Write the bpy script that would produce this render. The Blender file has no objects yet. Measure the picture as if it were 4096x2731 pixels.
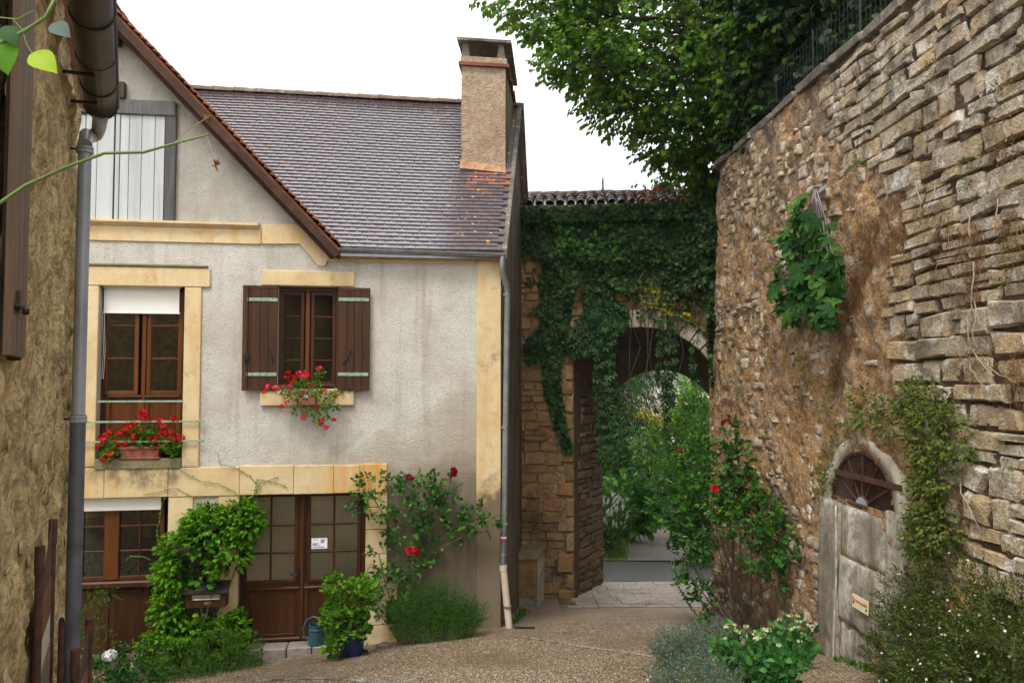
import bpy, bmesh, math, random
import numpy as np
from mathutils import Vector, Matrix

random.seed(7)
RNG = np.random.default_rng(7)
R = math.radians
SC = bpy.context.scene
COL = SC.collection

# ------------------------------------------------------------------ camera
FP = 28.0 / 36.0 * 4096.0            # focal length in pixels of the 4096 px photograph
CAMZ = 3.7
PITCH = math.atan(149.5 / FP)
cam = bpy.data.cameras.new('camera')
cam.sensor_width = 36.0
cam.lens = 28.0
cam.clip_start = 0.05
cam.clip_end = 6000.0
camo = bpy.data.objects.new('camera', cam)
COL.objects.link(camo)
camo.location = (0, 0, CAMZ)
camo.rotation_euler = (R(90) + PITCH, 0, 0)
SC.camera = camo

# ------------------------------------------------------------------ sky, sun, exposure
SUN_EL, SUN_AZ = R(58), R(205)        # azimuth measured clockwise from +Y (the view direction)
w = bpy.data.worlds.new('World')
SC.world = w
w.use_nodes = True
nt = w.node_tree
nt.nodes.clear()
sky = nt.nodes.new('ShaderNodeTexSky')
sky.sky_type = 'NISHITA'
sky.sun_disc = False
sky.sun_elevation = SUN_EL
sky.sun_rotation = SUN_AZ
sky.dust_density = 4.0
sky.air_density = 1.2
hs = nt.nodes.new('ShaderNodeHueSaturation')
hs.inputs['Saturation'].default_value = 0.12
mx = nt.nodes.new('ShaderNodeMix')
mx.data_type = 'RGBA'
mx.inputs[0].default_value = 0.75      # an even deck of cloud over the clear sky
mx.inputs[7].default_value = (9.6, 9.9, 10.2, 1)
bg = nt.nodes.new('ShaderNodeBackground')
bg.inputs['Strength'].default_value = 0.10
wo = nt.nodes.new('ShaderNodeOutputWorld')
nt.links.new(sky.outputs[0], hs.inputs['Color'])
nt.links.new(hs.outputs[0], mx.inputs[6])
nt.links.new(mx.outputs[2], bg.inputs['Color'])
nt.links.new(bg.outputs[0], wo.inputs['Surface'])
sun = bpy.data.lights.new('sun', 'SUN')
sun.energy = 1.5
sun.angle = R(18)
sun.color = (1.0, 0.96, 0.9)
suno = bpy.data.objects.new('sun', sun)
COL.objects.link(suno)
sd = Vector((math.sin(SUN_AZ) * math.cos(SUN_EL), math.cos(SUN_AZ) * math.cos(SUN_EL), math.sin(SUN_EL)))
suno.rotation_euler = sd.to_track_quat('Z', 'Y').to_euler()
suno.location = (0, -5, 30)
SC.view_settings.view_transform = 'Standard'
SC.view_settings.look = 'None'
SC.view_settings.gamma = 1.0
SC.view_settings.use_curve_mapping = False
SC.view_settings.exposure = 1.1
SC.cycles.max_bounces = 8
SC.cycles.transparent_max_bounces = 12
SC.cycles.diffuse_bounces = 2
SC.cycles.use_denoising = True

# ------------------------------------------------------------------ measuring the photograph
cp, sp = math.cos(PITCH), math.sin(PITCH)
CAM = np.array([0, 0, CAMZ])

def ray(x, y):
    u, v = (x - 2048.0) / FP, (1365.5 - y) / FP
    return np.array([u, cp - v * sp, sp + v * cp])

def atY(x, y, Y):
    d = ray(x, y)
    return CAM + d * (Y / d[1])

def hit_plane(x, y, p0, n):
    d = ray(x, y)
    t = np.dot(np.asarray(p0) - CAM, n) / np.dot(d, n)
    return CAM + d * t

# house facade frame: origin at the right-hand corner, e1 along the facade, e2 into the house
TH = R(8.7)
HO = np.array([-0.16, 11.6, 0.0])
HE1 = np.array([math.cos(TH), math.sin(TH), 0])
HE2 = np.array([-math.sin(TH), math.cos(TH), 0])

def fac(x, y, off=0.0):
    p = hit_plane(x, y, HO - HE2 * off, HE2)
    return float(np.dot(p - HO, HE1)), float(p[2])

def hloc(p):
    q = np.asarray(p) - HO
    return np.array([np.dot(q, HE1), np.dot(q, HE2), q[2]])

def hworld(s, yl, z):
    return HO + HE1 * s + HE2 * yl + np.array([0, 0, z])

# gate frame
TG = R(-4.0)
GO = np.array([0.262, 16.1, 0.0])
GE1 = np.array([math.cos(TG), math.sin(TG), 0])
GE2 = np.array([-math.sin(TG), math.cos(TG), 0])

def gat(x, y, off=0.0):
    p = hit_plane(x, y, GO - GE2 * off, GE2)
    return float(np.dot(p - GO, GE1)), float(p[2])

def gworld(s, yl, z):
    return GO + GE1 * s + GE2 * yl + np.array([0, 0, z])

def sstep(a, b, x):
    t = np.clip((np.asarray(x, float) - a) / (b - a), 0, 1)
    return t * t * (3 - 2 * t)

GY = [-300, -12, 0, 7.3, 11.6, 15.3, 18, 24, 60, 400, 4000]
GZ = [3.6, 3.6, 2.21, 0.915, 0.15, -0.61, -0.72, -0.78, -1.0, -1.0, -1.0]

def gz(X, Y):
    X = np.asarray(X, float)
    Y = np.asarray(Y, float)
    z = np.interp(Y, GY, GZ)
    wgt = (1 - sstep(11.8, 15, Y)) * sstep(0, 7, Y)
    return z + 0.117 * np.clip(X + 0.2, -4, 0) * wgt

def gnd(x, y):
    d = ray(x, y)
    t = 2.0
    while t < 200:
        p = CAM + d * t
        if p[2] < float(gz(p[0], p[1])):
            return p
        t += 0.01
    return p

# right-hand wall: plan curve with a batter
WTOP = 7.49
WY0, WY1 = 1.0, 13.85
WR = 1.25

def wall_pt(t, z, off=0.0):
    """t = metres along the wall from WY0 away from the camera; off = metres out of the wall."""
    L = (WY1 - WY0)
    if t <= L:
        Y = WY0 + t
        X = 3.70 + 0.041 * (14 - Y)
        n = np.array([-1.0, -0.041, 0])
    else:
        a = min((t - L) / WR, R(110))
        X0, Y0 = 3.70 + 0.041 * (14 - WY1), WY1
        cx = X0 + WR
        X = cx - WR * math.cos(a)
        Y = Y0 + WR * math.sin(a)
        n = np.array([-math.cos(a), math.sin(a), 0])
    n = n / np.linalg.norm(n)
    o = 0.035 * (WTOP - z) + off
    return np.array([X, Y, z]) + n * o

def on_wall(x, y, off=0.0):
    """photograph pixel -> (t, z) on the straight part of the wall."""
    n = np.array([-1.0, -0.041, 0.035])
    p0 = wall_pt(5.0, WTOP, off)
    p = hit_plane(x, y, p0, n)
    return float(p[1] - WY0), float(p[2])

# left-hand house wall plane
LW = np.array([-3.85, 7.0, 0.0])
LE = np.array([0.483, -1.0, 0]) / math.hypot(0.483, 1.0)      # towards the camera
LN = np.array([1.0, 0.483, 0]) / math.hypot(0.483, 1.0)        # out of the wall

def on_left(x, y, off=0.0):
    p = hit_plane(x, y, LW + LN * off, LN)
    return float(np.dot(p - LW, LE)), float(p[2])

def left_pt(t, z, off=0.0):
    return LW + LE * t + LN * off + np.array([0, 0, z])

# ------------------------------------------------------------------ numpy noise
_tab = RNG.random((64, 64, 64))

def vnoise(P):
    P = np.asarray(P, float)
    i = np.floor(P).astype(int)
    f = P - i
    f = f * f * (3 - 2 * f)
    i0 = i % 64
    i1 = (i + 1) % 64
    def g(a, b, c):
        return _tab[a, b, c]
    x0, y0, z0 = i0.T
    x1, y1, z1 = i1.T
    fx, fy, fz = f.T
    c00 = g(x0, y0, z0) * (1 - fx) + g(x1, y0, z0) * fx
    c10 = g(x0, y1, z0) * (1 - fx) + g(x1, y1, z0) * fx
    c01 = g(x0, y0, z1) * (1 - fx) + g(x1, y0, z1) * fx
    c11 = g(x0, y1, z1) * (1 - fx) + g(x1, y1, z1) * fx
    return (c00 * (1 - fy) + c10 * fy) * (1 - fz) + (c01 * (1 - fy) + c11 * fy) * fz

def fbm(P, octv=4):
    P = np.asarray(P, float)
    s, a, tot = 0, 1.0, 0
    for k in range(octv):
        s = s + a * vnoise(P * (2.03 ** k) + 17.3 * k)
        tot += a
        a *= 0.5
    return s / tot

# ------------------------------------------------------------------ objects
MW = {}

def _mw(o):
    return MW.get(o.name, Matrix.Identity(4)) if o is not None else Matrix.Identity(4)

def tag(o, label=None, cat=None, group=None, kind=None):
    if label: o['label'] = label
    if cat: o['category'] = cat
    if group: o['group'] = group
    if kind: o['kind'] = kind
    return o

def thing(name, label, cat, loc=(0, 0, 0), rotz=0.0, group=None):
    o = bpy.data.objects.new(name, None)
    COL.objects.link(o)
    o.empty_display_size = 0.1
    o.location = tuple(float(v) for v in loc)
    o.rotation_euler = (0, 0, rotz)
    MW[o.name] = Matrix.Translation(o.location) @ Matrix.Rotation(rotz, 4, 'Z')
    return tag(o, label, cat, group)

def mesh_np(name, V, F, mat, smooth=False, rnd=None):
    V = np.ascontiguousarray(V, dtype=np.float32)
    me = bpy.data.meshes.new(name)
    if isinstance(F, np.ndarray):
        k = F.shape[1]
        nf = F.shape[0]
        me.vertices.add(len(V))
        me.vertices.foreach_set('co', V.ravel())
        me.loops.add(nf * k)
        me.loops.foreach_set('vertex_index', np.ascontiguousarray(F, dtype=np.int32).ravel())
        me.polygons.add(nf)
        me.polygons.foreach_set('loop_start', np.arange(0, nf * k, k, dtype=np.int32))
        me.update(calc_edges=True)
    else:
        me.from_pydata(V.tolist(), [], F)
        me.update()
    if smooth:
        me.polygons.foreach_set('use_smooth', np.ones(len(me.polygons), dtype=bool))
    if rnd is not None:
        a = me.attributes.new('rnd', 'FLOAT', 'POINT')
        a.data.foreach_set('value', np.ascontiguousarray(rnd, dtype=np.float32))
    if mat is not None:
        me.materials.append(mat)
    return me

def link(name, me, parent=None, kind=None, label=None, cat=None, group=None):
    o = bpy.data.objects.new(name, me)
    COL.objects.link(o)
    if parent is not None:
        o.parent = parent
        MW[o.name] = _mw(parent)
    tag(o, label, cat, group, kind)
    return o

def obj(name, V, F, mat, parent=None, world=False, smooth=False, rnd=None, **kw):
    V = np.asarray(V, float)
    if world and parent is not None:
        M = np.array(_mw(parent).inverted())
        V = V @ M[:3, :3].T + M[:3, 3]
    return link(name, mesh_np(name, V, F, mat, smooth, rnd), parent, **kw)

class MB:
    """collects simple shapes for ONE mesh"""
    def __init__(self):
        self.V, self.F = [], []
    def add(self, V, F):
        o = len(self.V)
        self.V.extend([tuple(map(float, v)) for v in V])
        self.F.extend([tuple(i + o for i in f) for f in F])
        return self
    def box(self, x0, x1, y0, y1, z0, z1, c=0.0):
        if c <= 0:
            V = [(x, y, z) for x in (x0, x1) for y in (y0, y1) for z in (z0, z1)]
            F = [(0, 1, 3, 2), (4, 6, 7, 5), (0, 4, 5, 1), (2, 3, 7, 6), (0, 2, 6, 4), (1, 5, 7, 3)]
            return self.add(V, F)
        bm = bmesh.new()
        bmesh.ops.create_cube(bm, size=1.0)
        for v in bm.verts:
            v.co = Vector(((x0 + x1) / 2 + v.co.x * (x1 - x0), (y0 + y1) / 2 + v.co.y * (y1 - y0), (z0 + z1) / 2 + v.co.z * (z1 - z0)))
        bmesh.ops.bevel(bm, geom=bm.edges[:], offset=c, segments=1, affect='EDGES')
        bm.verts.index_update()
        self.add([v.co[:] for v in bm.verts], [[v.index for v in f.verts] for f in bm.faces])
        bm.free()
        return self
    def hexa(self, P):
        """eight corners: bottom ring of four, top ring of four"""
        return self.add(P, [(3, 2, 1, 0), (4, 5, 6, 7), (0, 1, 5, 4), (1, 2, 6, 5), (2, 3, 7, 6), (3, 0, 4, 7)])
    def tube(self, pts, rad, n=8, cap=True):
        pts = [np.asarray(p, float) for p in pts]
        if np.isscalar(rad): rad = [rad] * len(pts)
        m = len(pts)
        rings = []
        up = None
        for i in range(m):
            d = pts[min(i + 1, m - 1)] - pts[max(i - 1, 0)]
            d = d / (np.linalg.norm(d) + 1e-9)
            if up is None:
                up = np.array([0, 0, 1.0]) if abs(d[2]) < 0.9 else np.array([0, 1.0, 0])
            a = np.cross(d, up); a /= (np.linalg.norm(a) + 1e-9)
            b = np.cross(a, d)
            up = b
            rings.append([pts[i] + rad[i] * (math.cos(q) * a + math.sin(q) * b) for q in np.linspace(0, 2 * math.pi, n, endpoint=False)])
        V = [v for r_ in rings for v in r_]
        F = []
        for i in range(m - 1):
            for j in range(n):
                F.append((i * n + j, i * n + (j + 1) % n, (i + 1) * n + (j + 1) % n, (i + 1) * n + j))
        if cap:
            F.append(tuple(range(n - 1, -1, -1)))
            F.append(tuple((m - 1) * n + j for j in range(n)))
        return self.add(V, F)
    def lathe(self, prof, c=(0, 0, 0), n=20):
        V, F = [], []
        m = len(prof)
        for (r_, z) in prof:
            for q in np.linspace(0, 2 * math.pi, n, endpoint=False):
                V.append((c[0] + r_ * math.cos(q), c[1] + r_ * math.sin(q), c[2] + z))
        for i in range(m - 1):
            for j in range(n):
                F.append((i * n + j, i * n + (j + 1) % n, (i + 1) * n + (j + 1) % n, (i + 1) * n + j))
        return self.add(V, F)
    def prism(self, poly, y0, y1):
        """polygon in (x, z), anticlockwise seen from -y, extruded from y0 to y1"""
        n = len(poly)
        V = [(p[0], y0, p[1]) for p in poly] + [(p[0], y1, p[1]) for p in poly]
        F = [tuple(range(n)), tuple(range(2 * n - 1, n - 1, -1))]
        for i in range(n):
            j = (i + 1) % n
            F.append((i, i + n, j + n, j))
        return self.add(V, F)
    def build(self, name, mat, parent=None, world=False, smooth=False, **kw):
        return obj(name, np.array(self.V), self.F, mat, parent, world, smooth, **kw)

def auto_smooth(o, deg=40):
    me = o.data
    me.polygons.foreach_set('use_smooth', np.ones(len(me.polygons), dtype=bool))
    bm = bmesh.new(); bm.from_mesh(me)
    for e in bm.edges:
        if len(e.link_faces) == 2 and e.calc_face_angle(0) > R(deg):
            e.smooth = False
    bm.to_mesh(me); bm.free()
    return o

# ------------------------------------------------------------------ leaves
def fan(outline, c=(0, 0.4, 0.05)):
    V = [c] + [(x, y, (z[0] if z else 0.0)) for (x, y, *z) in outline]
    n = len(outline)
    F = [(0, i + 1, (i + 1) % n + 1) for i in range(n)]
    return np.array(V, float), np.array(F)

def ovate(wd=0.28, fold=0.05, droop=0.1):
    V = np.array([(0, 0, 0), (-wd, .28, fold), (-wd * .9, .58, fold * .6), (0, 1, -droop), (wd * .9, .58, fold * .6), (wd, .28, fold), (0, .3, -fold * .4), (0, .62, -fold * .8)])
    F = np.array([(0, 6, 1), (0, 5, 6), (6, 7, 2), (6, 2, 1), (6, 5, 4), (6, 4, 7), (7, 3, 2), (7, 4, 3)])
    return V, F

T_OVATE = ovate()
T_BROAD = ovate(.40, .06, .14)
T_SLIM = ovate(.16, .04, .12)
T_IVY = fan([(0, 0), (.38, -.1), (.3, .18), (.56, .42), (.2, .5), (0, 1, -.08), (-.2, .5), (-.56, .42), (-.3, .18), (-.38, -.1)], (0, .35, .06))
T_NEEDLE = (np.array([(0, 0, 0), (.06, .5, 0.02), (0, 1, 0), (-.06, .5, 0.02)]), np.array([(0, 1, 2), (0, 2, 3)]))
T_GERAN = fan([(0, .1), (.3, -.05), (.42, .12), (.36, .2), (.58, .38), (.42, .48), (.46, .78), (.2, .72), (.0, .98, -.05), (-.2, .72), (-.46, .78), (-.42, .48), (-.58, .38), (-.36, .2), (-.42, .12), (-.3, -.05)], (0, .4, -.06))

def _creeper():
    V, F = [], []
    for a, L in ((-105, .62), (-52, .85), (0, 1.0), (52, .85), (105, .62)):
        q = R(a)
        d = np.array([math.sin(q), math.cos(q), 0]); s = np.array([math.cos(q), -math.sin(q), 0])
        o = len(V)
        V += [d * .06, d * L * .55 + s * .17 + np.array([0, 0, .05]), d * L + np.array([0, 0, -.1]), d * L * .55 - s * .17 + np.array([0, 0, .05]), d * L * .55]
        F += [(o, o + 1, o + 4), (o + 4, o + 1, o + 2), (o + 4, o + 2, o + 3), (o, o + 4, o + 3)]
    return np.array(V), np.array(F)
T_CREEP = _creeper()

def _fig():
    out = [(0, .02)]
    for a, L, wd in ((-112, .52, .17), (-56, .78, .21), (0, 1.0, .23), (56, .78, .21), (112, .52, .17)):
        q = R(a)
        d = np.array([math.sin(q), math.cos(q)]); s = np.array([math.cos(q), -math.sin(q)])
        c0 = np.array([0, .12])
        for f_, wv in ((.42, -.75), (.7, -1.0), (.92, -.7), (1.0, 0), (.92, .7), (.7, 1.0), (.42, .75)):
            p = c0 + d * L * f_ + s * wd * wv
            out.append((p[0], p[1], -.22 * (f_ * L) ** 2 + .03 * abs(wv)))
    return fan(out, (0, .3, .03))
T_FIG = _fig()

def leaves(name, P, A, Nn, size, T, mat, parent=None, rnd=None, kind='stuff', smooth=True, world=True):
    """P positions, A leaf axis, Nn leaf normal (all world), size per leaf -> one joined mesh"""
    P = np.asarray(P, float); A = np.asarray(A, float); Nn = np.asarray(Nn, float)
    n = len(P)
    size = np.broadcast_to(np.asarray(size, float), (n,))
    A = A / (np.linalg.norm(A, axis=1, keepdims=True) + 1e-9)
    Nn = Nn - (Nn * A).sum(1, keepdims=True) * A
    Nn = Nn / (np.linalg.norm(Nn, axis=1, keepdims=True) + 1e-9)
    B = np.cross(A, Nn)
    TV, TF = T
    V = P[:, None, :] + size[:, None, None] * (TV[None, :, 0, None] * B[:, None, :] + TV[None, :, 1, None] * A[:, None, :] + TV[None, :, 2, None] * Nn[:, None, :])
    k = len(TV)
    F = (TF[None, :, :] + (np.arange(n) * k)[:, None, None]).reshape(-1, 3)
    if rnd is None: rnd = RNG.random(n)
    o = obj(name, V.reshape(-1, 3), F.astype(np.int32), mat, parent, world, smooth, np.repeat(rnd, k), kind=kind)
    return o

def rdir(n):
    v = RNG.normal(size=(n, 3))
    return v / np.linalg.norm(v, axis=1, keepdims=True)

def sprigs(P, D, L, k, lsize, T, up=0.5, spread=0.8, jit=0.25, hang=0.0):
    """leaves along short twigs: returns arrays for leaves()"""
    P = np.asarray(P, float); n = len(P)
    D = D / (np.linalg.norm(D, axis=1, keepdims=True) + 1e-9)
    side = np.cross(D, rdir(n)); side /= (np.linalg.norm(side, axis=1, keepdims=True) + 1e-9)
    PP, AA, NN, SS, RR = [], [], [], [], []
    base_r = RNG.random(n)
    L = np.broadcast_to(np.asarray(L, float), (n,))
    for j in range(k):
        f = (j + 0.6) / k
        sg = 1 if j % 2 else -1
        p = P + D * (L * f)[:, None]
        a = D * (0.45 + 0.6 * f) + side * (sg * spread * (1.1 - f)) + rdir(n) * jit
        a[:, 2] -= hang
        nn = np.array([0, 0, 1.0]) * up + rdir(n) * 0.5 + D * 0.2
        PP.append(p); AA.append(a); NN.append(nn)
        SS.append(lsize * (0.7 + 0.5 * RNG.random(n)))
        RR.append(np.clip(base_r * 0.6 + RNG.random(n) * 0.4, 0, 1))
    return np.concatenate(PP), np.concatenate(AA), np.concatenate(NN), np.concatenate(SS), np.concatenate(RR)

def in_blobs(blobs, n, shell=0.55, clump=0.0, cs=3.0):
    """blobs: (centre, (rx, ry, rz)) -> points spread through them, outward directions"""
    vol = np.array([b[1][0] * b[1][1] * b[1][2] for b in blobs]) ** 0.67
    idx = RNG.choice(len(blobs), size=n, p=vol / vol.sum())
    d = rdir(n)
    r_ = RNG.random(n) ** (1.0 / (3 + 6 * shell))
    C_ = np.array([b[0] for b in blobs], float)[idx]
    Rr = np.array([b[1] for b in blobs], float)[idx]
    P = C_ + d * Rr * r_[:, None]
    if clump > 0:
        keep = fbm(P * cs + 5.1, 2) > clump
        P, d = P[keep], d[keep]
    return P, d

def poly_points(poly, n):
    """random points in a pixel polygon"""
    poly = np.asarray(poly, float)
    lo, hi = poly.min(0), poly.max(0)
    out = []
    x1, y1 = poly[:, 0], poly[:, 1]
    x2, y2 = np.roll(x1, -1), np.roll(y1, -1)
    while len(out) < n:
        q = lo + RNG.random((n * 2, 2)) * (hi - lo)
        c = ((y1[None] > q[:, 1, None]) != (y2[None] > q[:, 1, None])) & (q[:, 0, None] < (x2 - x1)[None] * (q[:, 1, None] - y1[None]) / ((y2 - y1)[None] + 1e-9) + x1[None])
        out.extend(q[c.sum(1) % 2 == 1].tolist())
    return np.array(out[:n])
# ------------------------------------------------------------------ materials
class G:
    """tiny helper round one node tree"""
    def __init__(self, name):
        self.m = bpy.data.materials.new(name)
        self.m.use_nodes = True
        self.t = self.m.node_tree
        self.t.nodes.clear()
        self.out = self.t.nodes.new('ShaderNodeOutputMaterial')
        self.b = self.t.nodes.new('ShaderNodeBsdfPrincipled')
        self.t.links.new(self.b.outputs[0], self.out.inputs[0])
        self._pos = None
    def set(self, sock, v):
        if v is None: return
        if hasattr(v, 'is_linked'):
            self.t.links.new(v, sock)
        else:
            if isinstance(v, (tuple, list)) and len(v) == 3 and sock.type == 'RGBA': v = (*v, 1)
            sock.default_value = v
    def pos(self):
        if self._pos is None: self._pos = self.t.nodes.new('ShaderNodeNewGeometry').outputs['Position']
        return self._pos
    def objco(self):
        return self.t.nodes.new('ShaderNodeTexCoord').outputs['Object']
    def map(self, v, scale=(1, 1, 1), loc=(0, 0, 0), rot=(0, 0, 0)):
        n = self.t.nodes.new('ShaderNodeMapping')
        self.set(n.inputs['Vector'], v)
        n.inputs['Scale'].default_value = scale
        n.inputs['Location'].default_value = loc
        n.inputs['Rotation'].default_value = rot
        return n.outputs[0]
    def noise(self, scale, detail=4, rough=.55, vec=None, dist=0.0, col=False):
        n = self.t.nodes.new('ShaderNodeTexNoise')
        self.set(n.inputs['Vector'], vec if vec is not None else self.pos())
        n.inputs['Scale'].default_value = scale
        n.inputs['Detail'].default_value = detail
        n.inputs['Roughness'].default_value = rough
        n.inputs['Distortion'].default_value = dist
        return n.outputs['Color' if col else 'Fac']
    def voro(self, scale, vec=None, feature='F1', out='Distance', rnd=1.0):
        n = self.t.nodes.new('ShaderNodeTexVoronoi')
        n.feature = feature
        self.set(n.inputs['Vector'], vec if vec is not None else self.pos())
        n.inputs['Scale'].default_value = scale
        n.inputs['Randomness'].default_value = rnd
        return n.outputs[out]
    def ramp(self, fac, stops, interp='LINEAR'):
        n = self.t.nodes.new('ShaderNodeValToRGB')
        cr = n.color_ramp
        cr.interpolation = interp
        while len(cr.elements) < len(stops): cr.elements.new(0.5)
        for e, (p, c) in zip(cr.elements, stops):
            e.position = p
            e.color = (c, c, c, 1) if np.isscalar(c) else (*c, 1)
        self.set(n.inputs[0], fac)
        return n.outputs[0]
    def mix(self, fac, a, b, mode='MIX'):
        n = self.t.nodes.new('ShaderNodeMix')
        n.data_type = 'RGBA'
        n.blend_type = mode
        self.set(n.inputs[0], fac); self.set(n.inputs[6], a); self.set(n.inputs[7], b)
        return n.outputs[2]
    def math(self, op, a, b=0.0, clamp=False):
        n = self.t.nodes.new('ShaderNodeMath')
        n.operation = op
        n.use_clamp = clamp
        self.set(n.inputs[0], a); self.set(n.inputs[1], b)
        return n.outputs[0]
    def xyz(self, v):
        n = self.t.nodes.new('ShaderNodeSeparateXYZ')
        self.set(n.inputs[0], v)
        return n.outputs
    def rnd(self):
        a = self.t.nodes.new('ShaderNodeAttribute'); a.attribute_name = 'rnd'
        o = self.t.nodes.new('ShaderNodeObjectInfo')
        return self.math('FRACT', self.math('ADD', a.outputs['Fac'], o.outputs['Random']))
    def attr(self):
        a = self.t.nodes.new('ShaderNodeAttribute'); a.attribute_name = 'rnd'
        return a.outputs['Fac']
    def bump(self, h, strength=.5, dist=.01, nrm=None):
        n = self.t.nodes.new('ShaderNodeBump')
        n.inputs['Strength'].default_value = strength
        n.inputs['Distance'].default_value = dist
        self.set(n.inputs['Height'], h)
        if nrm is not None: self.set(n.inputs['Normal'], nrm)
        return n.outputs[0]
    def done(self, col=None, rough=None, nrm=None, metal=None, spec=None, **kw):
        self.set(self.b.inputs['Base Color'], col)
        self.set(self.b.inputs['Roughness'], rough)
        if nrm is not None: self.set(self.b.inputs['Normal'], nrm)
        self.set(self.b.inputs['Metallic'], metal)
        self.set(self.b.inputs['Specular IOR Level'], spec)
        for k, v in kw.items(): self.set(self.b.inputs[k.replace('_', ' ')], v)
        return self.m

def m_leaf(name, dark, mid, light, rough=.42, trans=.25, spec=.4, tcol=None):
    g = G(name)
    r_ = g.rnd()
    c = g.ramp(r_, [(0, dark), (.55, mid), (1, light)])
    n = g.noise(9, 2)
    c = g.mix(g.math('MULTIPLY', n, .5), c, dark)
    g.done(c, min(.6, rough + .08), spec=spec * .45)
    t = g.t.nodes.new('ShaderNodeBsdfTranslucent')
    g.set(t.inputs[0], g.mix(.5, c, tcol or light))
    ms = g.t.nodes.new('ShaderNodeMixShader')
    ms.inputs[0].default_value = trans
    g.t.links.new(g.b.outputs[0], ms.inputs[1]); g.t.links.new(t.outputs[0], ms.inputs[2])
    g.t.links.new(ms.outputs[0], g.out.inputs[0])
    return g.m

def m_plain(name, col, rough=.6, var=.25, sc=12, metal=0.0, bump=.15, spec=.5):
    g = G(name)
    n = g.noise(sc, 5)
    c = g.mix(g.ramp(n, [(.3, 0), (.75, 1)]), tuple(v * (1 - var) for v in col), tuple(min(1, v * (1 + var)) for v in col))
    return g.done(c, rough, g.bump(g.noise(sc * 4, 3), bump, .004), metal, spec)

def m_wood(name, dark, mid, light, rough=.45, grain=(22, 22, 1.2), bump=.25, wear=None):
    g = G(name)
    co = g.map(g.objco(), grain)
    shift = g.mix(1.0, co, g.noise(1.1, 1, vec=g.objco(), col=True), 'ADD')
    n = g.noise(1.0, 6, .65, vec=shift, dist=.6)
    c = g.ramp(n, [(.28, dark), (.52, mid), (.78, light)])
    c = g.mix(.35, c, g.ramp(g.rnd(), [(0, dark), (1, light)]))
    if wear:
        c = g.mix(g.ramp(g.noise(3.5, 6, .7), [(.52, 0), (.68, .75)]), c, wear)
    return g.done(c, rough + .06, g.bump(n, bump, .004), spec=.28)

def m_stone(name, cols, lich=None, rough=.88, sc=1.0, lmask=(.56, .68), bump=.6, dirt=None, high=False):
    """cols = list of stone colours chosen per stone"""
    g = G(name)
    p = g.pos()
    c = g.ramp(g.rnd(), [(i / max(1, len(cols) - 1), c_) for i, c_ in enumerate(cols)])
    n1 = g.noise(7 * sc, 6, .65)
    c = g.mix(g.ramp(n1, [(.3, .75), (.7, 0)]), c, tuple(v * .45 for v in cols[0]))
    c = g.mix(g.math('MULTIPLY', g.noise(38 * sc, 3), .45), c, tuple(min(1, v * 1.45) for v in cols[-1]))
    if lich:
        c = g.mix(g.ramp(g.noise(4.2 * sc, 7, .72, dist=.4), [(lmask[0], 0), (lmask[1], .85)]), c, lich)
    if dirt:
        c = g.mix(g.ramp(g.noise(1.3 * sc, 6, .7, dist=.5), [(.5, 0), (.68, .8)]), c, dirt)
    if high:
        # grey and black lichen thick on the weather-beaten upper courses
        up_ = g.ramp(g.math('MULTIPLY', g.math('SUBTRACT', g.xyz(p)[2], 3.9), .3), [(0, .12), (.8, 1)])
        c = g.mix(g.math('MULTIPLY', up_, g.ramp(g.noise(2.4, 7, .74, dist=.5), [(.44, 0), (.6, .6)])), c, (.40, .365, .305))
        c = g.mix(g.math('MULTIPLY', up_, g.ramp(g.noise(3.4, 8, .78, vec=g.map(p, loc=(4, 9, 2))), [(.5, 0), (.6, .8)])), c, (.075, .068, .057))
    c = g.mix(g.ramp(g.noise(21 * sc, 6, .75), [(.5, 0), (.64, .55)]), c, tuple(v * .3 for v in cols[0]))
    h = g.math('ADD', g.math('MULTIPLY', g.noise(16 * sc, 6, .7), 1.0), g.math('MULTIPLY', g.voro(45 * sc), .35))
    return g.done(c, rough, g.bump(h, bump, .02), spec=.3)

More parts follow.
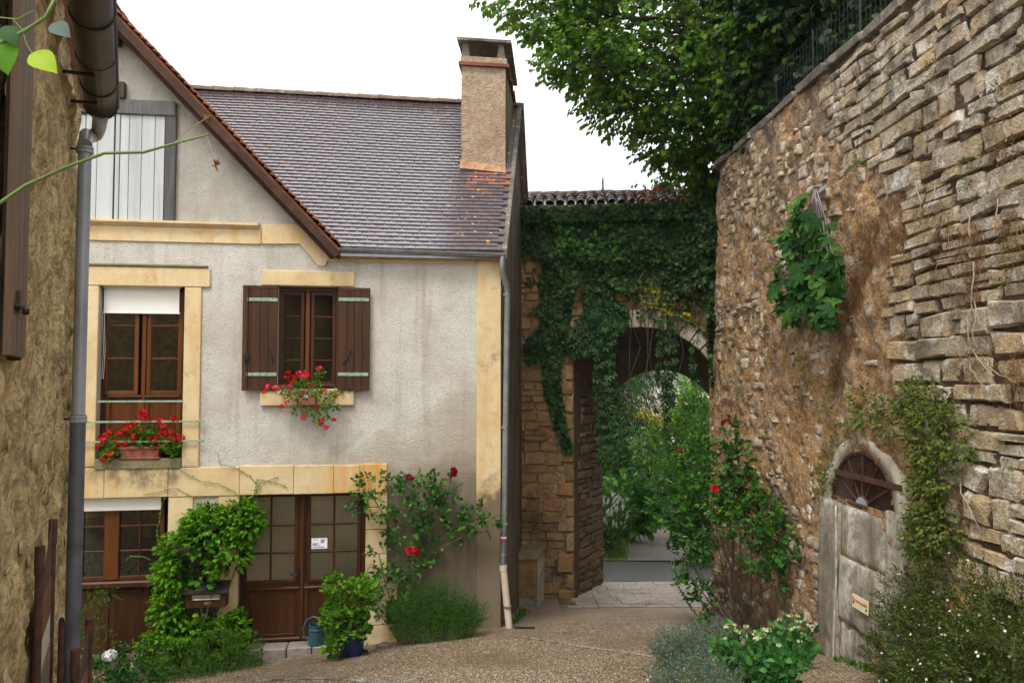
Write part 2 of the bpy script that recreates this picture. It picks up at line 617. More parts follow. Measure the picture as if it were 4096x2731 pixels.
# --- plaster of the house: grey-white roughcast with a damp brown stain spreading from the right foot
GZB = fac(700, 905)[1]
def mk_plaster():
    g = G('roughcast plaster')
    o = g.objco()
    x, _, z = g.xyz(o)
    c = g.ramp(g.noise(2.2, 6, .65), [(.25, (.58, .535, .45)), (.5, (.72, .68, .60)), (.8, (.80, .77, .70))])
    c = g.mix(g.ramp(g.noise(34, 4, .7), [(.34, .5), (.5, 0)]), c, (.42, .36, .27))
    c = g.mix(g.ramp(g.noise(.8, 7, .72, dist=.4), [(.5, 0), (.72, .55)]), c, (.46, .40, .315))
    edge = g.math('MULTIPLY', g.noise(1.1, 8, .7, dist=.5), 1.7)
    # height of the stain front rises towards the corner
    lim = g.math('ADD', g.math('MULTIPLY', x, .42), 3.75)
    lim = g.math('MAXIMUM', lim, 2.35)
    d = g.math('SUBTRACT', g.math('ADD', lim, g.math('SUBTRACT', edge, .85)), z)
    c = g.mix(g.ramp(d, [(.0, 0), (.22, .42), (.9, .72)]), c, (.43, .345, .235))
    lim2 = g.math('ADD', g.math('MULTIPLY', x, .28), 2.35)
    d2 = g.math('SUBTRACT', g.math('ADD', lim2, g.math('MULTIPLY', edge, .75)), z)
    c = g.mix(g.ramp(d2, [(.1, 0), (.6, .7), (1, .94)]), c, (.165, .125, .083))
    st = g.noise(1.0, 5, .7, vec=g.map(o, (5, 5, .35)))
    c = g.mix(g.ramp(st, [(.52, 0), (.72, .5)]), c, (.36, .30, .22))
    # older, greyer coat on the gable above the cornice
    old = g.math('MULTIPLY', g.ramp(g.math('SUBTRACT', z, GZB), [(0, 0), (.02, 1)]), g.ramp(g.noise(1.9, 7, .7), [(.3, .35), (.65, .95)]))
    c = g.mix(g.math('MULTIPLY', old, .62), c, (.30, .275, .235))
    h = g.math('ADD', g.noise(48, 5, .75), g.math('MULTIPLY', g.noise(7, 4, .7), .5))
    return g.done(c, .92, g.bump(h, 1.0, .03), spec=.2)

_a, _b, _c = fac(565, 1885), fac(1240, 1900), fac(1549, 1900)
STN = (_a[0], _a[1], _b[0], _c[0] + .01, fac(1400, 1978)[1] - .02, fac(1400, 1850)[1] + .02)
def mk_cream():
    g = G('ochre limewash')
    o = g.objco()
    x, _, z = g.xyz(o)
    c = g.ramp(g.noise(1.7, 5, .6), [(.25, (.58, .415, .205)), (.5, (.67, .51, .28)), (.8, (.73, .60, .40))])
    c = g.mix(g.ramp(g.noise(1.0, 6, .7, vec=g.map(o, (3, 3, .6))), [(.5, 0), (.72, .75)]), c, (.60, .34, .10))
    c = g.mix(g.ramp(g.noise(6, 7, .75), [(.52, 0), (.7, .55)]), c, (.40, .29, .16))
    c = g.mix(g.ramp(g.noise(1.0, 6, .72, vec=g.map(o, (9, 9, .8), (3, 1, 5))), [(.55, 0), (.72, .6)]), c, (.50, .42, .30))
    c = g.mix(g.ramp(g.noise(2.3, 7, .78, vec=g.map(o, loc=(7, 3, 1))), [(.58, 0), (.68, .7)]), c, (.30, .22, .13))
    d = g.math('SUBTRACT', g.math('ADD', 1.55, g.math('MULTIPLY', g.noise(2.2, 6, .7), 1.6)), z)
    # black grime washed down from the french window sill
    ex1 = g.math('MULTIPLY', g.math('SUBTRACT', x, STN[0]), 1.15); ez1 = g.math('MULTIPLY', g.math('SUBTRACT', z, STN[1]), 3.6)
    e1 = g.math('ADD', g.math('MULTIPLY', ex1, ex1), g.math('MULTIPLY', ez1, ez1))
    c = g.mix(g.math('MULTIPLY', g.ramp(e1, [(.2, 1), (.95, 0)]), g.ramp(g.noise(5, 7, .75, vec=g.map(o, (1, 1, .6))), [(.38, 0), (.6, .9)])), c, (.115, .095, .06))
    # rust-orange stain at the right end of the long lintel
    orx = g.math('MULTIPLY', g.ramp(g.math('MULTIPLY', g.math('SUBTRACT', x, STN[2]), .8), [(0, 0), (.6, 1)]), g.math('MULTIPLY', g.math('LESS_THAN', x, STN[3]), g.math('GREATER_THAN', z, STN[4])))
    orx = g.math('MULTIPLY', orx, g.math('LESS_THAN', z, STN[5]))
    c = g.mix(g.math('MULTIPLY', orx, g.ramp(g.noise(1.0, 5, .7, vec=g.map(o, (7, 7, .7))), [(.36, 0), (.58, .85)])), c, (.60, .27, .04))
    xr = g.math('GREATER_THAN', x, -.75)
    c = g.mix(g.math('MULTIPLY', xr, g.ramp(d, [(0, 0), (.35, .93)])), c, (.15, .115, .075))
    h = g.math('ADD', g.noise(22, 5, .6), g.math('MULTIPLY', g.noise(90, 2), .3))
    return g.done(c, .85, g.bump(h, .35, .01), spec=.25)

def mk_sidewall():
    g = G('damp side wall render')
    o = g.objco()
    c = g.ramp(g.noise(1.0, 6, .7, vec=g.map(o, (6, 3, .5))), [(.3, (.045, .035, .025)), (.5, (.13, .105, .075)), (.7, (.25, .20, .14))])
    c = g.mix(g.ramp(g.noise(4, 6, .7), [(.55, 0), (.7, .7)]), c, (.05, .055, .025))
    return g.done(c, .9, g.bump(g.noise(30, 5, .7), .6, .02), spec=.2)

def mk_rooftile():
    g = G('wet plain clay roof tile')
    r_ = g.rnd()
    o = g.objco()
    pz = g.pos()
    x, y, z = g.xyz(pz)
    c = g.ramp(r_, [(0, (.060, .040, .046)), (.4, (.068, .046, .053)), (.8, (.078, .056, .062)), (.97, (.088, .058, .058)), (1, (.12, .066, .055))])
    c = g.mix(g.ramp(g.noise(14, 5, .7), [(.5, 0), (.75, .35)]), c, (.17, .15, .15))
    # patch of newer orange tile under the chimney
    dx = g.math('SUBTRACT', x, -.35); dz = g.math('SUBTRACT', z, 6.9)
    dd = g.math('ADD', g.math('MULTIPLY', g.math('MULTIPLY', dx, dx), 2.2), g.math('MULTIPLY', g.math('MULTIPLY', dz, dz), 9.0))
    pk = g.math('MULTIPLY', g.ramp(dd, [(.0, 1), (.75, 0)]), g.ramp(r_, [(.35, 0), (.5, 1)]))
    c = g.mix(g.math('MULTIPLY', pk, .8), c, (.30, .085, .035))
    # lichen spots, thick to the right
    xm = g.ramp(g.math('ADD', g.math('MULTIPLY', x, .4), 1.0), [(.2, 0), (.85, 1)])
    sp_ = g.ramp(g.voro(9), [(.10, 1), (.16, 0)])
    c = g.mix(g.math('MULTIPLY', g.math('MULTIPLY', sp_, xm), g.ramp(g.noise(3, 3), [(.45, 0), (.55, 1)])), c, (.62, .58, .46))
    sp2 = g.ramp(g.voro(4.1, vec=g.map(pz, loc=(3, 1, 2))), [(.09, 1), (.13, 0)])
    c = g.mix(g.math('MULTIPLY', sp2, g.math('MULTIPLY', xm, .9)), c, (.75, .40, .02))
    fx = g.math('ADD', g.math('MULTIPLY', x, .9), g.math('ADD', 1.25, g.math('MULTIPLY', g.math('SUBTRACT', g.noise(1.4, 3), .5), .9)))
    dry = g.ramp(fx, [(.15, 0), (.75, 1)])
    rough = g.mix(dry, g.ramp(g.noise(20, 3), [(.3, .22), (.7, .34)]), (.6, .6, .6))
    coat = g.mix(dry, (1, 1, 1), (.12, .12, .12))
    h = g.noise(35, 4)
    return g.done(c, rough, g.bump(h, .06, .004), spec=.8, Coat_Weight=coat, Coat_Roughness=.16, Coat_IOR=2.05)

def mk_gravel():
    g = G('washed gravel paving')
    p = g.pos()
    v = g.t.nodes.new('ShaderNodeTexVoronoi'); v.inputs['Scale'].default_value = 62
    g.set(v.inputs['Vector'], p)
    w1 = g.t.nodes.new('ShaderNodeSeparateColor'); g.set(w1.inputs[0], v.outputs['Color'])
    c = g.ramp(w1.outputs[0], [(0, (.05, .032, .017)), (.3, (.165, .112, .06)), (.58, (.28, .20, .115)), (.78, (.42, .315, .195)), (.9, (.68, .58, .43)), (1, (.80, .72, .58))])
    c = g.mix(g.ramp(v.outputs['Distance'], [(.42, 0), (.8, .85)]), c, (.085, .052, .027))
    c = g.mix(g.ramp(g.noise(.55, 5, .65), [(.42, .0), (.66, .6)]), c, (.15, .09, .042))
    yy = g.xyz(p)[1]
    # greyer, more worn surface down towards the gate
    c = g.mix(g.ramp(g.math('MULTIPLY', g.math('SUBTRACT', yy, 11.2), .3), [(0, 0), (1, .45)]), c, (.31, .245, .18))
    c = g.mix(g.ramp(g.noise(2.1, 6, .7), [(.55, 0), (.75, .5)]), c, (.10, .065, .035))
    h = g.ramp(v.outputs['Distance'], [(0, 1), (.75, 0)])
    h = g.math('ADD', h, g.math('MULTIPLY', g.noise(2.5, 5), 1.4))
    ro = g.ramp(g.noise(.8, 4), [(.4, .42), (.65, .72)])
    return g.done(c, ro, g.bump(h, .75, .012), spec=.5)

def mk_wallmortar():
    g = G('rubble wall mortar')
    p = g.pos()
    x, y, z = g.xyz(p)
    pm = g.map(p, (1, 1, .55))
    c = g.ramp(g.noise(1.1, 7, .66), [(.25, (.28, .165, .08)), (.42, (.46, .27, .125)), (.6, (.58, .345, .165)), (.8, (.54, .37, .22))])
    c = g.mix(g.ramp(g.noise(11, 6, .72), [(.40, .85), (.55, 0)]), c, (.17, .11, .065))
    ea = g.attr()
    # stones lying flush in the mortar
    wp = g.mix(.16, g.map(p, (1, 1, 1.25)), g.noise(2.2, 3, col=True), 'ADD')
    vs = g.t.nodes.new('ShaderNodeTexVoronoi'); vs.inputs['Scale'].default_value = 4.6; g.set(vs.inputs['Vector'], wp)
    sc_ = g.t.nodes.new('ShaderNodeSeparateColor'); g.set(sc_.inputs[0], vs.outputs['Color'])
    body = g.math('MULTIPLY', g.ramp(vs.outputs['Distance'], [(.38, 1), (.56, 0)]), g.ramp(sc_.outputs[0], [(.40, 0), (.46, 1)]))
    body = g.math('MULTIPLY', body, g.ramp(g.noise(10, 5, .7), [(.36, 0), (.52, 1)]))
    c = g.mix(g.math('MULTIPLY', body, .85), c, g.ramp(sc_.outputs[1], [(0, (.34, .27, .20)), (.4, (.58, .43, .27)), (.7, (.60, .53, .44)), (1, (.70, .58, .38))]))
    # orange iron-rich patch low down at the far end
    dz = g.math('SUBTRACT', z, 2.6)
    orange = g.math('MULTIPLY', g.ramp(g.math('MULTIPLY', g.math('ABSOLUTE', dz), .5), [(.0, 1), (.95, 0)]), g.ramp(g.noise(.9, 4), [(.45, 0), (.68, .75)]))
    c = g.mix(orange, c, (.68, .35, .12))
    # pale lichen and old lime
    lk = g.ramp(g.noise(4.0, 8, .75, vec=pm, dist=.6), [(.55, 0), (.64, .85)])
    hi = g.ramp(g.math('MULTIPLY', z, .13), [(.25, .45), (.9, 1)])
    c = g.mix(g.math('MULTIPLY', lk, hi), c, (.60, .54, .46))
    # dark algae running down from the coping and up from the ground
    al = g.math('MULTIPLY', g.ramp(g.math('MULTIPLY', g.math('SUBTRACT', z, 5.6), .55), [(0, 0), (1, .95)]), g.ramp(g.noise(2.6, 7, .72, vec=g.map(p, (1, 1, .35))), [(.4, 0), (.6, 1)]))
    c = g.mix(al, c, (.13, .105, .08))
    low = g.math('MULTIPLY', g.ramp(g.math('MULTIPLY', g.math('SUBTRACT', 1.5, z), .8), [(0, 0), (1, .9)]), g.ramp(g.noise(2.2, 6, .7), [(.36, 0), (.55, 1)]))
    c = g.mix(low, c, (.12, .09, .06))
    # earth packed in the open joints of the coursed part
    c = g.mix(g.math('MULTIPLY', ea, .9), c, (.075, .05, .03))
    h = g.math('ADD', g.math('ADD', g.noise(14, 8, .78), g.math('MULTIPLY', g.voro(26), .5)), g.math('MULTIPLY', body, .35))
    return g.done(c, .93, g.bump(h, 1.0, .07), spec=.2)

def mk_glass():
    g = G('window glass')
    g.t.nodes.remove(g.b)
    tr = g.t.nodes.new('ShaderNodeBsdfTransparent'); tr.inputs[0].default_value = (.86, .88, .86, 1)
    gl = g.t.nodes.new('ShaderNodeBsdfGlossy'); gl.inputs['Roughness'].default_value = .03
    fr = g.t.nodes.new('ShaderNodeFresnel'); fr.inputs[0].default_value = 1.7
    nb = g.bump(g.noise(2.0, 2), .06, .02)
    g.set(gl.inputs['Normal'], nb)
    ms = g.t.nodes.new('ShaderNodeMixShader')
    g.t.links.new(fr.outputs[0], ms.inputs[0]); g.t.links.new(tr.outputs[0], ms.inputs[1]); g.t.links.new(gl.outputs[0], ms.inputs[2])
    g.t.links.new(ms.outputs[0], g.out.inputs[0])
    return g.m

def mk_slab():
    g = G('limestone slab with lime streaks')
    p = g.pos()
    st = g.noise(1.0, 6, .7, vec=g.map(p, (2, 3.6, .5)), dist=.5)
    st = g.math('ADD', g.math('MULTIPLY', st, .7), g.math('MULTIPLY', g.noise(2.8, 7, .72), .3))
    c = g.ramp(st, [(.3, (.075, .066, .052)), (.42, (.22, .19, .14)), (.52, (.38, .335, .255)), (.6, (.56, .51, .43)), (.7, (.74, .71, .66))])
    c = g.mix(g.ramp(g.noise(6, 8, .78), [(.46, 0), (.62, .8)]), c, (.17, .14, .10))
    z = g.xyz(p)[2]
    c = g.mix(g.math('MULTIPLY', g.ramp(g.math('SUBTRACT', 1.55, z), [(0, 0), (.8, .75)]), g.ramp(g.noise(3, 5), [(.4, 0), (.6, 1)])), c, (.09, .08, .065))
    return g.done(c, .85, g.bump(g.math('ADD', g.noise(18, 7, .75), g.math('MULTIPLY', st, .8)), .8, .03), spec=.3)

M = {}
M['plaster'] = mk_plaster()
M['cream'] = mk_cream()
M['side'] = mk_sidewall()
M['tile'] = mk_rooftile()
M['gravel'] = mk_gravel()
M['mortar'] = mk_wallmortar()
M['glass'] = mk_glass()
M['slab'] = mk_slab()
M['rubble'] = m_stone('coursed rubble limestone', [(.24, .145, .055), (.42, .265, .105), (.56, .37, .15), (.46, .345, .19), (.52, .42, .28), (.34, .275, .19), (.58, .49, .36)], lich=(.70, .67, .60), lmask=(.54, .60), dirt=(.075, .055, .034), bump=1.0, high=True)
M['embed'] = m_stone('stone in mortar', [(.30, .175, .08), (.46, .28, .13), (.52, .36, .20), (.50, .40, .28), (.58, .49, .37)], lich=(.64, .58, .49), lmask=(.53, .63), dirt=(.13, .085, .045), bump=1.0)
M['gate'] = m_stone('golden gate sandstone', [(.17, .095, .036), (.30, .17, .06), (.40, .24, .09), (.36, .15, .04), (.36, .26, .13)], dirt=(.06, .042, .025), bump=.8)
M['vous'] = m_stone('pale voussoir stone', [(.40, .33, .23), (.52, .44, .32), (.56, .50, .40)], dirt=(.14, .11, .08))
M['vault'] = m_stone('shade dark vault rubble', [(.055, .038, .024), (.075, .05, .03), (.10, .066, .038)], dirt=(.02, .016, .012))  # near-black colour paints in the darkness of the unlit passage
M['lefts'] = m_stone('left wall rubble', [(.30, .22, .12), (.44, .32, .17), (.52, .39, .21), (.46, .27, .14), (.56, .46, .30)], lich=(.60, .52, .36), dirt=(.13, .10, .06))
M['rock'] = m_stone('grey boulder', [(.22, .19, .15), (.30, .27, .22)], lich=(.55, .53, .47), dirt=(.07, .06, .045))
M['pave'] = m_stone('pale paving slab', [(.27, .225, .185), (.33, .28, .235), (.38, .33, .285)], dirt=(.17, .14, .11), bump=.3, rough=.5)
M['coping'] = m_stone('lichened coping stone', [(.16, .14, .11), (.24, .21, .17)], lich=(.52, .50, .45), dirt=(.05, .045, .035))
M['wood'] = m_wood('varnished brown joinery', (.022, .0075, .0025), (.058, .0195, .006), (.105, .038, .011), .34, bump=.15)
M['wood_orange'] = m_wood('honey stained joinery', (.05, .014, .003), (.115, .035, .006), (.20, .066, .012), .35, bump=.12)
M['shutter'] = m_wood('brown painted shutter boards', (.026, .0095, .0035), (.06, .022, .0075), (.105, .042, .015), .6)
M['old_wood'] = m_wood('old weathered timber', (.018, .012, .008), (.05, .032, .022), (.11, .075, .05), .75, bump=.6)
M['barge'] = m_wood('rotting brown barge board', (.022, .011, .007), (.06, .026, .015), (.14, .065, .034), .75, grain=(6, 6, 6), bump=.6, wear=(.03, .022, .018))
M['grey_beam'] = m_wood('grey oak beam', (.035, .033, .034), (.095, .09, .09), (.2, .19, .185), .8, bump=.6)
M['white_board'] = m_wood('white painted boards', (.34, .355, .345), (.50, .52, .51), (.58, .60, .59), .65, grain=(14, 14, .7), bump=.15)
M['zinc'] = m_plain('weathered zinc', (.30, .32, .34), .38, .25, 5, .75, .05)
M['zinc_dark'] = m_plain('old dark gutter metal', (.05, .045, .035), .42, .45, 7, .35, .1)
M['pvc'] = m_plain('grey pvc pipe', (.33, .34, .37), .35, .2, 3, .1, .02)
M['beige_pipe'] = m_plain('cream cast pipe', (.60, .50, .36), .5, .22, 4, 0, .05)
M['iron'] = m_plain('black wrought iron', (.02, .019, .018), .5, .4, 20, .4)
M['rust'] = m_plain('rusty iron', (.085, .035, .02), .8, .5, 18, .2, .4)
M['verdi'] = m_plain('green painted iron strap', (.26, .36, .27), .65, .35, 22, .0, .3)
M['blind'] = m_plain('white roller blind', (.80, .78, .72), .7, .05, 4)
M['weave'] = None
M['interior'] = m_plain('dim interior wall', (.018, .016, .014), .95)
M['terra'] = m_plain('terracotta planter', (.28, .085, .05), .7, .35, 14, 0, .2)
M['bluepot'] = m_plain('blue glazed pot', (.012, .025, .095), .22, .4, 9, 0, .05)
M['can'] = m_plain('blue green plastic can', (.03, .10, .13), .38, .2, 4, 0, .03)
M['claytile'] = m_stone('orange verge tile', [(.30, .10, .045), (.40, .15, .07), (.22, .085, .05)], dirt=(.06, .04, .03), bump=.4)
g = G('weathered canal tile')
cc = g.ramp(g.rnd(), [(0, (.10, .055, .04)), (.5, (.16, .09, .065)), (1, (.22, .13, .095))])
cc = g.mix(g.ramp(g.noise(7, 6, .7), [(.5, 0), (.66, .85)]), cc, (.05, .055, .02))
M['canal'] = g.done(cc, .3, g.bump(g.noise(30, 4), .3, .008), spec=.7, Coat_Weight=.7, Coat_Roughness=.2, Coat_IOR=1.6)
M['ridge'] = m_stone('lichened ridge tile', [(.16, .10, .07), (.22, .16, .11)], lich=(.34, .38, .30), dirt=(.05, .05, .03))
M['moss'] = m_stone('mossy slab', [(.22, .19, .10), (.28, .25, .13)], dirt=(.07, .09, .02), bump=.5)
M['soil'] = m_plain('dark soil', (.04, .028, .018), .95, .5, 20, 0, .8)
M['asphalt'] = m_plain('old wet asphalt', (.085, .08, .075), .45, .3, 9, 0, .5)
M['pathgrit'] = m_plain('grey brown grit path', (.20, .165, .135), .65, .25, 16, 0, .5)
M['turf'] = m_plain('verge turf', (.07, .13, .025), .9, .4, 8, 0, .6)
M['hill'] = m_plain('far wooded hillside', (.055, .085, .03), .95, .5, .12, 0, .2)
M['paper'] = m_plain('white notice paper', (.84, .84, .86), .6, .02, 3)
M['ink'] = m_plain('dark ink', (.10, .10, .12), .7, .1)
M['ink_red'] = m_plain('red lettering', (.45, .05, .03), .7, .1)
M['ink_purple'] = m_plain('purple ink', (.18, .06, .14), .7, .1)
M['signplate'] = m_plain('cream enamel plate', (.80, .68, .45), .45, .08, 6)
M['brass'] = m_plain('worn brass', (.35, .24, .10), .45, .3, 20, .6)
M['letterplate'] = m_plain('dull letter flap', (.36, .31, .22), .5, .2, 12, .3)
M['red'] = m_leaf('red geranium petals', (.30, .005, .008), (.62, .012, .014), (.78, .03, .03), .6, .2, .2)
M['pink'] = m_leaf('pink red geranium petals', (.50, .015, .05), (.74, .03, .07), (.85, .12, .16), .6, .2, .2)
M['crimson'] = m_leaf('dark crimson rose petals', (.10, .002, .012), (.22, .004, .022), (.36, .012, .04), .6, .15, .2)
M['rosered'] = m_leaf('bright red rose petals', (.35, .006, .012), (.55, .012, .02), (.66, .03, .04), .6, .2, .2)
M['white'] = m_leaf('white petals', (.70, .68, .62), (.82, .81, .78), (.9, .9, .88), .6, .25, .2)
M['cream_fl'] = m_leaf('cream green flower heads', (.42, .46, .20), (.62, .66, .36), (.78, .78, .52), .7, .2, .2)
M['lf_ivy'] = m_leaf('dark ivy leaf', (.007, .022, .005), (.020, .062, .012), (.085, .19, .03), .34, .15, .45)
M['lf_creep'] = m_leaf('blue green creeper leaf', (.008, .03, .008), (.022, .068, .016), (.07, .16, .034), .38, .2, .4)
M['lf_tree'] = m_leaf('linden leaf', (.020, .062, .004), (.058, .15, .008), (.22, .37, .018), .36, .36, .45, tcol=(.30, .50, .02))
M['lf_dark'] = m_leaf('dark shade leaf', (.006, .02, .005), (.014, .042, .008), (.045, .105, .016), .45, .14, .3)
M['lf_jas'] = m_leaf('bright climber leaf', (.04, .14, .006), (.12, .33, .010), (.32, .56, .02), .33, .32, .5, tcol=(.34, .6, .02))
M['lf_rose'] = m_leaf('rose leaf', (.022, .075, .018), (.052, .15, .022), (.13, .28, .035), .48, .24, .3)
M['lf_ger'] = m_leaf('geranium leaf', (.035, .115, .008), (.09, .24, .014), (.21, .42, .03), .5, .28, .35)
M['lf_fig'] = m_leaf('fig leaf', (.010, .045, .007), (.026, .092, .012), (.075, .18, .022), .55, .2, .25)
M['lf_rosem'] = m_leaf('rosemary needle', (.018, .062, .008), (.055, .15, .016), (.17, .33, .045), .5, .18, .3)
M['lf_fuch'] = m_leaf('fuchsia leaf', (.025, .075, .008), (.06, .16, .014), (.15, .30, .03), .42, .25, .4)
M['lf_lav'] = m_leaf('grey lavender leaf', (.07, .10, .085), (.12, .16, .13), (.20, .25, .20), .6, .15, .3)
M['lf_sed'] = m_leaf('valerian leaf', (.02, .085, .022), (.045, .16, .03), (.10, .28, .045), .4, .22, .4)
M['lf_erig'] = m_leaf('fleabane leaf', (.022, .040, .007), (.055, .085, .012), (.125, .16, .025), .5, .2, .3)
M['lf_hang'] = m_leaf('hanging wall plant leaf', (.05, .085, .014), (.115, .17, .03), (.26, .26, .05), .45, .25, .35)
M['lf_dry'] = m_leaf('dry brown stems', (.13, .06, .022), (.26, .125, .045), (.42, .24, .10), .8, .1, .2)
M['lf_spruce'] = m_leaf('spruce needle', (.012, .04, .009), (.03, .08, .015), (.085, .17, .03), .5, .15, .3)
M['lf_bright'] = m_leaf('bright green bush leaf', (.022, .08, .007), (.06, .17, .014), (.19, .36, .03), .42, .3, .4)  # bright green is the foliage's own colour
M['lf_yellow'] = m_leaf('yellowed ivy leaf', (.14, .16, .015), (.26, .25, .02), (.55, .38, .02), .45, .25, .3)
M['lf_rust'] = m_leaf('rusty dead leaf', (.16, .03, .01), (.30, .07, .02), (.42, .12, .03), .6, .15, .2)
M['grass'] = m_leaf('grass blade', (.05, .12, .012), (.11, .24, .025), (.20, .36, .05), .5, .25, .3)
M['stem'] = m_plain('green stem', (.10, .16, .025), .5, .3, 10)
M['bark'] = m_plain('grey brown bark', (.07, .052, .038), .85, .4, 12, 0, .6)
M['figbark'] = m_plain('pale grey fig bark', (.22, .195, .18), .7, .25, 10, 0, .3)
M['deadtwig'] = m_plain('bleached dead twig', (.30, .235, .165), .8, .3, 20)
M['lamp'] = m_plain('orange paper lampshade', (.75, .28, .03), .8, .1)
g = G('tan woven blind')
wx, wy, wz = g.xyz(g.objco())
wv = g.noise(1.0, 3, vec=g.map(g.objco(), (4, 4, 160)))
wv2 = g.noise(1.0, 3, vec=g.map(g.objco(), (170, 4, 6)))
M['weave'] = g.done(g.mix(g.math('MULTIPLY', wv2, .5), g.ramp(wv, [(.3, (.74, .54, .33)), (.7, (.94, .75, .52))]), (.52, .36, .20)), .85)
# ------------------------------------------------------------------ the ground
def grid_mesh(xs, ys, zf, dz=0.0):
    X, Y = np.meshgrid(xs, ys, indexing='ij')
    Z = zf(X, Y) + dz
    V = np.stack([X, Y, Z], -1).reshape(-1, 3)
    nx, ny = len(xs), len(ys)
    i, j = np.meshgrid(np.arange(nx - 1), np.arange(ny - 1), indexing='ij')
    a = (i * ny + j).ravel()
    F = np.stack([a, a + ny, a + ny + 1, a + 1], -1)
    return V, F

def ground_z(X, Y):
    X = np.asarray(X, float); Y = np.asarray(Y, float)
    b = (fbm(np.stack([X.ravel() * .9, Y.ravel() * .9, X.ravel() * 0], -1), 3).reshape(X.shape) - .5) * .05
    return gz(X, Y) + b * (np.abs(X) < 8)

xs = np.concatenate([[-3000, -800, -200, -60, -25, -12], np.arange(-8, 8.01, .2), [12, 25, 60, 200, 800, 3000]])
ys = np.concatenate([[-300, -60, -20, -8], np.arange(-4, 5, 1.0), np.arange(5, 20, .2), [21, 23, 26, 32, 45, 80, 150, 300, 700, 1500, 4000]])
V, F = grid_mesh(xs, ys, ground_z)
obj('ground', V, F, M['gravel'], smooth=True, kind='structure')

def sheet(name, ring_lo, ring_hi, mat, lift, kind='structure'):
    """a strip on the ground between two edges given as world (x, y) lists"""
    V, F = [], []
    for a, b in zip(ring_lo, ring_hi):
        for f in np.linspace(0, 1, 9):
            x, y = a[0] + (b[0] - a[0]) * f, a[1] + (b[1] - a[1]) * f
            V.append((x, y, float(ground_z(np.array([x]), np.array([y]))[0]) + lift))
    for i in range(len(ring_lo) - 1):
        for k in range(8):
            o = i * 9 + k
            F.append((o, o + 1, o + 10, o + 9))
    return obj(name, V, F, mat, smooth=True, kind=kind)

ysteps = np.arange(17.45, 19.61, .2)
sheet('road', [(-30, y) for y in ysteps], [(40, y) for y in ysteps], M['asphalt'], .03)
yp = np.arange(19.6, 46, .8)
def path_l(y): return np.interp(y, [19.6, 21, 22.5, 24, 28, 46], [2.75, 2.95, 3.45, 3.95, 5.5, 12])
def path_r(y): return np.interp(y, [19.6, 21, 22.5, 24, 28, 46], [4.6, 4.75, 5.0, 5.45, 7.0, 13.6])
sheet('path', [(path_l(y), y) for y in yp], [(path_r(y), y) for y in yp], M['pathgrit'], .034)
yv = np.concatenate([np.arange(19.62, 30, .6), [40, 60, 90]])
sheet('verge', [(-20, y) for y in yv], [(path_l(min(y, 46)) - .02, y) for y in yv], M['turf'], .028)
sheet('verge', [(path_r(min(y, 46)) + .02, y) for y in yv], [(30, y) for y in yv], M['turf'], .028)

# grass on the left verge
n = 9000
gx = RNG.uniform(-.5, 3.9, n); gy = RNG.uniform(19.7, 25, n)
k = gx < np.array([path_l(y) for y in gy]) + RNG.normal(0, .06, n)
gx, gy = gx[k], gy[k]
P = np.stack([gx, gy, gz(gx, gy) + .02], -1)
A = np.array([0, 0, 1.0]) + rdir(len(P)) * .45
tag(leaves('grass', P, A, rdir(len(P)), RNG.uniform(.06, .16, len(P)), (T_NEEDLE[0] * np.array([2.2, 1, 1]), T_NEEDLE[1]), M['grass']),
    'short bright green grass on the verge left of the far path', 'grass', kind='stuff')

# ------------------------------------------------------------------ far hill
hx = np.linspace(-1400, 2200, 101); hy = np.linspace(420, 2200, 70)
def hillz(X, Y):
    b = fbm(np.stack([X.ravel() / 260, Y.ravel() / 260, X.ravel() * 0 + 2], -1), 4).reshape(X.shape)
    f = fbm(np.stack([X.ravel() / 25, Y.ravel() / 25, X.ravel() * 0 + 2], -1), 3).reshape(X.shape)
    return -8 + 330 * sstep(420, 1900, Y + 300 * (b - .5)) + 50 * (b - .5) + 12 * (f - .5) * sstep(420, 520, Y)
V, F = grid_mesh(hx, hy, hillz)
obj('hill', V, F, M['hill'], smooth=True, kind='structure')

# ------------------------------------------------------------------ paving strip under the gate
pv = M['pave']
pav = obj('gate_paving', *grid_mesh(np.linspace(.9, 5.2, 15), np.linspace(15.15, 17.5, 9), ground_z, .004), M['mortar'], kind='structure')
slab_var = []
for q in range(4):
    mb = MB().box(-.5, .5, -.5, .5, -1, 0, .03)
    slab_var.append(mesh_np('paving_slab', np.array(mb.V), mb.F, pv))
y = 15.17
while y < 17.35:
    h = random.choice((.26, .29, .33))
    h = min(h, 17.47 - y)
    x = .95 - random.random() * .3
    x0lim = np.interp(y, [15.2, 15.9, 17.5], [1.25, 1.28, 1.75])
    while x < 5.0:
        wd = random.uniform(.28, .55)
        if x > x0lim - .3:
            xa = max(x, x0lim - .25)
            if x + wd - xa > .1:
                o = link('paving_slab', random.choice(slab_var), pav)
                cx, cy = (xa + x + wd) / 2, y + h / 2
                sl = float(gz(cx, cy + .1) - gz(cx, cy - .1)) / .2
                o.location = (cx, cy, float(ground_z(np.array([cx]), np.array([cy]))[0]) + .022 + random.uniform(-.003, .004))
                o.rotation_euler = (math.atan(sl) + random.uniform(-.01, .01), random.uniform(-.01, .01), 0)
                o.scale = (x + wd - xa - .012, h - .012, .05)
        x += wd
    y += h

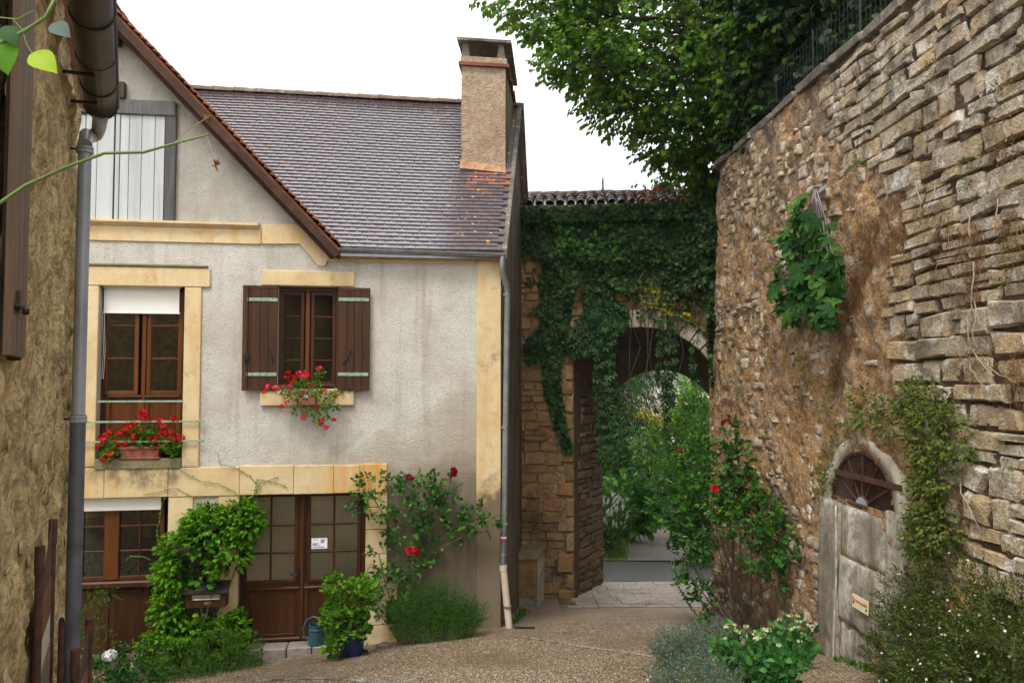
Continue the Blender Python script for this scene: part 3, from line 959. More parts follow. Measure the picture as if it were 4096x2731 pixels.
# ------------------------------------------------------------------ thin lines of setts across the gravel
def sett_line(name, pts, nset, wd):
    pts = np.array([gnd(*p) for p in pts])
    L = np.concatenate([[0], np.cumsum(np.linalg.norm(np.diff(pts, axis=0), axis=1))])
    root = None
    me = []
    for q in range(4):
        me.append(stone_variant(90 + q, .3, .1, M['rock']))
    base = []
    for i in range(nset + 1):
        f = L[-1] * i / nset
        base.append([np.interp(f, L, pts[:, k]) for k in range(3)])
    base = np.array(base)
    V, F = [], []
    for i, b in enumerate(base):
        d = base[min(i + 1, nset)] - base[max(i - 1, 0)]
        nrm = np.array([-d[1], d[0], 0]); nrm /= np.linalg.norm(nrm)
        for sg in (-1, 1):
            q = b + nrm * wd * .5 * sg
            V.append((q[0], q[1], float(ground_z(q[:1], q[1:2])[0]) + .004))
        if i:
            F.append((2 * i - 2, 2 * i - 1, 2 * i + 1, 2 * i))
    root = obj(name, V, F, M['mortar'], kind='structure')
    for i in range(nset):
        a, b = base[i], base[i + 1]
        if random.random() < .12: continue
        c = (a + b) / 2
        d = b - a
        o = link('sett', random.choice(me), root)
        z = float(ground_z(c[:1], c[1:2])[0])
        o.location = (c[0], c[1], z - .012)
        sl = (float(gz(c[0], c[1] + .2)) - float(gz(c[0], c[1] - .2))) / .4
        o.rotation_euler = Matrix.Rotation(math.atan(sl), 3, 'X').to_euler() if False else (R(-90) + math.atan(sl), 0, math.atan2(d[1], d[0]) + random.uniform(-.08, .08))
        o.scale = (np.linalg.norm(d[:2]) * random.uniform(.7, .95), .045, wd * random.uniform(.65, 1))

# ------------------------------------------------------------------ generic rough stones (unit block, rough face towards -y)
def stone_variant(seed, rnd_=.22, rough=.06, mat=None, nx=5, nz=5, face=.22):
    """irregular four-sided block: jittered outline, chipped arris, uneven face"""
    rg = np.random.default_rng(seed)
    us = np.array([-.5, -.5 + .07, -.16, .16, .5 - .07, .5]); vs = np.array([-.5, -.5 + .1, -.15, .15, .5 - .1, .5])
    cor = {(a, b): rg.normal(0, rough, 2) for a in (0, 1) for b in (0, 1)}
    tilt = rg.normal(0, .06, 2)
    o1 = rg.random(3) * 40
    V = []
    for u in us:
        for v in vs:
            a, b = u + .5, v + .5
            d = cor[0, 0] * (1 - a) * (1 - b) + cor[1, 0] * a * (1 - b) + cor[0, 1] * (1 - a) * b + cor[1, 1] * a * b
            nn = fbm(np.array([[u * 3.1 + o1[0], v * 3.1 + o1[1], o1[2]]]), 3)[0] - .5
            n2 = fbm(np.array([[u * 4.1 + o1[1], v * 4.1 + o1[2], o1[0]]]), 3)[0] - .5
            edge = (abs(u) > .49) + (abs(v) > .49)
            k = 1 - (rnd_ * .42 if edge == 2 else 0)
            y = -.5 + nn * 1.0 * face + tilt[0] * u + tilt[1] * v * .6 + (.42 * rnd_ + .10 + .25 * max(0, n2)) * (edge > 0)
            V.append((u * k + d[0] * .8 + n2 * .18 * (edge > 0), y, v * k + d[1] * .8 + nn * .18 * (edge > 0)))
    nx = nz = 5
    m = nz + 1
    F = []
    for i in range(nx):
        for j in range(nz):
            a = i * m + j
            F.append((a, a + m, a + m + 1, a + 1))
    ring = [i * m for i in range(nx + 1)] + [nx * m + j for j in range(1, m)] + [i * m + nz for i in range(nx - 1, -1, -1)] + [j for j in range(nz - 1, 0, -1)]
    o = len(V)
    for q in ring:
        V.append((V[q][0] * .98, .5, V[q][2] * .98))
    kk = len(ring)
    for i in range(kk):
        j = (i + 1) % kk
        F.append((ring[j], ring[i], o + i, o + j))
    me = mesh_np('stone', np.array(V), F, mat or M['rubble'], smooth=True)
    bm = bmesh.new(); bm.from_mesh(me)
    for e in bm.edges:
        if len(e.link_faces) == 2 and e.calc_face_angle(0) > R(38): e.smooth = False
    bm.to_mesh(me); bm.free()
    return me

def coursed(u0, u1, v0, v1, hr, wr, keep=lambda u, v, w, h: True, seed=3, split=.14):
    rg = random.Random(seed)
    out = []
    v = v0
    while v < v1:
        h = rg.uniform(*hr)
        if rg.random() < .18: h *= .6
        u = u0 - rg.random() * wr[1] * .5
        while u < u1:
            wd = rg.uniform(*wr) * (1.25 if rg.random() < .2 else 1)
            # now and then two thin stones share a course
            if rg.random() < split and h > hr[0] * 1.15:
                f = rg.uniform(.4, .6)
                parts_ = [(u + wd / 2, v + h * f / 2, wd, h * f), (u + wd / 2, v + h * f + h * (1 - f) / 2, wd, h * (1 - f))]
            else:
                parts_ = [(u + wd / 2, v + h / 2 + rg.uniform(-.012, .012), wd, h * rg.uniform(.92, 1.06))]
            for p in parts_:
                if keep(*p): out.append(p)
            u += wd
        v += h
    return out

def lay_stones(parent, rects, frame, variants, depth, proud=.0, gap=.012, limit=300, key=None, name='stone', tilt=.03):
    """frame(u, v) -> world point, local x axis, local y axis (into the wall)"""
    if key: rects = sorted(rects, key=key)
    Mi = _mw(parent).inverted()
    joinV, joinF, joinR, off = [], [], [], 0
    for i, (u, v, wd, h) in enumerate(rects):
        p, ex, ey = frame(u, v)
        ex = np.asarray(ex) / np.linalg.norm(ex); ey = np.asarray(ey) / np.linalg.norm(ey)
        ez = np.cross(ex, ey)
        d = depth * random.uniform(.85, 1.15)
        pr = proud + random.uniform(-.016, .018)
        c = np.asarray(p) - ey * pr + ey * d / 2
        B = Matrix(((ex[0], ey[0], ez[0]), (ex[1], ey[1], ez[1]), (ex[2], ey[2], ez[2])))
        B = B @ Matrix.Rotation(random.uniform(-tilt, tilt), 3, 'Y') @ Matrix.Rotation(random.uniform(-tilt, tilt) * 1.5, 3, 'Z')
        S = Matrix.Diagonal((max(.03, wd - gap), d, max(.03, h - gap)))
        X = Mi @ (Matrix.Translation(Vector(c)) @ (B @ S).to_4x4())
        me = variants[i % len(variants)]
        if i < limit:
            o = link(name, me, parent)
            o.matrix_basis = X
        else:
            nv = len(me.vertices)
            co = np.empty(nv * 3); me.vertices.foreach_get('co', co)
            A_ = np.array(X)
            joinV.append(co.reshape(-1, 3) @ A_[:3, :3].T + A_[:3, 3])
            joinF += [tuple(q + off for q in pl.vertices) for pl in me.polygons]
            joinR.append(np.full(nv, random.random()))
            off += nv
    if joinV:
        link(name, mesh_np(name, np.concatenate(joinV), joinF, variants[0].materials[0], True, np.concatenate(joinR)), parent, kind='stuff')

def lumps(name, pts, nrm, size, mat, parent, flat=.55, seed=5, kind='stuff'):
    """many small rounded stones half sunk in mortar, one joined part"""
    bm = bmesh.new(); bmesh.ops.create_icosphere(bm, subdivisions=1, radius=1.0)
    bm.verts.index_update()
    TV = np.array([v.co[:] for v in bm.verts]); TF = np.array([[v.index for v in f.verts] for f in bm.faces]); bm.free()
    rg = np.random.default_rng(seed)
    n = len(pts); k = len(TV)
    nrm = nrm / np.linalg.norm(nrm, axis=1, keepdims=True)
    up = np.tile([0, 0, 1.0], (n, 1)) + rg.normal(0, .25, (n, 3))
    a = np.cross(up, nrm); a /= np.linalg.norm(a, axis=1, keepdims=True)
    b = np.cross(nrm, a)
    sz = np.asarray(size)
    jit = 1 + rg.normal(0, .2, (n, k, 1))
    T = np.sign(TV[None]) * np.abs(TV[None]) ** .6 * jit * .85
    V = pts[:, None] + sz[:, 0, None, None] * T[..., 0:1] * a[:, None] + sz[:, 1, None, None] * T[..., 1:2] * b[:, None] + (sz.min(1) * flat)[:, None, None] * T[..., 2:3] * nrm[:, None]
    F = (TF[None] + (np.arange(n) * k)[:, None, None]).reshape(-1, 3).astype(np.int32)
    return obj(name, V.reshape(-1, 3), F, mat, parent, True, True, np.repeat(rg.random(n), k), kind=kind)

sett_line('drain_line', [(2090, 2545), (2300, 2580), (2480, 2605), (2640, 2635)], 26, .09)
sett_line('edging_line', [(1010, 2722), (1250, 2716), (1420, 2722), (1640, 2738)], 24, .11)
# ================================================================== THE VILLAGE HOUSE
house = thing('village_house', 'roughcast village house with ochre trim, purple brown tiled roof and tall chimney', 'house', HO, TH)
SK = .235                                   # the right flank runs back at a skew
EZ, RZ, RY = 5.54, 8.80, 3.0               # eaves height, ridge height, ridge distance behind the facade
SL = (RZ - EZ) / (RY + .15)
s_ap, z_ap = fac(440, 20, .25)
s_ev, z_ev = fac(1358, 985, .25)
GS = (z_ap - z_ev) / (s_ev - s_ap)          # slope of the gable roof
SLEFT = 2 * s_ap - s_ev

def frect(x0, y0, x1, y1, off=0.0):
    """photograph rectangle -> s0, s1, z0, z1 on the facade"""
    a, b = fac(x0, y1, off), fac(x1, y0, off)
    c, d = fac(x0, y0, off), fac(x1, y1, off)
    return (a[0] + c[0]) / 2, (b[0] + d[0]) / 2, (a[1] + d[1]) / 2, (b[1] + c[1]) / 2

OP1 = frect(391, 1130, 735, 1837)           # french window
OP2 = frect(1110, 1146, 1358, 1555)         # shuttered window
OP3 = frect(956, 1972, 1461, 2576)          # double door
OP4 = frect(60, 1990, 671, 2640)            # lower left window and doors
OP4 = (OP4[0], OP4[1], OP3[2] - .05, OP4[3])
ZB = -1.3
# ---- facade wall with real openings
def pierced_wall(name, s0, s1, z0, z1, ops, depth, mat, y=0.0):
    cs = sorted({s0, s1, *[o[0] for o in ops], *[o[1] for o in ops]})
    cz = sorted({z0, z1, *[o[2] for o in ops], *[o[3] for o in ops]})
    V, F, idx = [], [], {}
    def vid(a, b, c):
        key = (round(a, 5), round(b, 5), round(c, 5))
        if key not in idx:
            idx[key] = len(V); V.append((a, b, c))
        return idx[key]
    def inside(a, b):
        return any(o[0] < a < o[1] and o[2] < b < o[3] for o in ops)
    for i in range(len(cs) - 1):
        for j in range(len(cz) - 1):
            if not inside((cs[i] + cs[i + 1]) / 2, (cz[j] + cz[j + 1]) / 2):
                F.append(tuple(vid(a, y, c) for a, c in ((cs[i], cz[j]), (cs[i + 1], cz[j]), (cs[i + 1], cz[j + 1]), (cs[i], cz[j + 1]))))
    for o in ops:
        P = [(o[0], o[2]), (o[1], o[2]), (o[1], o[3]), (o[0], o[3])]
        for k in range(4):
            a, b = P[k], P[(k + 1) % 4]
            F.append(tuple(vid(*q) for q in ((a[0], y, a[1]), (a[0], y + depth, a[1]), (b[0], y + depth, b[1]), (b[0], y, b[1]))))
    return obj(name, V, F, mat, house)

GBASE = fac(700, 900)[1]
pierced_wall('front_wall', SLEFT + .1, 0.0, ZB, EZ + .12, [OP1, OP2, OP3, OP4], .22, M['plaster'])
# gable above the eaves line (set 4 mm behind the front so nothing is coplanar)
zt = lambda s: z_ap - .14 - abs(s - s_ap) * GS
zb = EZ + .118
sr = s_ap + (z_ap - .14 - zb) / GS
MB().prism([(2 * s_ap - sr, zb), (sr, zb), (s_ap, z_ap - .14)], .004, .25).build('gable_wall', M['plaster'], house)
# flank, back and floor slabs
YB = 6.2
mb = MB()
P = lambda yl, z, e=0.0: (SK * yl + e, yl, z)
prof = [(0.002, ZB), (YB, ZB), (YB, EZ), (RY, RZ - .06), (0.002, EZ + .10)]
V = [P(y, z) for y, z in prof] + [P(y, z, -.3) for y, z in prof]
n = 5
F = [tuple(range(n)), tuple(range(2 * n - 1, n - 1, -1))] + [(i, i + n, (i + 1) % n + n, (i + 1) % n) for i in range(n)]
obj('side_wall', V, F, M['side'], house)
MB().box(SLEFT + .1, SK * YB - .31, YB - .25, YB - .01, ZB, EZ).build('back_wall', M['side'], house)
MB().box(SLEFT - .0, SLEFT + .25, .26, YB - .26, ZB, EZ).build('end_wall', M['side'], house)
ff = (OP1[2] + OP4[3]) / 2
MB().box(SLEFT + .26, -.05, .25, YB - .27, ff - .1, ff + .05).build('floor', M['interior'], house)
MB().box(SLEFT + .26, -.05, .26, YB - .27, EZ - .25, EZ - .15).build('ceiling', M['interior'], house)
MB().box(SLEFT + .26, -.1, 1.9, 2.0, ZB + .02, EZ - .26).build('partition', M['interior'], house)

# ---- main roof, tile by tile
roof = MB()
a0, a1 = -.15, RY
zr = lambda yl: EZ + SL * (yl + .15)
sl0 = s_ap + .3
V = [(s_ev - .12, a0, zr(a0) - .02), (SK * a0 + .06, a0, zr(a0) - .02), (SK * a1 + .06, a1, zr(a1) - .02), (sl0, a1, zr(a1) - .02), (SK * (2 * RY + .1) + .06, 2 * RY + .15, EZ - .02), (sl0, 2 * RY + .15, EZ - .02)]
V += [(x, y, z - .10) for x, y, z in V]
F = [(0, 1, 2, 3), (3, 2, 4, 5), (7, 6, 9, 8), (8, 9, 11, 10), (0, 6, 7, 1), (1, 7, 8, 2), (2, 8, 10, 4), (4, 10, 11, 5), (5, 11, 9, 3), (3, 9, 6, 0)]
roofo = obj('roof', V, F, M['tile'], house)
tw, te = .18, .0965
slen = math.hypot(RY + .15, RZ - EZ)
nrow = int(slen / te)
ca, sa = (RY + .15) / slen, (RZ - EZ) / slen
tvar = []
for q in range(5):
    rg = random.Random(q)
    mb = MB()
    L_ = te * 1.9
    c = .0015
    V = []
    for zz in (0, 1):
        for (x, y) in ((-.5, 0), (-.17, -.004 + rg.uniform(-.002, .002)), (.17, -.004 + rg.uniform(-.004, .004)), (.5, 0), (.5, L_), (-.5, L_)):
            bow = .004 * (1 - (x * 2) ** 2)
            V.append((x * (tw - .005), y, (-.032 if zz == 0 else 0) + bow * .5))
    F = [(5, 4, 3, 2, 1, 0), (6, 7, 8, 9, 10, 11)] + [(i, (i + 1) % 6, (i + 1) % 6 + 6, i + 6) for i in range(6)]
    tvar.append(mesh_np('tile', np.array(V), F, M['tile']))
tl = []
cy0, cs0, cs1 = 1.36, -.47, .26             # chimney footprint
for r_ in range(nrow):
    d0 = r_ * te
    yl = -.17 + d0 * ca; z = EZ + .0 + (d0 - .02) * sa
    s_right = SK * yl + .055
    # valley against the gable roof
    s_val = s_ev - (z - z_ev) / GS - .25
    s = s_right - tw / 2 - (tw / 2 if r_ % 2 else 0)
    while s > s_val:
        if not (yl > cy0 - .04 and s > cs0 - .0 + SK * (yl - cy0) and s < cs1 + 2):
            tl.append((r_, s, yl, z))
        s -= tw
Rx = Matrix.Rotation(math.atan2(sa, ca) - .16, 4, 'X')
join = [[], [], [], 0]
for i, (r_, s, yl, z) in enumerate(tl):
    X = Matrix.Translation((s + random.uniform(-.002, .002), yl + random.uniform(-.0015, .0015), z + .038 + random.uniform(-.001, .001) + .010 * math.sin(s * 1.3))) @ Rx @ Matrix.Rotation(random.uniform(-.006, .006), 4, 'Z') @ Matrix.Rotation(random.uniform(-.005, .005), 4, 'Y')
    me = random.choice(tvar)
    if i < 298:
        o = link('tile', me, roofo); o.matrix_basis = X
    else:
        co = np.empty(len(me.vertices) * 3); me.vertices.foreach_get('co', co)
        A_ = np.array(X)
        join[0].append(co.reshape(-1, 3) @ A_[:3, :3].T + A_[:3, 3])
        join[1] += [tuple(q + join[3] for q in pl.vertices) for pl in me.polygons]
        join[2].append(np.full(len(me.vertices), random.random()))
        join[3] += len(me.vertices)
link('upper_tiles', mesh_np('upper_tiles', np.concatenate(join[0]), join[1], M['tile'], False, np.concatenate(join[2])), roofo, kind='stuff')
# ridge tiles
s = SK * RY + .02
while s > s_ap + .2:
    V, F = [], []
    L_ = .42
    r0, r1 = .105, .12
    for q, (sx, rr) in enumerate(((0, r0), (-L_, r1))):
        for a in np.linspace(-.05, math.pi + .05, 9):
            V.append((s + sx, RY + rr * math.cos(a), RZ - .03 + rr * .8 * math.sin(a) + random.uniform(-.004, .004)))
    for j in range(8): F.append((j, j + 1, j + 10, j + 9))
    F.append(tuple(range(8, -1, -1))); F.append(tuple(range(9, 18)))
    obj('ridge_tile', V, F, M['ridge'], roofo)
    s -= .36
# verge boards of the flank
mb = MB()
mb.add([(SK * y + e, y, zr(y) + dz) for y, e, dz in ((-.15, .03, .03), (-.15, .1, .03), (-.15, .1, -.1), (-.15, .03, -.1), (RY, .03, .03), (RY, .1, .03), (RY, .1, -.1), (RY, .03, -.1))], [(0, 1, 2, 3), (7, 6, 5, 4), (0, 4, 5, 1), (1, 5, 6, 2), (2, 6, 7, 3), (3, 7, 4, 0)])
mb.build('verge', M['coping'], house)
yb = 2 * RY + .15
mb = MB()
mb.add([(SK * y + e, y, z) for y, z, e in ((RY, RZ + .06, -.1), (RY, RZ + .06, .14), (RY, RZ - .08, .14), (RY, RZ - .08, -.1), (yb, EZ + .1, -.1), (yb, EZ + .1, .14), (yb, EZ - .04, .14), (yb, EZ - .04, -.1))], [(0, 1, 2, 3), (7, 6, 5, 4), (0, 4, 5, 1), (1, 5, 6, 2), (2, 6, 7, 3), (3, 7, 4, 0)])
mb.build('rear_verge', M['coping'], house)

# ---- gable roof with its barge boards and verge tiles
gr = MB()
for sg in (1, -1):
    se = s_ap + sg * (s_ev - s_ap)
    V = []
    for y in (-.28, 5.2):
        V += [(s_ap, y, z_ap - .03), (se, y, z_ev - .03), (se, y, z_ev - .09), (s_ap, y, z_ap - .09)]
    if sg < 0: gr.add(V, [(0, 1, 2, 3), (7, 6, 5, 4), (0, 4, 5, 1), (1, 5, 6, 2), (2, 6, 7, 3)])
    else: gr.add(V, [(3, 2, 1, 0), (4, 5, 6, 7), (1, 5, 4, 0), (2, 6, 5, 1), (3, 7, 6, 2)])
groof = gr.build('gable_roof', M['claytile'], house)
gl = math.hypot(s_ev - s_ap, z_ap - z_ev)
gc, gs_ = (s_ev - s_ap) / gl, (z_ap - z_ev) / gl
for sg in (1, -1):
    mb = MB()
    for (o0, o1, y0, y1) in ((-.05, -.155, -.30, -.255), (-.13, -.205, -.20, -.10)):
        V = []
        cut = (z_ap + o1 / gc - z_ev + .16) / GS
        for y in (y0, y1):
            V += [(s_ap, y, z_ap + o0 / gc), (s_ap + sg * gl * gc, y, z_ev + o0 / gc), (s_ap + sg * gl * gc, y, z_ev - .12), (s_ap + sg * cut, y, z_ev - .16), (s_ap, y, z_ap + o1 / gc)]
        F = [(0, 1, 2, 3, 4), (9, 8, 7, 6, 5)] + [(i, i + 5, (i + 1) % 5 + 5, (i + 1) % 5) for i in range(5)]
        mb.add(V, F if sg < 0 else [f[::-1] for f in F])
    mb.build('barge_board', M['barge'], house)
# soffit
for sg in (1, -1):
    V = []
    for y in (-.255, .02):
        V += [(s_ap, y, z_ap - .07 / gc), (s_ap + sg * gl * gc, y, z_ev - .07 / gc), (s_ap + sg * gl * gc, y, z_ev - .095 / gc), (s_ap, y, z_ap - .095 / gc)]
    MB().add(V, [(0, 1, 2, 3), (7, 6, 5, 4), (0, 4, 5, 1), (1, 5, 6, 2), (2, 6, 7, 3), (3, 7, 4, 0)]).build('soffit', M['old_wood'], house)
# verge tiles: three columns of overlapping tiles stepping down the slope
vt = []
for q in range(4):
    rg = random.Random(50 + q)
    V, F = [], []
    for y in (0, .26):
        for a in np.linspace(0, 1, 5):
            V.append((a * .185, y, .022 * math.sin(a * math.pi) + rg.uniform(-.003, .003)))
        for a in np.linspace(1, 0, 5):
            V.append((a * .185, y, .022 * math.sin(a * math.pi) - .018))
    F = [tuple(range(9, -1, -1)), tuple(range(10, 20))] + [(i, (i + 1) % 10, (i + 1) % 10 + 10, i + 10) for i in range(10)]
    vt.append(mesh_np('verge_tile', np.array(V), F, M['claytile']))
nv = int(gl / .118)
for i in range(nv):
    for c in range(3):
        d = i * .118
        o = link('verge_tile', random.choice(vt), groof)
        o.matrix_basis = Matrix.Translation((s_ap + gc * d + .02, -.33 + c * .262 + random.uniform(-.012, .012), z_ap - gs_ * d - .01 + random.uniform(-.004, .008))) @ Matrix.Rotation(math.atan2(gs_, gc) - .07 + random.uniform(-.03, .03), 4, 'Y')
for i in range(4):
    o = link('verge_tile', random.choice(vt), groof)
    d = i * .118
    o.matrix_basis = Matrix.Translation((s_ap - gc * d - .02, -.07, z_ap - gs_ * d - .01)) @ Matrix.Rotation(math.pi, 4, 'Z') @ Matrix.Rotation(math.atan2(gs_, gc) - .07, 4, 'Y')
mb = MB()
for y in np.arange(-.34, 4.5, .36):
    V, F = [], []
    for q, (yy, rr) in enumerate(((y, .12), (y + .4, .10))):
        for a in np.linspace(0, math.pi, 8):
            V.append((s_ap + rr * math.cos(a), yy, z_ap - .03 + rr * .8 * math.sin(a)))
    for j in range(7): F.append((j, j + 1, j + 9, j + 8))
    F.append(tuple(range(8))); F.append(tuple(range(15, 7, -1)))
    obj('ridge_tile', V, F, M['claytile'], groof)
# little purlin end blocks in the gable and the beam ends
for (x0, x1) in ((440, 462), (484, 506)):
    a = frect(x0, 336, x1, 402)
    MB().box(a[0], a[1], -.10, .02, a[2], a[3], .008).build('beam_end', M['old_wood'], house)
a = frect(455, 100, 490, 190)
MB().box(a[0], a[1], -.24, .02, a[2], a[3], .01).build('purlin_end', M['old_wood'], house)

# ---- loft hatch
a = frect(170, 399, 708, 459)
MB().box(a[0], a[1], -.07, .03, a[2], a[3], .012).build('hatch_beam', M['grey_beam'], house)
a = frect(662, 459, 706, 893)
MB().box(a[0], a[1], -.055, .03, a[2], a[3] + .0, .012).build('hatch_post', M['grey_beam'], house)
hatch = obj('loft_hatch', *(lambda m: (m.V, m.F))(MB().box(frect(170, 462, 660, 890)[0], frect(170, 462, 660, 890)[1], -.012, .03, *frect(170, 462, 660, 890)[2:])), M['old_wood'], house)
for (x0, x1) in ((180, 235), (236, 292), (294, 342), (344, 390), (391, 457), (464, 481), (482, 517), (518, 567), (568, 620), (621, 659)):
    b = frect(x0, 462, x1, 889)
    MB().box(b[0] + .002, b[1] - .002, -.035 if x0 != 464 else -.05, -.013, b[2] + .003, b[3] - .003, .003).build('board', M['white_board'], hatch)

# ---- ochre bands, lintels, surrounds
def band(name, rect, off, mat='cream', c=.008, parent=None, back=.02):
    s0, s1, z0, z1 = rect
    return MB().box(s0, s1, -off, back, z0, z1, c).build(name, M[mat], parent or house)
c1 = frect(150, 890, 1046, 968)
band('cornice_band', (c1[0], c1[1], c1[2], c1[3] - .06), .025)
s0, s1, z0, z1 = c1
mb = MB()
zz = z1 - .062
pr = [(-.105, zz + .075), (-.105, zz + .045), (-.03, zz), (.02, zz), (.02, zz + .095)]
V = [(s0, y, z) for y, z in pr] + [(s1 - .03, y, z) for y, z in pr]
n = len(pr)
mb.add(V, [tuple(range(n)), tuple(range(2 * n - 1, n - 1, -1))] + [(i, i + n, (i + 1) % n + n, (i + 1) % n) for i in range(n)])
mb.build('cornice', M['cream'], house)
# raking band following the gable foot
pp = [fac(x, y) for x, y in ((1048, 976), (1200, 976), (1273, 1063), (1300, 1064), (1322, 1010), (1190, 898), (1048, 899))]
MB().prism(pp, -.03, .02).build('raking_band', M['cream'], house)
b = frect(1302, 1005, 1910, 1052)
band('eaves_band', (fac(1302, 1040)[0], fac(1904, 1040)[0], b[2], EZ + .06), .022)
b = frect(1906, 1010, 2000, 2480)
qw = (b[0], -.004)
band('corner_strip', (qw[0], qw[1], -.1, EZ + .06), .026)
lint1 = frect(170, 1068, 842, 1144)
band('window_lintel', lint1, .035)
MB().box(lint1[0], lint1[1] - .03, -.055, .0, lint1[3] + .004, lint1[3] + .04, .01).build('drip_mould', M['moss'], house)
j = frect(735, 1146, 802, 1866)
band('window_jamb', (OP1[1], j[1], j[2], lint1[2] - .003), .028)
j0 = frect(320, 1146, 391, 1866)
band('window_jamb', (j0[0], OP1[0], j0[2], lint1[2] - .003), .028)
sl1 = frect(383, 1838, 737, 1874)
MB().box(OP1[0] + .002, OP1[1] - .002, -.05, .20, sl1[2], OP1[2] + .012, .01).build('window_sill', M['moss'], house)
l2 = frect(1048, 1084, 1418, 1144)
band('window_lintel', l2, .026)
sl2 = frect(1043, 1568, 1415, 1621)
band('window_sill', (sl2[0], sl2[1], sl2[2], OP2[2] - .004), .06)
# long lintel over door and lower window, cut in blocks
lz = (fac(1200, 1975)[1], fac(1200, 1858)[1])
xs_ = [150, 420, 675, 960, 1176, 1335, 1440, 1549]
for i in range(len(xs_) - 1):
    a, b_ = fac(xs_[i], 1910)[0], fac(xs_[i + 1], 1910)[0]
    band('door_lintel', (a + .002, b_ - .002, lz[0] + .004 * (i % 2), lz[1] - .006 * ((i * 7) % 3)), .03 + .003 * (i % 2))
# jamb blocks right of the door, left pier facing
z = -.05
k = 0
while z < lz[0] - .02:
    h = min(random.uniform(.26, .4), lz[0] - z)
    a = fac(1461, 2200)[0]; b_ = fac(1548 if k % 2 else 1590, 2200)[0]
    if z > .9: b_ = fac(1548, 2200)[0]
    band('jamb_block', (a + .004, b_, z, z + h - .008), .03 + .004 * (k % 2))
    z += h; k += 1
a, b_ = fac(671, 2200)[0], fac(770, 2200)[0]
band('pier_block', (a, b_, fac(700, 2160)[1], lz[0] - .004), .02)
a, b_ = fac(872, 2200)[0], fac(955, 2200)[0]
band('pier_block', (a, b_, -.1, lz[0] - .004), .02)
# door step
stepz = OP3[2]
for i, (x0, x1) in enumerate(((948, 1050), (1052, 1150), (1152, 1250), (1252, 1352), (1354, 1470))):
    MB().box(fac(x0, 2600)[0] + .004, fac(x1, 2600)[0] - .004, -.16 - .01 * (i % 2), .21, stepz - .16 - .002 * (i % 3), stepz + .01, .012).build('step_block', M['pave'], house)

# ---- windows and doors
def leaf_frame(mb, s0, s1, z0, z1, st, y0, y1, bot=None):
    """stiles and rails of one casement"""
    bot = bot or st
    mb.box(s0, s0 + st, y0, y1, z0, z1, .004)
    mb.box(s1 - st, s1, y0, y1, z0, z1, .004)
    mb.box(s0 + st, s1 - st, y0 + .002, y1 - .002, z0, z0 + bot, .004)
    mb.box(s0 + st, s1 - st, y0 + .002, y1 - .002, z1 - st, z1, .004)

def sash(parent, s0, s1, zs, ncol, y, mat, st=.06, bar=.022):
    """glazed part between heights zs (list of pane borders, bottom to top) -> frame part with panes as sub-parts"""
    z0, z1 = zs[0], zs[-1]
    mb = MB()
    leaf_frame(mb, s0 - st, s1 + st, z0 - st, z1 + st, st, y - .02, y + .03)
    f = mb.build('casement', mat, parent)
    for zb_ in zs[1:-1]:
        MB().box(s0, s1, y - .018, y + .02, zb_ - bar / 2, zb_ + bar / 2, .006).build('glazing_bar', mat, f)
    cw = (s1 - s0) / ncol
    for c in range(1, ncol):
        MB().box(s0 + cw * c - bar / 2, s0 + cw * c + bar / 2, y - .021, y + .018, z0, z1, .006).build('glazing_bar', mat, f)
    for c in range(ncol):
        for r_ in range(len(zs) - 1):
            MB().box(s0 + cw * c + .001, s0 + cw * (c + 1) - .001, y + .004, y + .008, zs[r_] + .001, zs[r_ + 1] - .001).build('pane', M['glass'], f)
    return f

def zl(x, ys): return [fac(x, y)[1] for y in ys]
yw = .15
# french window, upper left
mb = MB()
mb.box(OP1[0] + .003, OP1[0] + .06, yw - .03, yw + .05, OP1[2] + .02, OP1[3] - .003, .004)
mb.box(OP1[1] - .06, OP1[1] - .003, yw - .03, yw + .05, OP1[2] + .02, OP1[3] - .003, .004)
mb.box(OP1[0] + .06, OP1[1] - .06, yw - .028, yw + .048, OP1[3] - .07, OP1[3] - .003, .004)
fw = mb.build('french_window', M['wood'], house)
zs1 = zl(570, (1563, 1433, 1300, 1175))
for (x0, x1) in ((431, 539), (606, 713)):
    sash(fw, fac(x0, 1400, -.15)[0], fac(x1, 1400, -.15)[0], zs1, 1, yw, M['wood_orange'], .055)
zb1 = zs1[0] - .055
sm = fac(572, 1700, -.15)[0]
mb = MB().box(OP1[0] + .062, OP1[1] - .062, yw, yw + .03, OP1[2] + .03, zb1 - .03)
pan = mb.build('lower_panel', M['wood_orange'], fw)
for (a, b_) in ((OP1[0] + .062, OP1[0] + .12), (sm - .075, sm - .003), (sm + .003, sm + .075), (OP1[1] - .12, OP1[1] - .062)):
    MB().box(a, b_, yw - .02, yw - .001, OP1[2] + .03, zb1 - .03, .004).build('stile', M['wood_orange'], pan)
for (a, b_) in ((OP1[0] + .07, sm - .01), (sm + .01, OP1[1] - .07)):
    MB().box(a, b_, yw - .045, yw + .02, zb1 - .05, zb1 - .004, .012).build('weather_bar', M['wood'], fw)
    MB().box(a, b_, yw - .04, yw + .02, OP1[2] + .04, OP1[2] + .09, .012).build('weather_bar', M['wood'], fw)
MB().box(sm - .028, sm + .028, yw - .034, yw - .021, OP1[2] + .06, OP1[3] - .1, .006).build('meeting_cover', M['wood_orange'], fw)
bl = frect(415, 1136, 717, 1250, -.08)
rb = MB().box(bl[0], bl[1], .088, .092, bl[2], bl[3] - .02).build('roller_blind', M['blind'], house)
MB().box(bl[0] - .01, bl[1] + .01, .082, .10, bl[2] - .015, bl[2] + .004, .004).build('hem_bar', M['blind'], rb)
mb = MB(); mb.tube([(bl[0] - .015, .09, bl[3] - .03), (bl[1] + .015, .09, bl[3] - .03)], .025, 10); mb.build('roller', M['blind'], rb)
mb = MB()
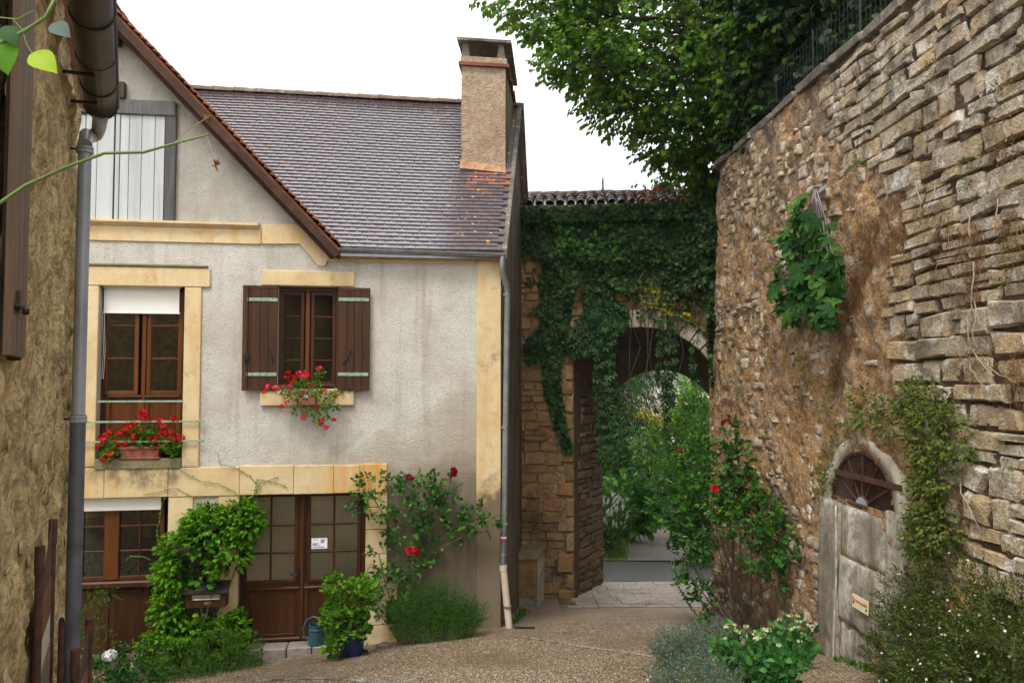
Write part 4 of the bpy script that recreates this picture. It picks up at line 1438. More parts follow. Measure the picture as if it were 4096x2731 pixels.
for x0 in (410, 417):
    mb.tube([(*fac(x0, 1252, -.08), )[0:1] + (.085, fac(x0, 1252, -.08)[1]), (fac(x0 + 3, 1400, -.08)[0], .085, fac(x0, 1400, -.08)[1]), (fac(x0 - 4, 1515, -.08)[0], .085, fac(x0, 1515, -.08)[1])], .003, 5)
mb.build('pull_cord', M['blind'], rb)
# balcony bars
for (x0, x1, y) in ((389, 733, 1605), (300, 816, 1686), (300, 815, 1765)):
    a, b_ = fac(x0, y, .07), fac(x1, y, .07)
    MB().box(a[0], b_[0], -.078, -.066, (a[1] + b_[1]) / 2 - .013, (a[1] + b_[1]) / 2 + .013, .002).build('guard_bar', M['verdi'], house)
# ---- shuttered window
mb = MB()
leaf_frame(mb, OP2[0] + .003, OP2[1] - .003, OP2[2] + .003, OP2[3] - .003, .055, yw - .05, yw + .03)
w2 = mb.build('casement_window', M['wood'], house)
zs2 = zl(1240, (1525, 1440, 1352, 1264, 1177))
for (x0, x1) in ((1131, 1203), (1257, 1329)):
    sash(w2, fac(x0, 1350, -.13)[0], fac(x1, 1350, -.13)[0], zs2, 1, yw - .01, M['wood'], .048)
sm2 = fac(1231, 1350, -.13)[0]
MB().box(sm2 - .03, sm2 + .03, yw - .05, yw - .032, OP2[2] + .06, OP2[3] - .06, .008).build('meeting_cover', M['wood_orange'], w2)
MB().box(OP2[0] + .06, OP2[1] - .06, yw - .07, yw - .03, OP2[2] + .03, OP2[2] + .07, .012).build('weather_bar', M['wood'], w2)
for side, (x0, y0, x1, y1) in enumerate(((969, 1142, 1109, 1562), (1353, 1151, 1480, 1562))):
    r4 = frect(x0, y0, x1, y1, .07)
    mb = MB()
    mb.box(r4[0], r4[1], -.068, -.05, r4[2] + .06, r4[3] - .0, .003)
    sh = mb.build('shutter', M['shutter'], house)
    nb = 4
    for k in range(nb):
        bw = (r4[1] - r4[0]) / nb
        MB().box(r4[0] + bw * k + .002, r4[0] + bw * (k + 1) - .002, -.082, -.069, r4[2], r4[3] - .045, .003).build('board', M['shutter'], sh)
    MB().box(r4[0], r4[1], -.084, -.069, r4[3] - .042, r4[3], .003).build('board', M['shutter'], sh)
    for yy in (1198, 1497):
        zc_ = fac((x0 + x1) / 2, yy, .09)[1]
        st = MB().box(r4[0] + (.06 if side == 0 else .0), r4[1] - (.0 if side == 0 else .02), -.092, -.083, zc_ - .024, zc_ + .024, .003).build('strap_hinge', M['verdi'], sh)
        for f in (.25, .5, .75):
            sx = r4[0] + .06 + f * (r4[1] - r4[0] - .1)
            mb = MB(); mb.tube([(sx, -.091, zc_), (sx, -.099, zc_)], .007, 7); mb.build('bolt_head', M['iron'], st)
    a, b_ = ((1076, 1397), (1092, 1450)) if side == 0 else ((1405, 1403), (1372, 1455))
    mb = MB()
    pa, pb = fac(*a, .1), fac(*b_, .1)
    mb.tube([(pa[0], -.085, pa[1]), (pa[0], -.10, pa[1]), (pb[0], -.10, pb[1]), (pb[0], -.085, pb[1])], .008, 7)
    mb.build('shutter_hook', M['iron'], sh)
    if side == 0:
        mb = MB()
        sx = fac(990, 1350, .1)[0]
        mb.tube([(sx, -.098, r4[2] + .04), (sx, -.098, r4[3] - .02)], .008, 7)
        zc_ = fac(985, 1425, .1)[1]
        mb.box(sx - .045, sx + .02, -.115, -.083, zc_ - .05, zc_ + .04, .006)
        mb.tube([(sx - .03, -.11, zc_ - .04), (sx - .035, -.12, zc_ - .11)], .01, 6)
        mb.build('espagnolette_bolt', M['iron'], sh)
    else:
        q = frect(1449, 1408, 1456, 1436, .1)
        MB().box(q[0], q[1], -.092, -.083, q[2], q[3], .002).build('keeper', M['iron'], sh)
    for xx in ((1045, 1395)[side],):
        q = fac(xx, 1562, .1)
        mb = MB(); mb.tube([(q[0], -.02, q[1] - .02), (q[0], -.11, q[1] - .01), (q[0] + .02, -.11, q[1] + .045)], .008, 6); mb.build('shutter_stay', M['iron'], house)
# ---- double door
mb = MB()
mb.box(OP3[0] + .003, OP3[0] + .06, yw - .05, yw + .05, OP3[2] + .012, OP3[3] - .003, .004)
mb.box(OP3[1] - .06, OP3[1] - .003, yw - .05, yw + .05, OP3[2] + .012, OP3[3] - .003, .004)
mb.box(OP3[0] + .06, OP3[1] - .06, yw - .048, yw + .048, OP3[3] - .05, OP3[3] - .003, .004)
dr = mb.build('double_door', M['wood'], house)
zs3 = zl(1210, (2325, 2216, 2104, 1990))
smd = fac(1209, 2200, -.15)[0]
for k, (x0, x1) in enumerate(((989, 1179), (1243, 1430))):
    a, b_ = fac(x0, 2150, -.15)[0], fac(x1, 2150, -.15)[0]
    la, lb = (OP3[0] + .063, smd - .002) if k == 0 else (smd + .002, OP3[1] - .063)
    sash(dr, a, b_, zs3, 2, yw, M['wood'], .05, .026)
    zm = zs3[0] - .052
    lf = MB().box(la, lb, yw + .0, yw + .03, OP3[2] + .02, zm - .002).build('lower_panel', M['wood'], dr)
    MB().box(la, la + .085, yw - .02, yw - .001, OP3[2] + .02, zm - .01, .004).build('stile', M['wood'], lf)
    MB().box(lb - .085, lb, yw - .02, yw - .001, OP3[2] + .02, zm - .01, .004).build('stile', M['wood'], lf)
    MB().box(la + .02, lb - .02, yw - .04, yw - .0, zm - .085, zm - .045, .012).build('moulded_rail', M['wood'], lf)
    MB().box(la + .085, lb - .085, yw - .018, yw - .001, OP3[2] + .02, OP3[2] + .12, .004).build('bottom_rail', M['wood'], lf)
    MB().box(la, lb, yw - .06, yw - .021, OP3[2] + .03, OP3[2] + .075, .014).build('weather_bar', M['wood'], lf)
    MB().box(la, a - .052, yw - .012, yw + .028, zm, OP3[3] - .052, .003).build('side_stile', M['wood'], lf)
    if lb - b_ > .06: MB().box(b_ + .052, lb, yw - .012, yw + .028, zm, OP3[3] - .052, .003).build('side_stile', M['wood'], lf)
    MB().box(a - .02, b_ + .02, yw + .016, yw + .02, zs3[0] - .02, OP3[3] - .06).build('fabric_blind', M['weave'], dr)
MB().box(smd - .025, smd + .025, yw - .045, yw - .021, OP3[2] + .08, OP3[3] - .06, .006).build('meeting_cover', M['wood'], dr)
hx_, hz_ = fac(1192, 2297, -.1)
mb = MB()
mb.box(hx_ - .016, hx_ + .016, yw - .055, yw - .046, hz_ - .13, hz_ + .13, .004)
mb.tube([(hx_, yw - .05, hz_ + .02), (hx_, yw - .10, hz_ + .02), (hx_ - .05, yw - .10, hz_ + .005), (hx_ - .11, yw - .095, hz_ + .03)], [.009, .009, .009, .006], 7)
mb.build('door_handle', M['iron'], dr)
# ---- lower left window over boarded doors
zs4 = zl(500, (2311, 2211, 2110, 2030))
zrail = fac(500, 2350)[1]
mb = MB()
mb.box(OP4[1] - .05, OP4[1] - .003, yw - .05, yw + .05, OP4[2] + .02, OP4[3] - .003, .004)
mb.box(OP4[0] + .003, OP4[1] - .05, yw - .048, yw + .048, OP4[3] - .06, OP4[3] - .003, .004)
lw = mb.build('glazed_front', M['wood'], house)
for (x0, x1) in ((244, 418), (478, 640)):
    sash(lw, fac(x0, 2200, -.15)[0], fac(x1, 2200, -.15)[0], zs4, 2, yw, M['wood'], .055, .026)
sx0, sx1 = fac(421, 2200, -.15)[0], fac(476, 2200, -.15)[0]
MB().box(sx0 - .01, sx1 + .01, yw - .04, yw - .021, zs4[0] - .05, OP4[3] - .07, .01).build('mullion', M['wood_orange'], lw)
MB().box(OP4[0] + .01, OP4[1] - .052, yw - .10, yw + .03, zrail - .02, zs4[0] - .058, .02).build('rail', M['wood'], lw)
q = OP4[0] + .01
while q < OP4[1] - .08:
    e = min(q + .52, OP4[1] - .052)
    d_ = MB().box(q, e - .003, yw, yw + .03, OP4[2] + .02, zrail - .023, .004).build('lower_panel', M['wood'], lw)
    MB().box(q + .0, q + .07, yw - .014, yw - .001, OP4[2] + .02, zrail - .03, .003).build('stile', M['wood'], d_)
    MB().box(q + .072, e - .01, yw - .03, yw - .001, zrail - .09, zrail - .05, .01).build('moulded_rail', M['wood'], d_)
    q = e
bl = frect(150, 1996, 644, 2043, -.06)
rb = MB().box(bl[0], bl[1], .058, .075, bl[2], OP4[3] - .004, .004).build('awning_box', M['blind'], house)
# warm shade of a lamp just inside
lp = hworld(fac(360, 2056, -.5)[0], .5, fac(360, 2056, -.5)[1])
mb = MB().lathe([(.02, .11), (.10, .08), (.16, .0), (.15, -.02), (.0, -.02)], (0, 0, 0), 16)
lo = thing('ceiling_lamp', 'orange paper lampshade glimpsed inside the lower left window', 'lamp', lp)
mb.build('shade', M['lamp'], lo)
mb = MB(); mb.tube([(0, 0, .1), (0, 0, .5)], .006, 6); mb.build('cord', M['iron'], lo)

# ---- gutter and downpipe of the house
mb = MB()
ga, gb = fac(1320, 998, .16), fac(2018, 1014, .16)
zg = (ga[1] + gb[1]) / 2 - .0
V, F = [], []
na = 9
for q, s in enumerate((ga[0], gb[0])):
    for rr in (.065, .058):
        for a in np.linspace(0, math.pi, na):
            V.append((s, -.17 - rr * math.cos(a), zg + .02 - rr * math.sin(a) * .95 - (.018 if q == 1 else 0)))
for k in (0, 1):
    for j_ in range(na - 1):
        o0 = k * na + j_
        f = (o0, o0 + 1, o0 + 1 + 2 * na, o0 + 2 * na)
        F.append(f if k == 0 else f[::-1])
F += [(0, 2 * na, 3 * na, na), (na - 1, 2 * na - 1, 4 * na - 1, 3 * na - 1)]
F.append(tuple(range(na - 1, -1, -1))); F.append(tuple(range(2 * na, 3 * na)))
gut = obj('gutter', V, F, M['zinc'], house, smooth=False)
for f in (.05, .42, .66, .88):
    s = ga[0] + (gb[0] - ga[0]) * f
    mb = MB()
    mb.tube([(s, -.17 - .068 * math.cos(a), zg + .02 - .010 - .068 * math.sin(a)) for a in np.linspace(0, math.pi, 9)], .006, 5)
    mb.build('bracket', M['zinc'], gut)
for (x0, x1) in ((1335, 1365), (1520, 1540), (1700, 1745)):
    q = frect(x0, 1008, x1, 1036, .05)
    MB().box(q[0], q[1], -.12, .0, q[2] + .02, q[3] + .02, .01).build('rafter_end', M['old_wood'], house)
px = lambda x, y, o=.1: (fac(x, y, o)[0], -o, fac(x, y, o)[1])
mb = MB()
mb.tube([px(2010, 1022, .17), px(2008, 1060, .17), px(2009, 1085, .15), px(2026, 1140, .09), px(2030, 1170, .07), px(2024, 1600, .07), px(2019, 2000, .07), px(2012, 2262, .07)], .043, 14)
dp = mb.build('downpipe', M['zinc'], house, smooth=True)
auto_smooth(dp)
for yy in (1178, 1708, 2216):
    q = px(2026 - (yy - 1178) * .012, yy, .07)
    mb = MB().lathe([(.043, -.02), (.052, -.018), (.052, -.006), (.047, 0), (.052, .006), (.052, .018), (.043, .02)], q, 14); mb.build('pipe_collar', M['zinc'], dp)
q = px(2015, 2152, .07)
mb = MB().lathe([(.0445, .002), (.0445, .028)], q, 14); mb.build('white_band', M['blind'], dp)
mb = MB().lathe([(.0445, -.024), (.0445, .0)], q, 14); mb.build('red_band', m_plain('red band', (.5, .05, .04), .5), dp)
mb = MB(); mb.tube([px(2012, 2258, .07), px(2016, 2300, .07), px(2036, 2500, .09), px(2037, 2530, .1)], .05, 14)
bp = mb.build('lower_downpipe', M['beige_pipe'], house); auto_smooth(bp)
q = px(2031, 2425, .09); mb = MB().lathe([(.05, -.014), (.058, -.012), (.058, .012), (.05, .014)], q, 14); mb.build('pipe_clip', M['zinc'], bp)
q = px(2013, 2272, .07); mb = MB().lathe([(.05, -.03), (.056, -.03), (.056, .035), (.045, .04)], q, 14); mb.build('socket', M['beige_pipe'], bp)

# ---- chimney
cz_t = 8.84
def crect(y, e=0.0):
    return (cs0 + SK * (y - cy0) - e, cs1 + SK * (y - cy0) + e)
cyb = 3.1
def cblock(z0, z1, e, c0=cy0, c1=cyb):
    a, b_ = crect(c0, e), crect(c1, e)
    return [(a[0], c0 - e, z0), (a[1], c0 - e, z0), (b_[1], c1 + e, z0), (b_[0], c1 + e, z0), (a[0], c0 - e, z1), (a[1], c0 - e, z1), (b_[1], c1 + e, z1), (b_[0], c1 + e, z1)]
g = G('chimney render')
cc = g.ramp(g.noise(2.6, 6, .65), [(.3, (.44, .30, .19)), (.5, (.58, .43, .29)), (.75, (.60, .50, .38))])
cc = g.mix(g.ramp(g.noise(14, 5, .7), [(.4, .6), (.58, 0)]), cc, (.30, .22, .15))
M['chimney'] = g.done(cc, .92, g.bump(g.math('ADD', g.noise(16, 6, .72), g.noise(45, 3)), 1.0, .05), spec=.2)
mb = MB().hexa(cblock(6.6, cz_t, 0))
ch = mb.build('chimney', M['chimney'], house)
# flank of the stack carries the same damp render as the side wall
a, b_ = crect(cy0), crect(cyb)
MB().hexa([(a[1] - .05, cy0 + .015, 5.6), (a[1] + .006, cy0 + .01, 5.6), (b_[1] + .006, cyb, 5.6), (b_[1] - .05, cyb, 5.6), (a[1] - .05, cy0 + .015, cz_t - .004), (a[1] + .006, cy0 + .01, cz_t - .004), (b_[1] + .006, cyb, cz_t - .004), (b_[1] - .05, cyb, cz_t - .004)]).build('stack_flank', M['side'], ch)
k = 0
for (c0, c1) in ((cy0, cy0 + .6), (cy0 + .605, cy0 + 1.2), (cy0 + 1.205, cyb)):
    MB().hexa(cblock(cz_t + .002, cz_t + .055, .055, c0, c1)).build('crown_course', M['claytile'], ch)
MB().hexa(cblock(cz_t + .057, cz_t + .16, .02)).build('crown', M['chimney'], ch)
for (yy, side) in ((cy0, 0), (cy0, 1), (cy0 + .83, 0), (cy0 + .83, 1), (cyb - .12, 0), (cyb - .12, 1)):
    a = crect(yy)
    x0 = a[0] + .02 if side == 0 else a[1] - .12
    MB().hexa([(x0 - .02, yy + .01, cz_t + .13), (x0 + .12, yy + .01, cz_t + .13), (x0 + .12, yy + .13, cz_t + .13), (x0 - .02, yy + .13, cz_t + .13), (x0 + .01, yy + .01, cz_t + .40), (x0 + .09, yy + .01, cz_t + .40), (x0 + .09, yy + .11, cz_t + .40), (x0 + .01, yy + .11, cz_t + .40)]).build('cap_post', M['coping'], ch)
MB().hexa(cblock(cz_t + .40, cz_t + .445, .085)).build('cap_slab', M['coping'], ch)
# mortar flashing at the foot of the stack
a = crect(cy0)
zf = zr(cy0)
MB().add([(a[0] - .03, cy0 - .07, zf + .02), (a[1] + .0, cy0 - .07, zf - .03), (a[1], cy0 - .002, zf + .10), (a[0] - .02, cy0 - .002, zf + .17), (a[1], cy0 + .02, zf - .05), (a[0], cy0 + .02, zf - .05)], [(0, 1, 2, 3), (0, 3, 5), (1, 4, 2), (0, 5, 4, 1), (2, 4, 5, 3)]).build('flashing', m_plain('orange mortar flashing', (.40, .22, .12), .9, .4, 12, 0, .8), ch)
# ================================================================== THE GATEWAY
gate = thing('stone_gateway', 'old stone gateway arch with tiled top, hung with ivy, between house and high wall', 'gateway', GO, TG)
A_C = gat(2562, 1306); A_L = gat(2294, 1500)
RW = A_C[0] - A_L[0]                         # half width of the opening
RA = RW * 1.246                              # radius of the segmental arch
ACX = A_C[0]
AZC = A_C[1] - RA                            # centre of the arc
AZS = AZC + math.sqrt(RA * RA - RW * RW)     # springing
AHA = math.acos(RW / RA)
GD = 1.4
GSK = .30
GT = gat(2300, 838)[1]
GS0, GS1 = -.6, 6.6
GB = -1.6
BZA = 3.89                                   # crown of the rear arch
def arch_prof(cx, zc, r_, w_, n=20):
    a0 = math.acos(min(1, w_ / r_))
    zs = zc + r_ * math.sin(a0)
    out = [(cx - w_, GB), (cx - w_, zs * .5)]
    for a in np.linspace(math.pi - a0, a0, n): out.append((cx + r_ * math.cos(a), zc + r_ * math.sin(a)))
    out += [(cx + w_, zs * .5), (cx + w_, GB)]
    return out
pf = arch_prof(ACX, AZC, RA, RW)
RB = RW * .93
bcx = ACX + GSK * GD + .12
pb_ = arch_prof(bcx, BZA - RB, RB, RB)
def outer(p, cx, zs):
    if p[1] < zs: return (GS0 if p[0] < cx else GS1, p[1])
    d = np.array([p[0] - cx, p[1] - zs])
    ts = []
    if d[1] > 1e-6: ts.append((GT - zs) / d[1])
    if d[0] < -1e-6: ts.append((GS0 - cx) / d[0])
    if d[0] > 1e-6: ts.append((GS1 - cx) / d[0])
    t = min(ts)
    return (cx + d[0] * t, zs + d[1] * t)
V, F = [], []
n = len(pf)
for prof_, y, cx, zs in ((pf, 0.0, ACX, AZS - .001), (pb_, GD, bcx, BZA - RB - .001)):
    for p in prof_: V.append((p[0], y, p[1]))
    for p in prof_:
        q = outer(p, cx, zs); V.append((q[0], y, q[1]))
for i in range(n - 1):
    F.append((n + i, i, i + 1, n + i + 1)[::-1])
    F.append((3 * n + i, 3 * n + i + 1, 2 * n + i + 1, 2 * n + i)[::-1])
# fill corners of the top
V += [(GS0, 0, GT), (GS1, 0, GT), (GS0, GD, GT), (GS1, GD, GT)]
F += [(4 * n, 4 * n + 1, 4 * n + 3, 4 * n + 2)]
obj('wall_core', V, F, M['mortar'], gate)
# corner fillers so the face is closed up to the top corners
V2 = [(p[0], .001, p[1]) for p in pf] + [(p[0], GD - .001, p[1]) for p in pb_]
F2 = [(i, i + n, i + n + 1, i + 1) for i in range(n - 1)]
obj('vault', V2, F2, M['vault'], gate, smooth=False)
MB().box(GS0, .30, .01, GD - .01, 3.0, GT - .003).build('wall_end', M['mortar'], gate)
MB().box(ACX + 1.9, GS1, .01, GD - .01, 3.0, GT - .003).build('wall_end', M['mortar'], gate)
gvar = [stone_variant(200 + q, .18, .05, M['gate']) for q in range(10)]
def gkeep(u, v, wd, h):
    if v > AZS - .05 and abs(u - ACX) < RW + .5:
        d = math.hypot(u - ACX, v - AZC)
        return d > RA + .36 + .2 * h
    return u + wd / 2 < ACX - RW - .16 or (u - wd / 2 > ACX + RW + .16)
rects = [r_ for r_ in coursed(.0, 4.6, -.75, GT - .03, (.15, .30), (.22, .52), gkeep, 21) if r_[0] < 4.4]
gfr = lambda u, v: (gworld(u, 0, v), GE1, GE2)
lay_stones(gate, rects, gfr, gvar, .16, .035, .014, 270, key=lambda q: q[0] + .15 * abs(q[1] - 2))
# quoins of the left jamb
z = -.75; k = 0
qv = [stone_variant(240 + q, .12, .03, M['gate']) for q in range(5)]
while z < AZS - .02:
    h = min(random.uniform(.28, .42), AZS + .1 - z)
    wd = .17 if k % 2 else .34
    lay_stones(gate, [(ACX - RW - wd / 2 + .0, z + h / 2, wd + .0, h)], gfr, [qv[k % 5]], .4, .05, .012, 9, name='quoin', tilt=.01)
    z += h; k += 1
# voussoirs
nvs = 12
vv = M['vous']
for i in range(nvs):
    span = math.pi - 2 * AHA
    a0 = math.pi - AHA - span * i / nvs - .008; a1 = math.pi - AHA - span * (i + 1) / nvs + .008
    r0, r1 = RA - .012, RA + random.uniform(.28, .40)
    y0, y1 = -.05 + random.uniform(-.012, .012), .35
    V = []
    for y in (y0, y1):
        for (a, r_) in ((a0, r0), (a1, r0), (a1, r1), (a0, r1)):
            V.append((ACX + r_ * math.cos(a), y, AZC + r_ * math.sin(a)))
    mb = MB().add(V, [(3, 2, 1, 0), (4, 5, 6, 7), (0, 1, 5, 4), (1, 2, 6, 5), (2, 3, 7, 6), (3, 0, 4, 7)])
    bm = bmesh.new()
    vs_ = [bm.verts.new(v) for v in mb.V]
    for f in mb.F: bm.faces.new([vs_[q] for q in f])
    bmesh.ops.recalc_face_normals(bm, faces=bm.faces[:])
    bmesh.ops.bevel(bm, geom=bm.edges[:], offset=.014, segments=1, affect='EDGES')
    me = bpy.data.meshes.new('voussoir'); bm.to_mesh(me); bm.free(); me.materials.append(vv if i % 4 else M['gate'])
    link('voussoir', me, gate)
# rough stones of the left reveal
ja = gworld(ACX - RW, 0, 0); jb = gworld(bcx - RB, GD, 0)
jd = jb - ja; jl = np.linalg.norm(jd); jd /= jl
jn = np.array([-jd[1], jd[0], 0])             # into the masonry
M['reveal'] = m_stone('shade dark reveal stone', [(.09, .058, .03), (.14, .085, .04), (.17, .11, .05)], dirt=(.03, .024, .016), bump=.9)  # stone colour darkened to stand in for shade inside the arch
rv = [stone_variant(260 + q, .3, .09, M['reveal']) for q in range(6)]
rects = coursed(.36, jl - .02, -.8, AZS - .1, (.12, .22), (.16, .34), lambda u, v, a, b: u + a / 2 < jl + .03, 23)
jfr = lambda u, v: (ja + jd * u + np.array([0, 0, v]), jd, jn)
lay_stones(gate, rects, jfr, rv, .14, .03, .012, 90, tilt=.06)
# ---- roof of canal tiles
eo = .22
rz0, rz1, ry = GT + .04, GT + .42, .62
V = []
for y, z in ((-eo, rz0), (ry, rz1), (2 * ry + eo, rz0)):
    for s in (-.55, 6.4):
        V += [(s, y, z), (s, y, z - .03)]
F = [(0, 2, 6, 4), (4, 6, 10, 8), (1, 5, 7, 3), (5, 9, 11, 7), (0, 1, 3, 2), (8, 10, 11, 9), (0, 4, 5, 1), (4, 8, 9, 5), (2, 3, 7, 6), (6, 7, 11, 10)]
gr_ = obj('roof', V, F, M['canal'], gate)
slp = math.atan2(rz1 - rz0, ry + eo)
sll = math.hypot(rz1 - rz0, ry + eo)
cvar = []
for q in range(3):
    V, F = [], []
    for (y, rr) in ((0, .088), (.34, .07)):
        for off in (0, -.014):
            for a in np.linspace(0, math.pi, 8):
                V.append(((rr + off) * math.cos(a), y, (rr + off) * math.sin(a) * .95))
    for j in range(7):
        F.append((j, j + 1, 16 + j + 1, 16 + j)); F.append((8 + j + 1, 8 + j, 24 + j, 24 + j + 1))
        F.append((j, 8 + j, 8 + j + 1, j + 1)); F.append((16 + j, 16 + j + 1, 24 + j + 1, 24 + j))
    cvar.append(mesh_np('cover_tile', np.array(V), F, M['canal'], smooth=True))
pit = .205
for c in range(26):
    s = -.1 + c * pit
    for r_ in range(4):
        o = link('cover_tile', random.choice(cvar), gr_)
        d = r_ * sll / 4
        o.matrix_basis = Matrix.Translation((s + random.uniform(-.012, .012), -eo - .03 + d * math.cos(slp), rz0 + .025 + d * math.sin(slp) + random.uniform(-.006, .008))) @ Matrix.Rotation(slp - .06, 4, 'X') @ Matrix.Rotation(random.uniform(-.05, .05), 4, 'Z')
s = -.1
while s < 5.4:
    V, F = [], []
    for (sx, rr) in ((s, .115), (s + .42, .135)):
        for a in np.linspace(-.1, math.pi + .1, 9):
            V.append((sx, ry + rr * math.cos(a), rz1 - .0 + rr * .85 * math.sin(a) + random.uniform(-.004, .004)))
    for j in range(8): F.append((j, j + 9, j + 10, j + 1))
    F.append(tuple(range(9))); F.append(tuple(range(17, 8, -1)))
    obj('ridge_tile', V, F, M['ridge'], gr_)
    s += .375

# ================================================================== HIGH RETAINING WALL ON THE RIGHT
rw = thing('retaining_wall', 'high battered rubble stone wall curving along the right, patched with orange mortar', 'wall', (3.7, 9.0, 0))
TL = (WY1 - WY0) + WR * R(108)
ts = np.arange(2.5, TL, .045); zs_ = np.arange(-1.0, WTOP - .02, .045)
TT, ZZ = np.meshgrid(ts, zs_, indexing='ij')
PT = np.array([wall_pt(a, b) for a, b in zip(TT.ravel(), ZZ.ravel())])
PN = np.array([wall_pt(a, b, 1.0) for a, b in zip(TT.ravel(), ZZ.ravel())]) - PT
q3 = np.stack([TT.ravel(), ZZ.ravel(), TT.ravel() * 0], -1)
disp = (fbm(q3 * 2.2, 4) - .5) * .16 + (fbm(q3 * 8, 4) - .5) * .10 + (fbm(q3 * .45, 2) - .5) * .16
# where courses of stone show, the mortar lies back
def exposed(t, z):
    t = np.asarray(t); z = np.asarray(z)
    lim = np.interp(z, [0, 2.0, 3.6, 4.4, 5.0, 5.8, 6.4, 7.5], [5.2, 5.6, 6.5, 7.15, 6.9, 7.1, 8.2, 8.9])
    return lim - t
ex_ = sstep(-.15, .35, exposed(TT.ravel(), ZZ.ravel()) + (fbm(q3 * 1.5, 3) - .5) * 1.2)
disp -= .022 * ex_
VV = PT + PN * disp[:, None]
nt_, nz_ = len(ts), len(zs_)
i, j = np.meshgrid(np.arange(nt_ - 1), np.arange(nz_ - 1), indexing='ij')
a = (i * nz_ + j).ravel()
F = np.stack([a, a + 1, a + nz_ + 1, a + nz_], -1).astype(np.int32)
# leave the lunette opening free
LUN0, LUN1 = on_wall(3336, 1989), on_wall(3596, 2075)
LT0, LT1 = LUN1[0], LUN0[0]
LZ = (LUN0[1] + LUN1[1]) / 2
LCT, LRR = (LT0 + LT1) / 2, (LT1 - LT0) / 2
ctr_t = ts[i.ravel()] + .022; ctr_z = zs_[j.ravel()] + .022
lun_h = on_wall(3448, 1804)[1] - LZ
inside = ((ctr_t - LCT) / LRR) ** 2 + ((ctr_z - LZ) / lun_h) ** 2
F = F[~((inside < .92) & (ctr_z > LZ + .02))]
obj('mortar_face', VV, F, M['mortar'], rw, True, True, ex_)
# body behind the face so that the wall has its thickness
mb = MB()
mb.box(4.9, 5.0, WY0, 16.6, -1.4, WTOP - .05)
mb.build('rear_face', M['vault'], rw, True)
svar = [stone_variant(300 + q, .72, .095, M['rubble'], face=.45) for q in range(22)]
def wfr(t, z):
    p = wall_pt(t, z); nrm = wall_pt(t, z, 1.0) - p
    e = wall_pt(t - .05, z) - wall_pt(t + .05, z)
    return p, e / np.linalg.norm(e), -nrm
SLAB = (on_wall(3638, 2300)[0], on_wall(3296, 2300)[0])
def wkeep(t, z, wd, h):
    if float(exposed(t, z)) + (fbm(np.array([[t * 1.5, z * 1.5, 0]]), 3)[0] - .5) * 1.4 < 0: return False
    if z < LZ + lun_h + .35 and t + wd / 2 > SLAB[0] - .05: return False
    return True
rects = coursed(3.6, 9.6, .3, WTOP - .2, (.11, .25), (.18, .48), wkeep, 33, .07)
def efr(t, z):
    p, ex, ey = wfr(t, z)
    dd = (fbm(np.array([[t, z, 0]]) * 2.2, 4)[0] - .5) * .16 + (fbm(np.array([[t, z, 0]]) * .45, 2)[0] - .5) * .16
    return p - ey / np.linalg.norm(ey) * dd, ex, ey
lay_stones(rw, rects, efr, svar, .09, .024, .012, 300, key=lambda q: -(q[2] * q[3]) * (2 if 4.7 < q[0] < 8 else .5), tilt=.05)
# stones drowned in mortar on the rest of the face
n = 2600
tt = RNG.uniform(4.5, TL - .2, n); zz = RNG.uniform(-.6, WTOP - .2, n)
k = (exposed(tt, zz) < .1) & ~((np.abs(tt - LCT) < LRR + .35) & (zz < LZ + lun_h + .25)) & (RNG.random(n) < .12 + .5 * (fbm(np.stack([tt * .8, zz * .8, tt * 0 + 4], -1), 2) > .47))
tt, zz = tt[k], zz[k]
pp_ = np.array([wall_pt(a, b, -.012) for a, b in zip(tt, zz)]); pn_ = np.array([wall_pt(a, b, 1.0) for a, b in zip(tt, zz)]) - pp_
d2 = (fbm(np.stack([tt, zz, tt * 0], -1) * 2.2, 4) - .5) * .16 + (fbm(np.stack([tt, zz, tt * 0], -1) * .45, 2) - .5) * .16
pp_ = pp_ + pn_ / np.linalg.norm(pn_, axis=1, keepdims=True) * d2[:, None]
sz = np.stack([RNG.uniform(.03, .17, len(tt)), RNG.uniform(.025, .12, len(tt))], -1) * (0.5 + RNG.random(len(tt))[:, None] * .7)
lumps('embedded_stones', pp_, pn_, sz, M['embed'], rw, .15)
# rubble half covered by the mortar
evar = [stone_variant(380 + q, .6, .12, M['embed'], face=.5) for q in range(14)]
def ekeep(t, z, wd, h):
    if t > TL - .15 or t < 4.4 or float(exposed(t, z)) > .25: return False
    if abs(t - LCT) < LRR + .32 and z < LZ + lun_h + .2: return False
    return random.random() < .12 + .55 * (fbm(np.array([[t * .9, z * .9, 7]]), 2)[0] > .46)
def efr(t, z):
    p, ex, ey = wfr(t, z)
    dd = (fbm(np.array([[t, z, 0]]) * 2.2, 4)[0] - .5) * .16 + (fbm(np.array([[t, z, 0]]) * .45, 2)[0] - .5) * .16
    return p - ey / np.linalg.norm(ey) * dd, ex, ey
rects = coursed(4.4, TL, -.5, WTOP - .15, (.08, .19), (.10, .34), ekeep, 41)
lay_stones(rw, rects, efr, evar, .12, .004, .012, 0, name='rubble', tilt=.14)
# coping
cv = [stone_variant(340 + q, .1, .012, M['coping'], face=.1) for q in range(5)]
rects = [(t + .45, WTOP + .03 + random.uniform(-.012, .012), random.uniform(.86, .93), random.uniform(.10, .13)) for t in np.arange(3.2, TL - .3, .9)]
lay_stones(rw, rects, wfr, cv, .5, .06, .0, 99, name='coping_stone', tilt=.004)
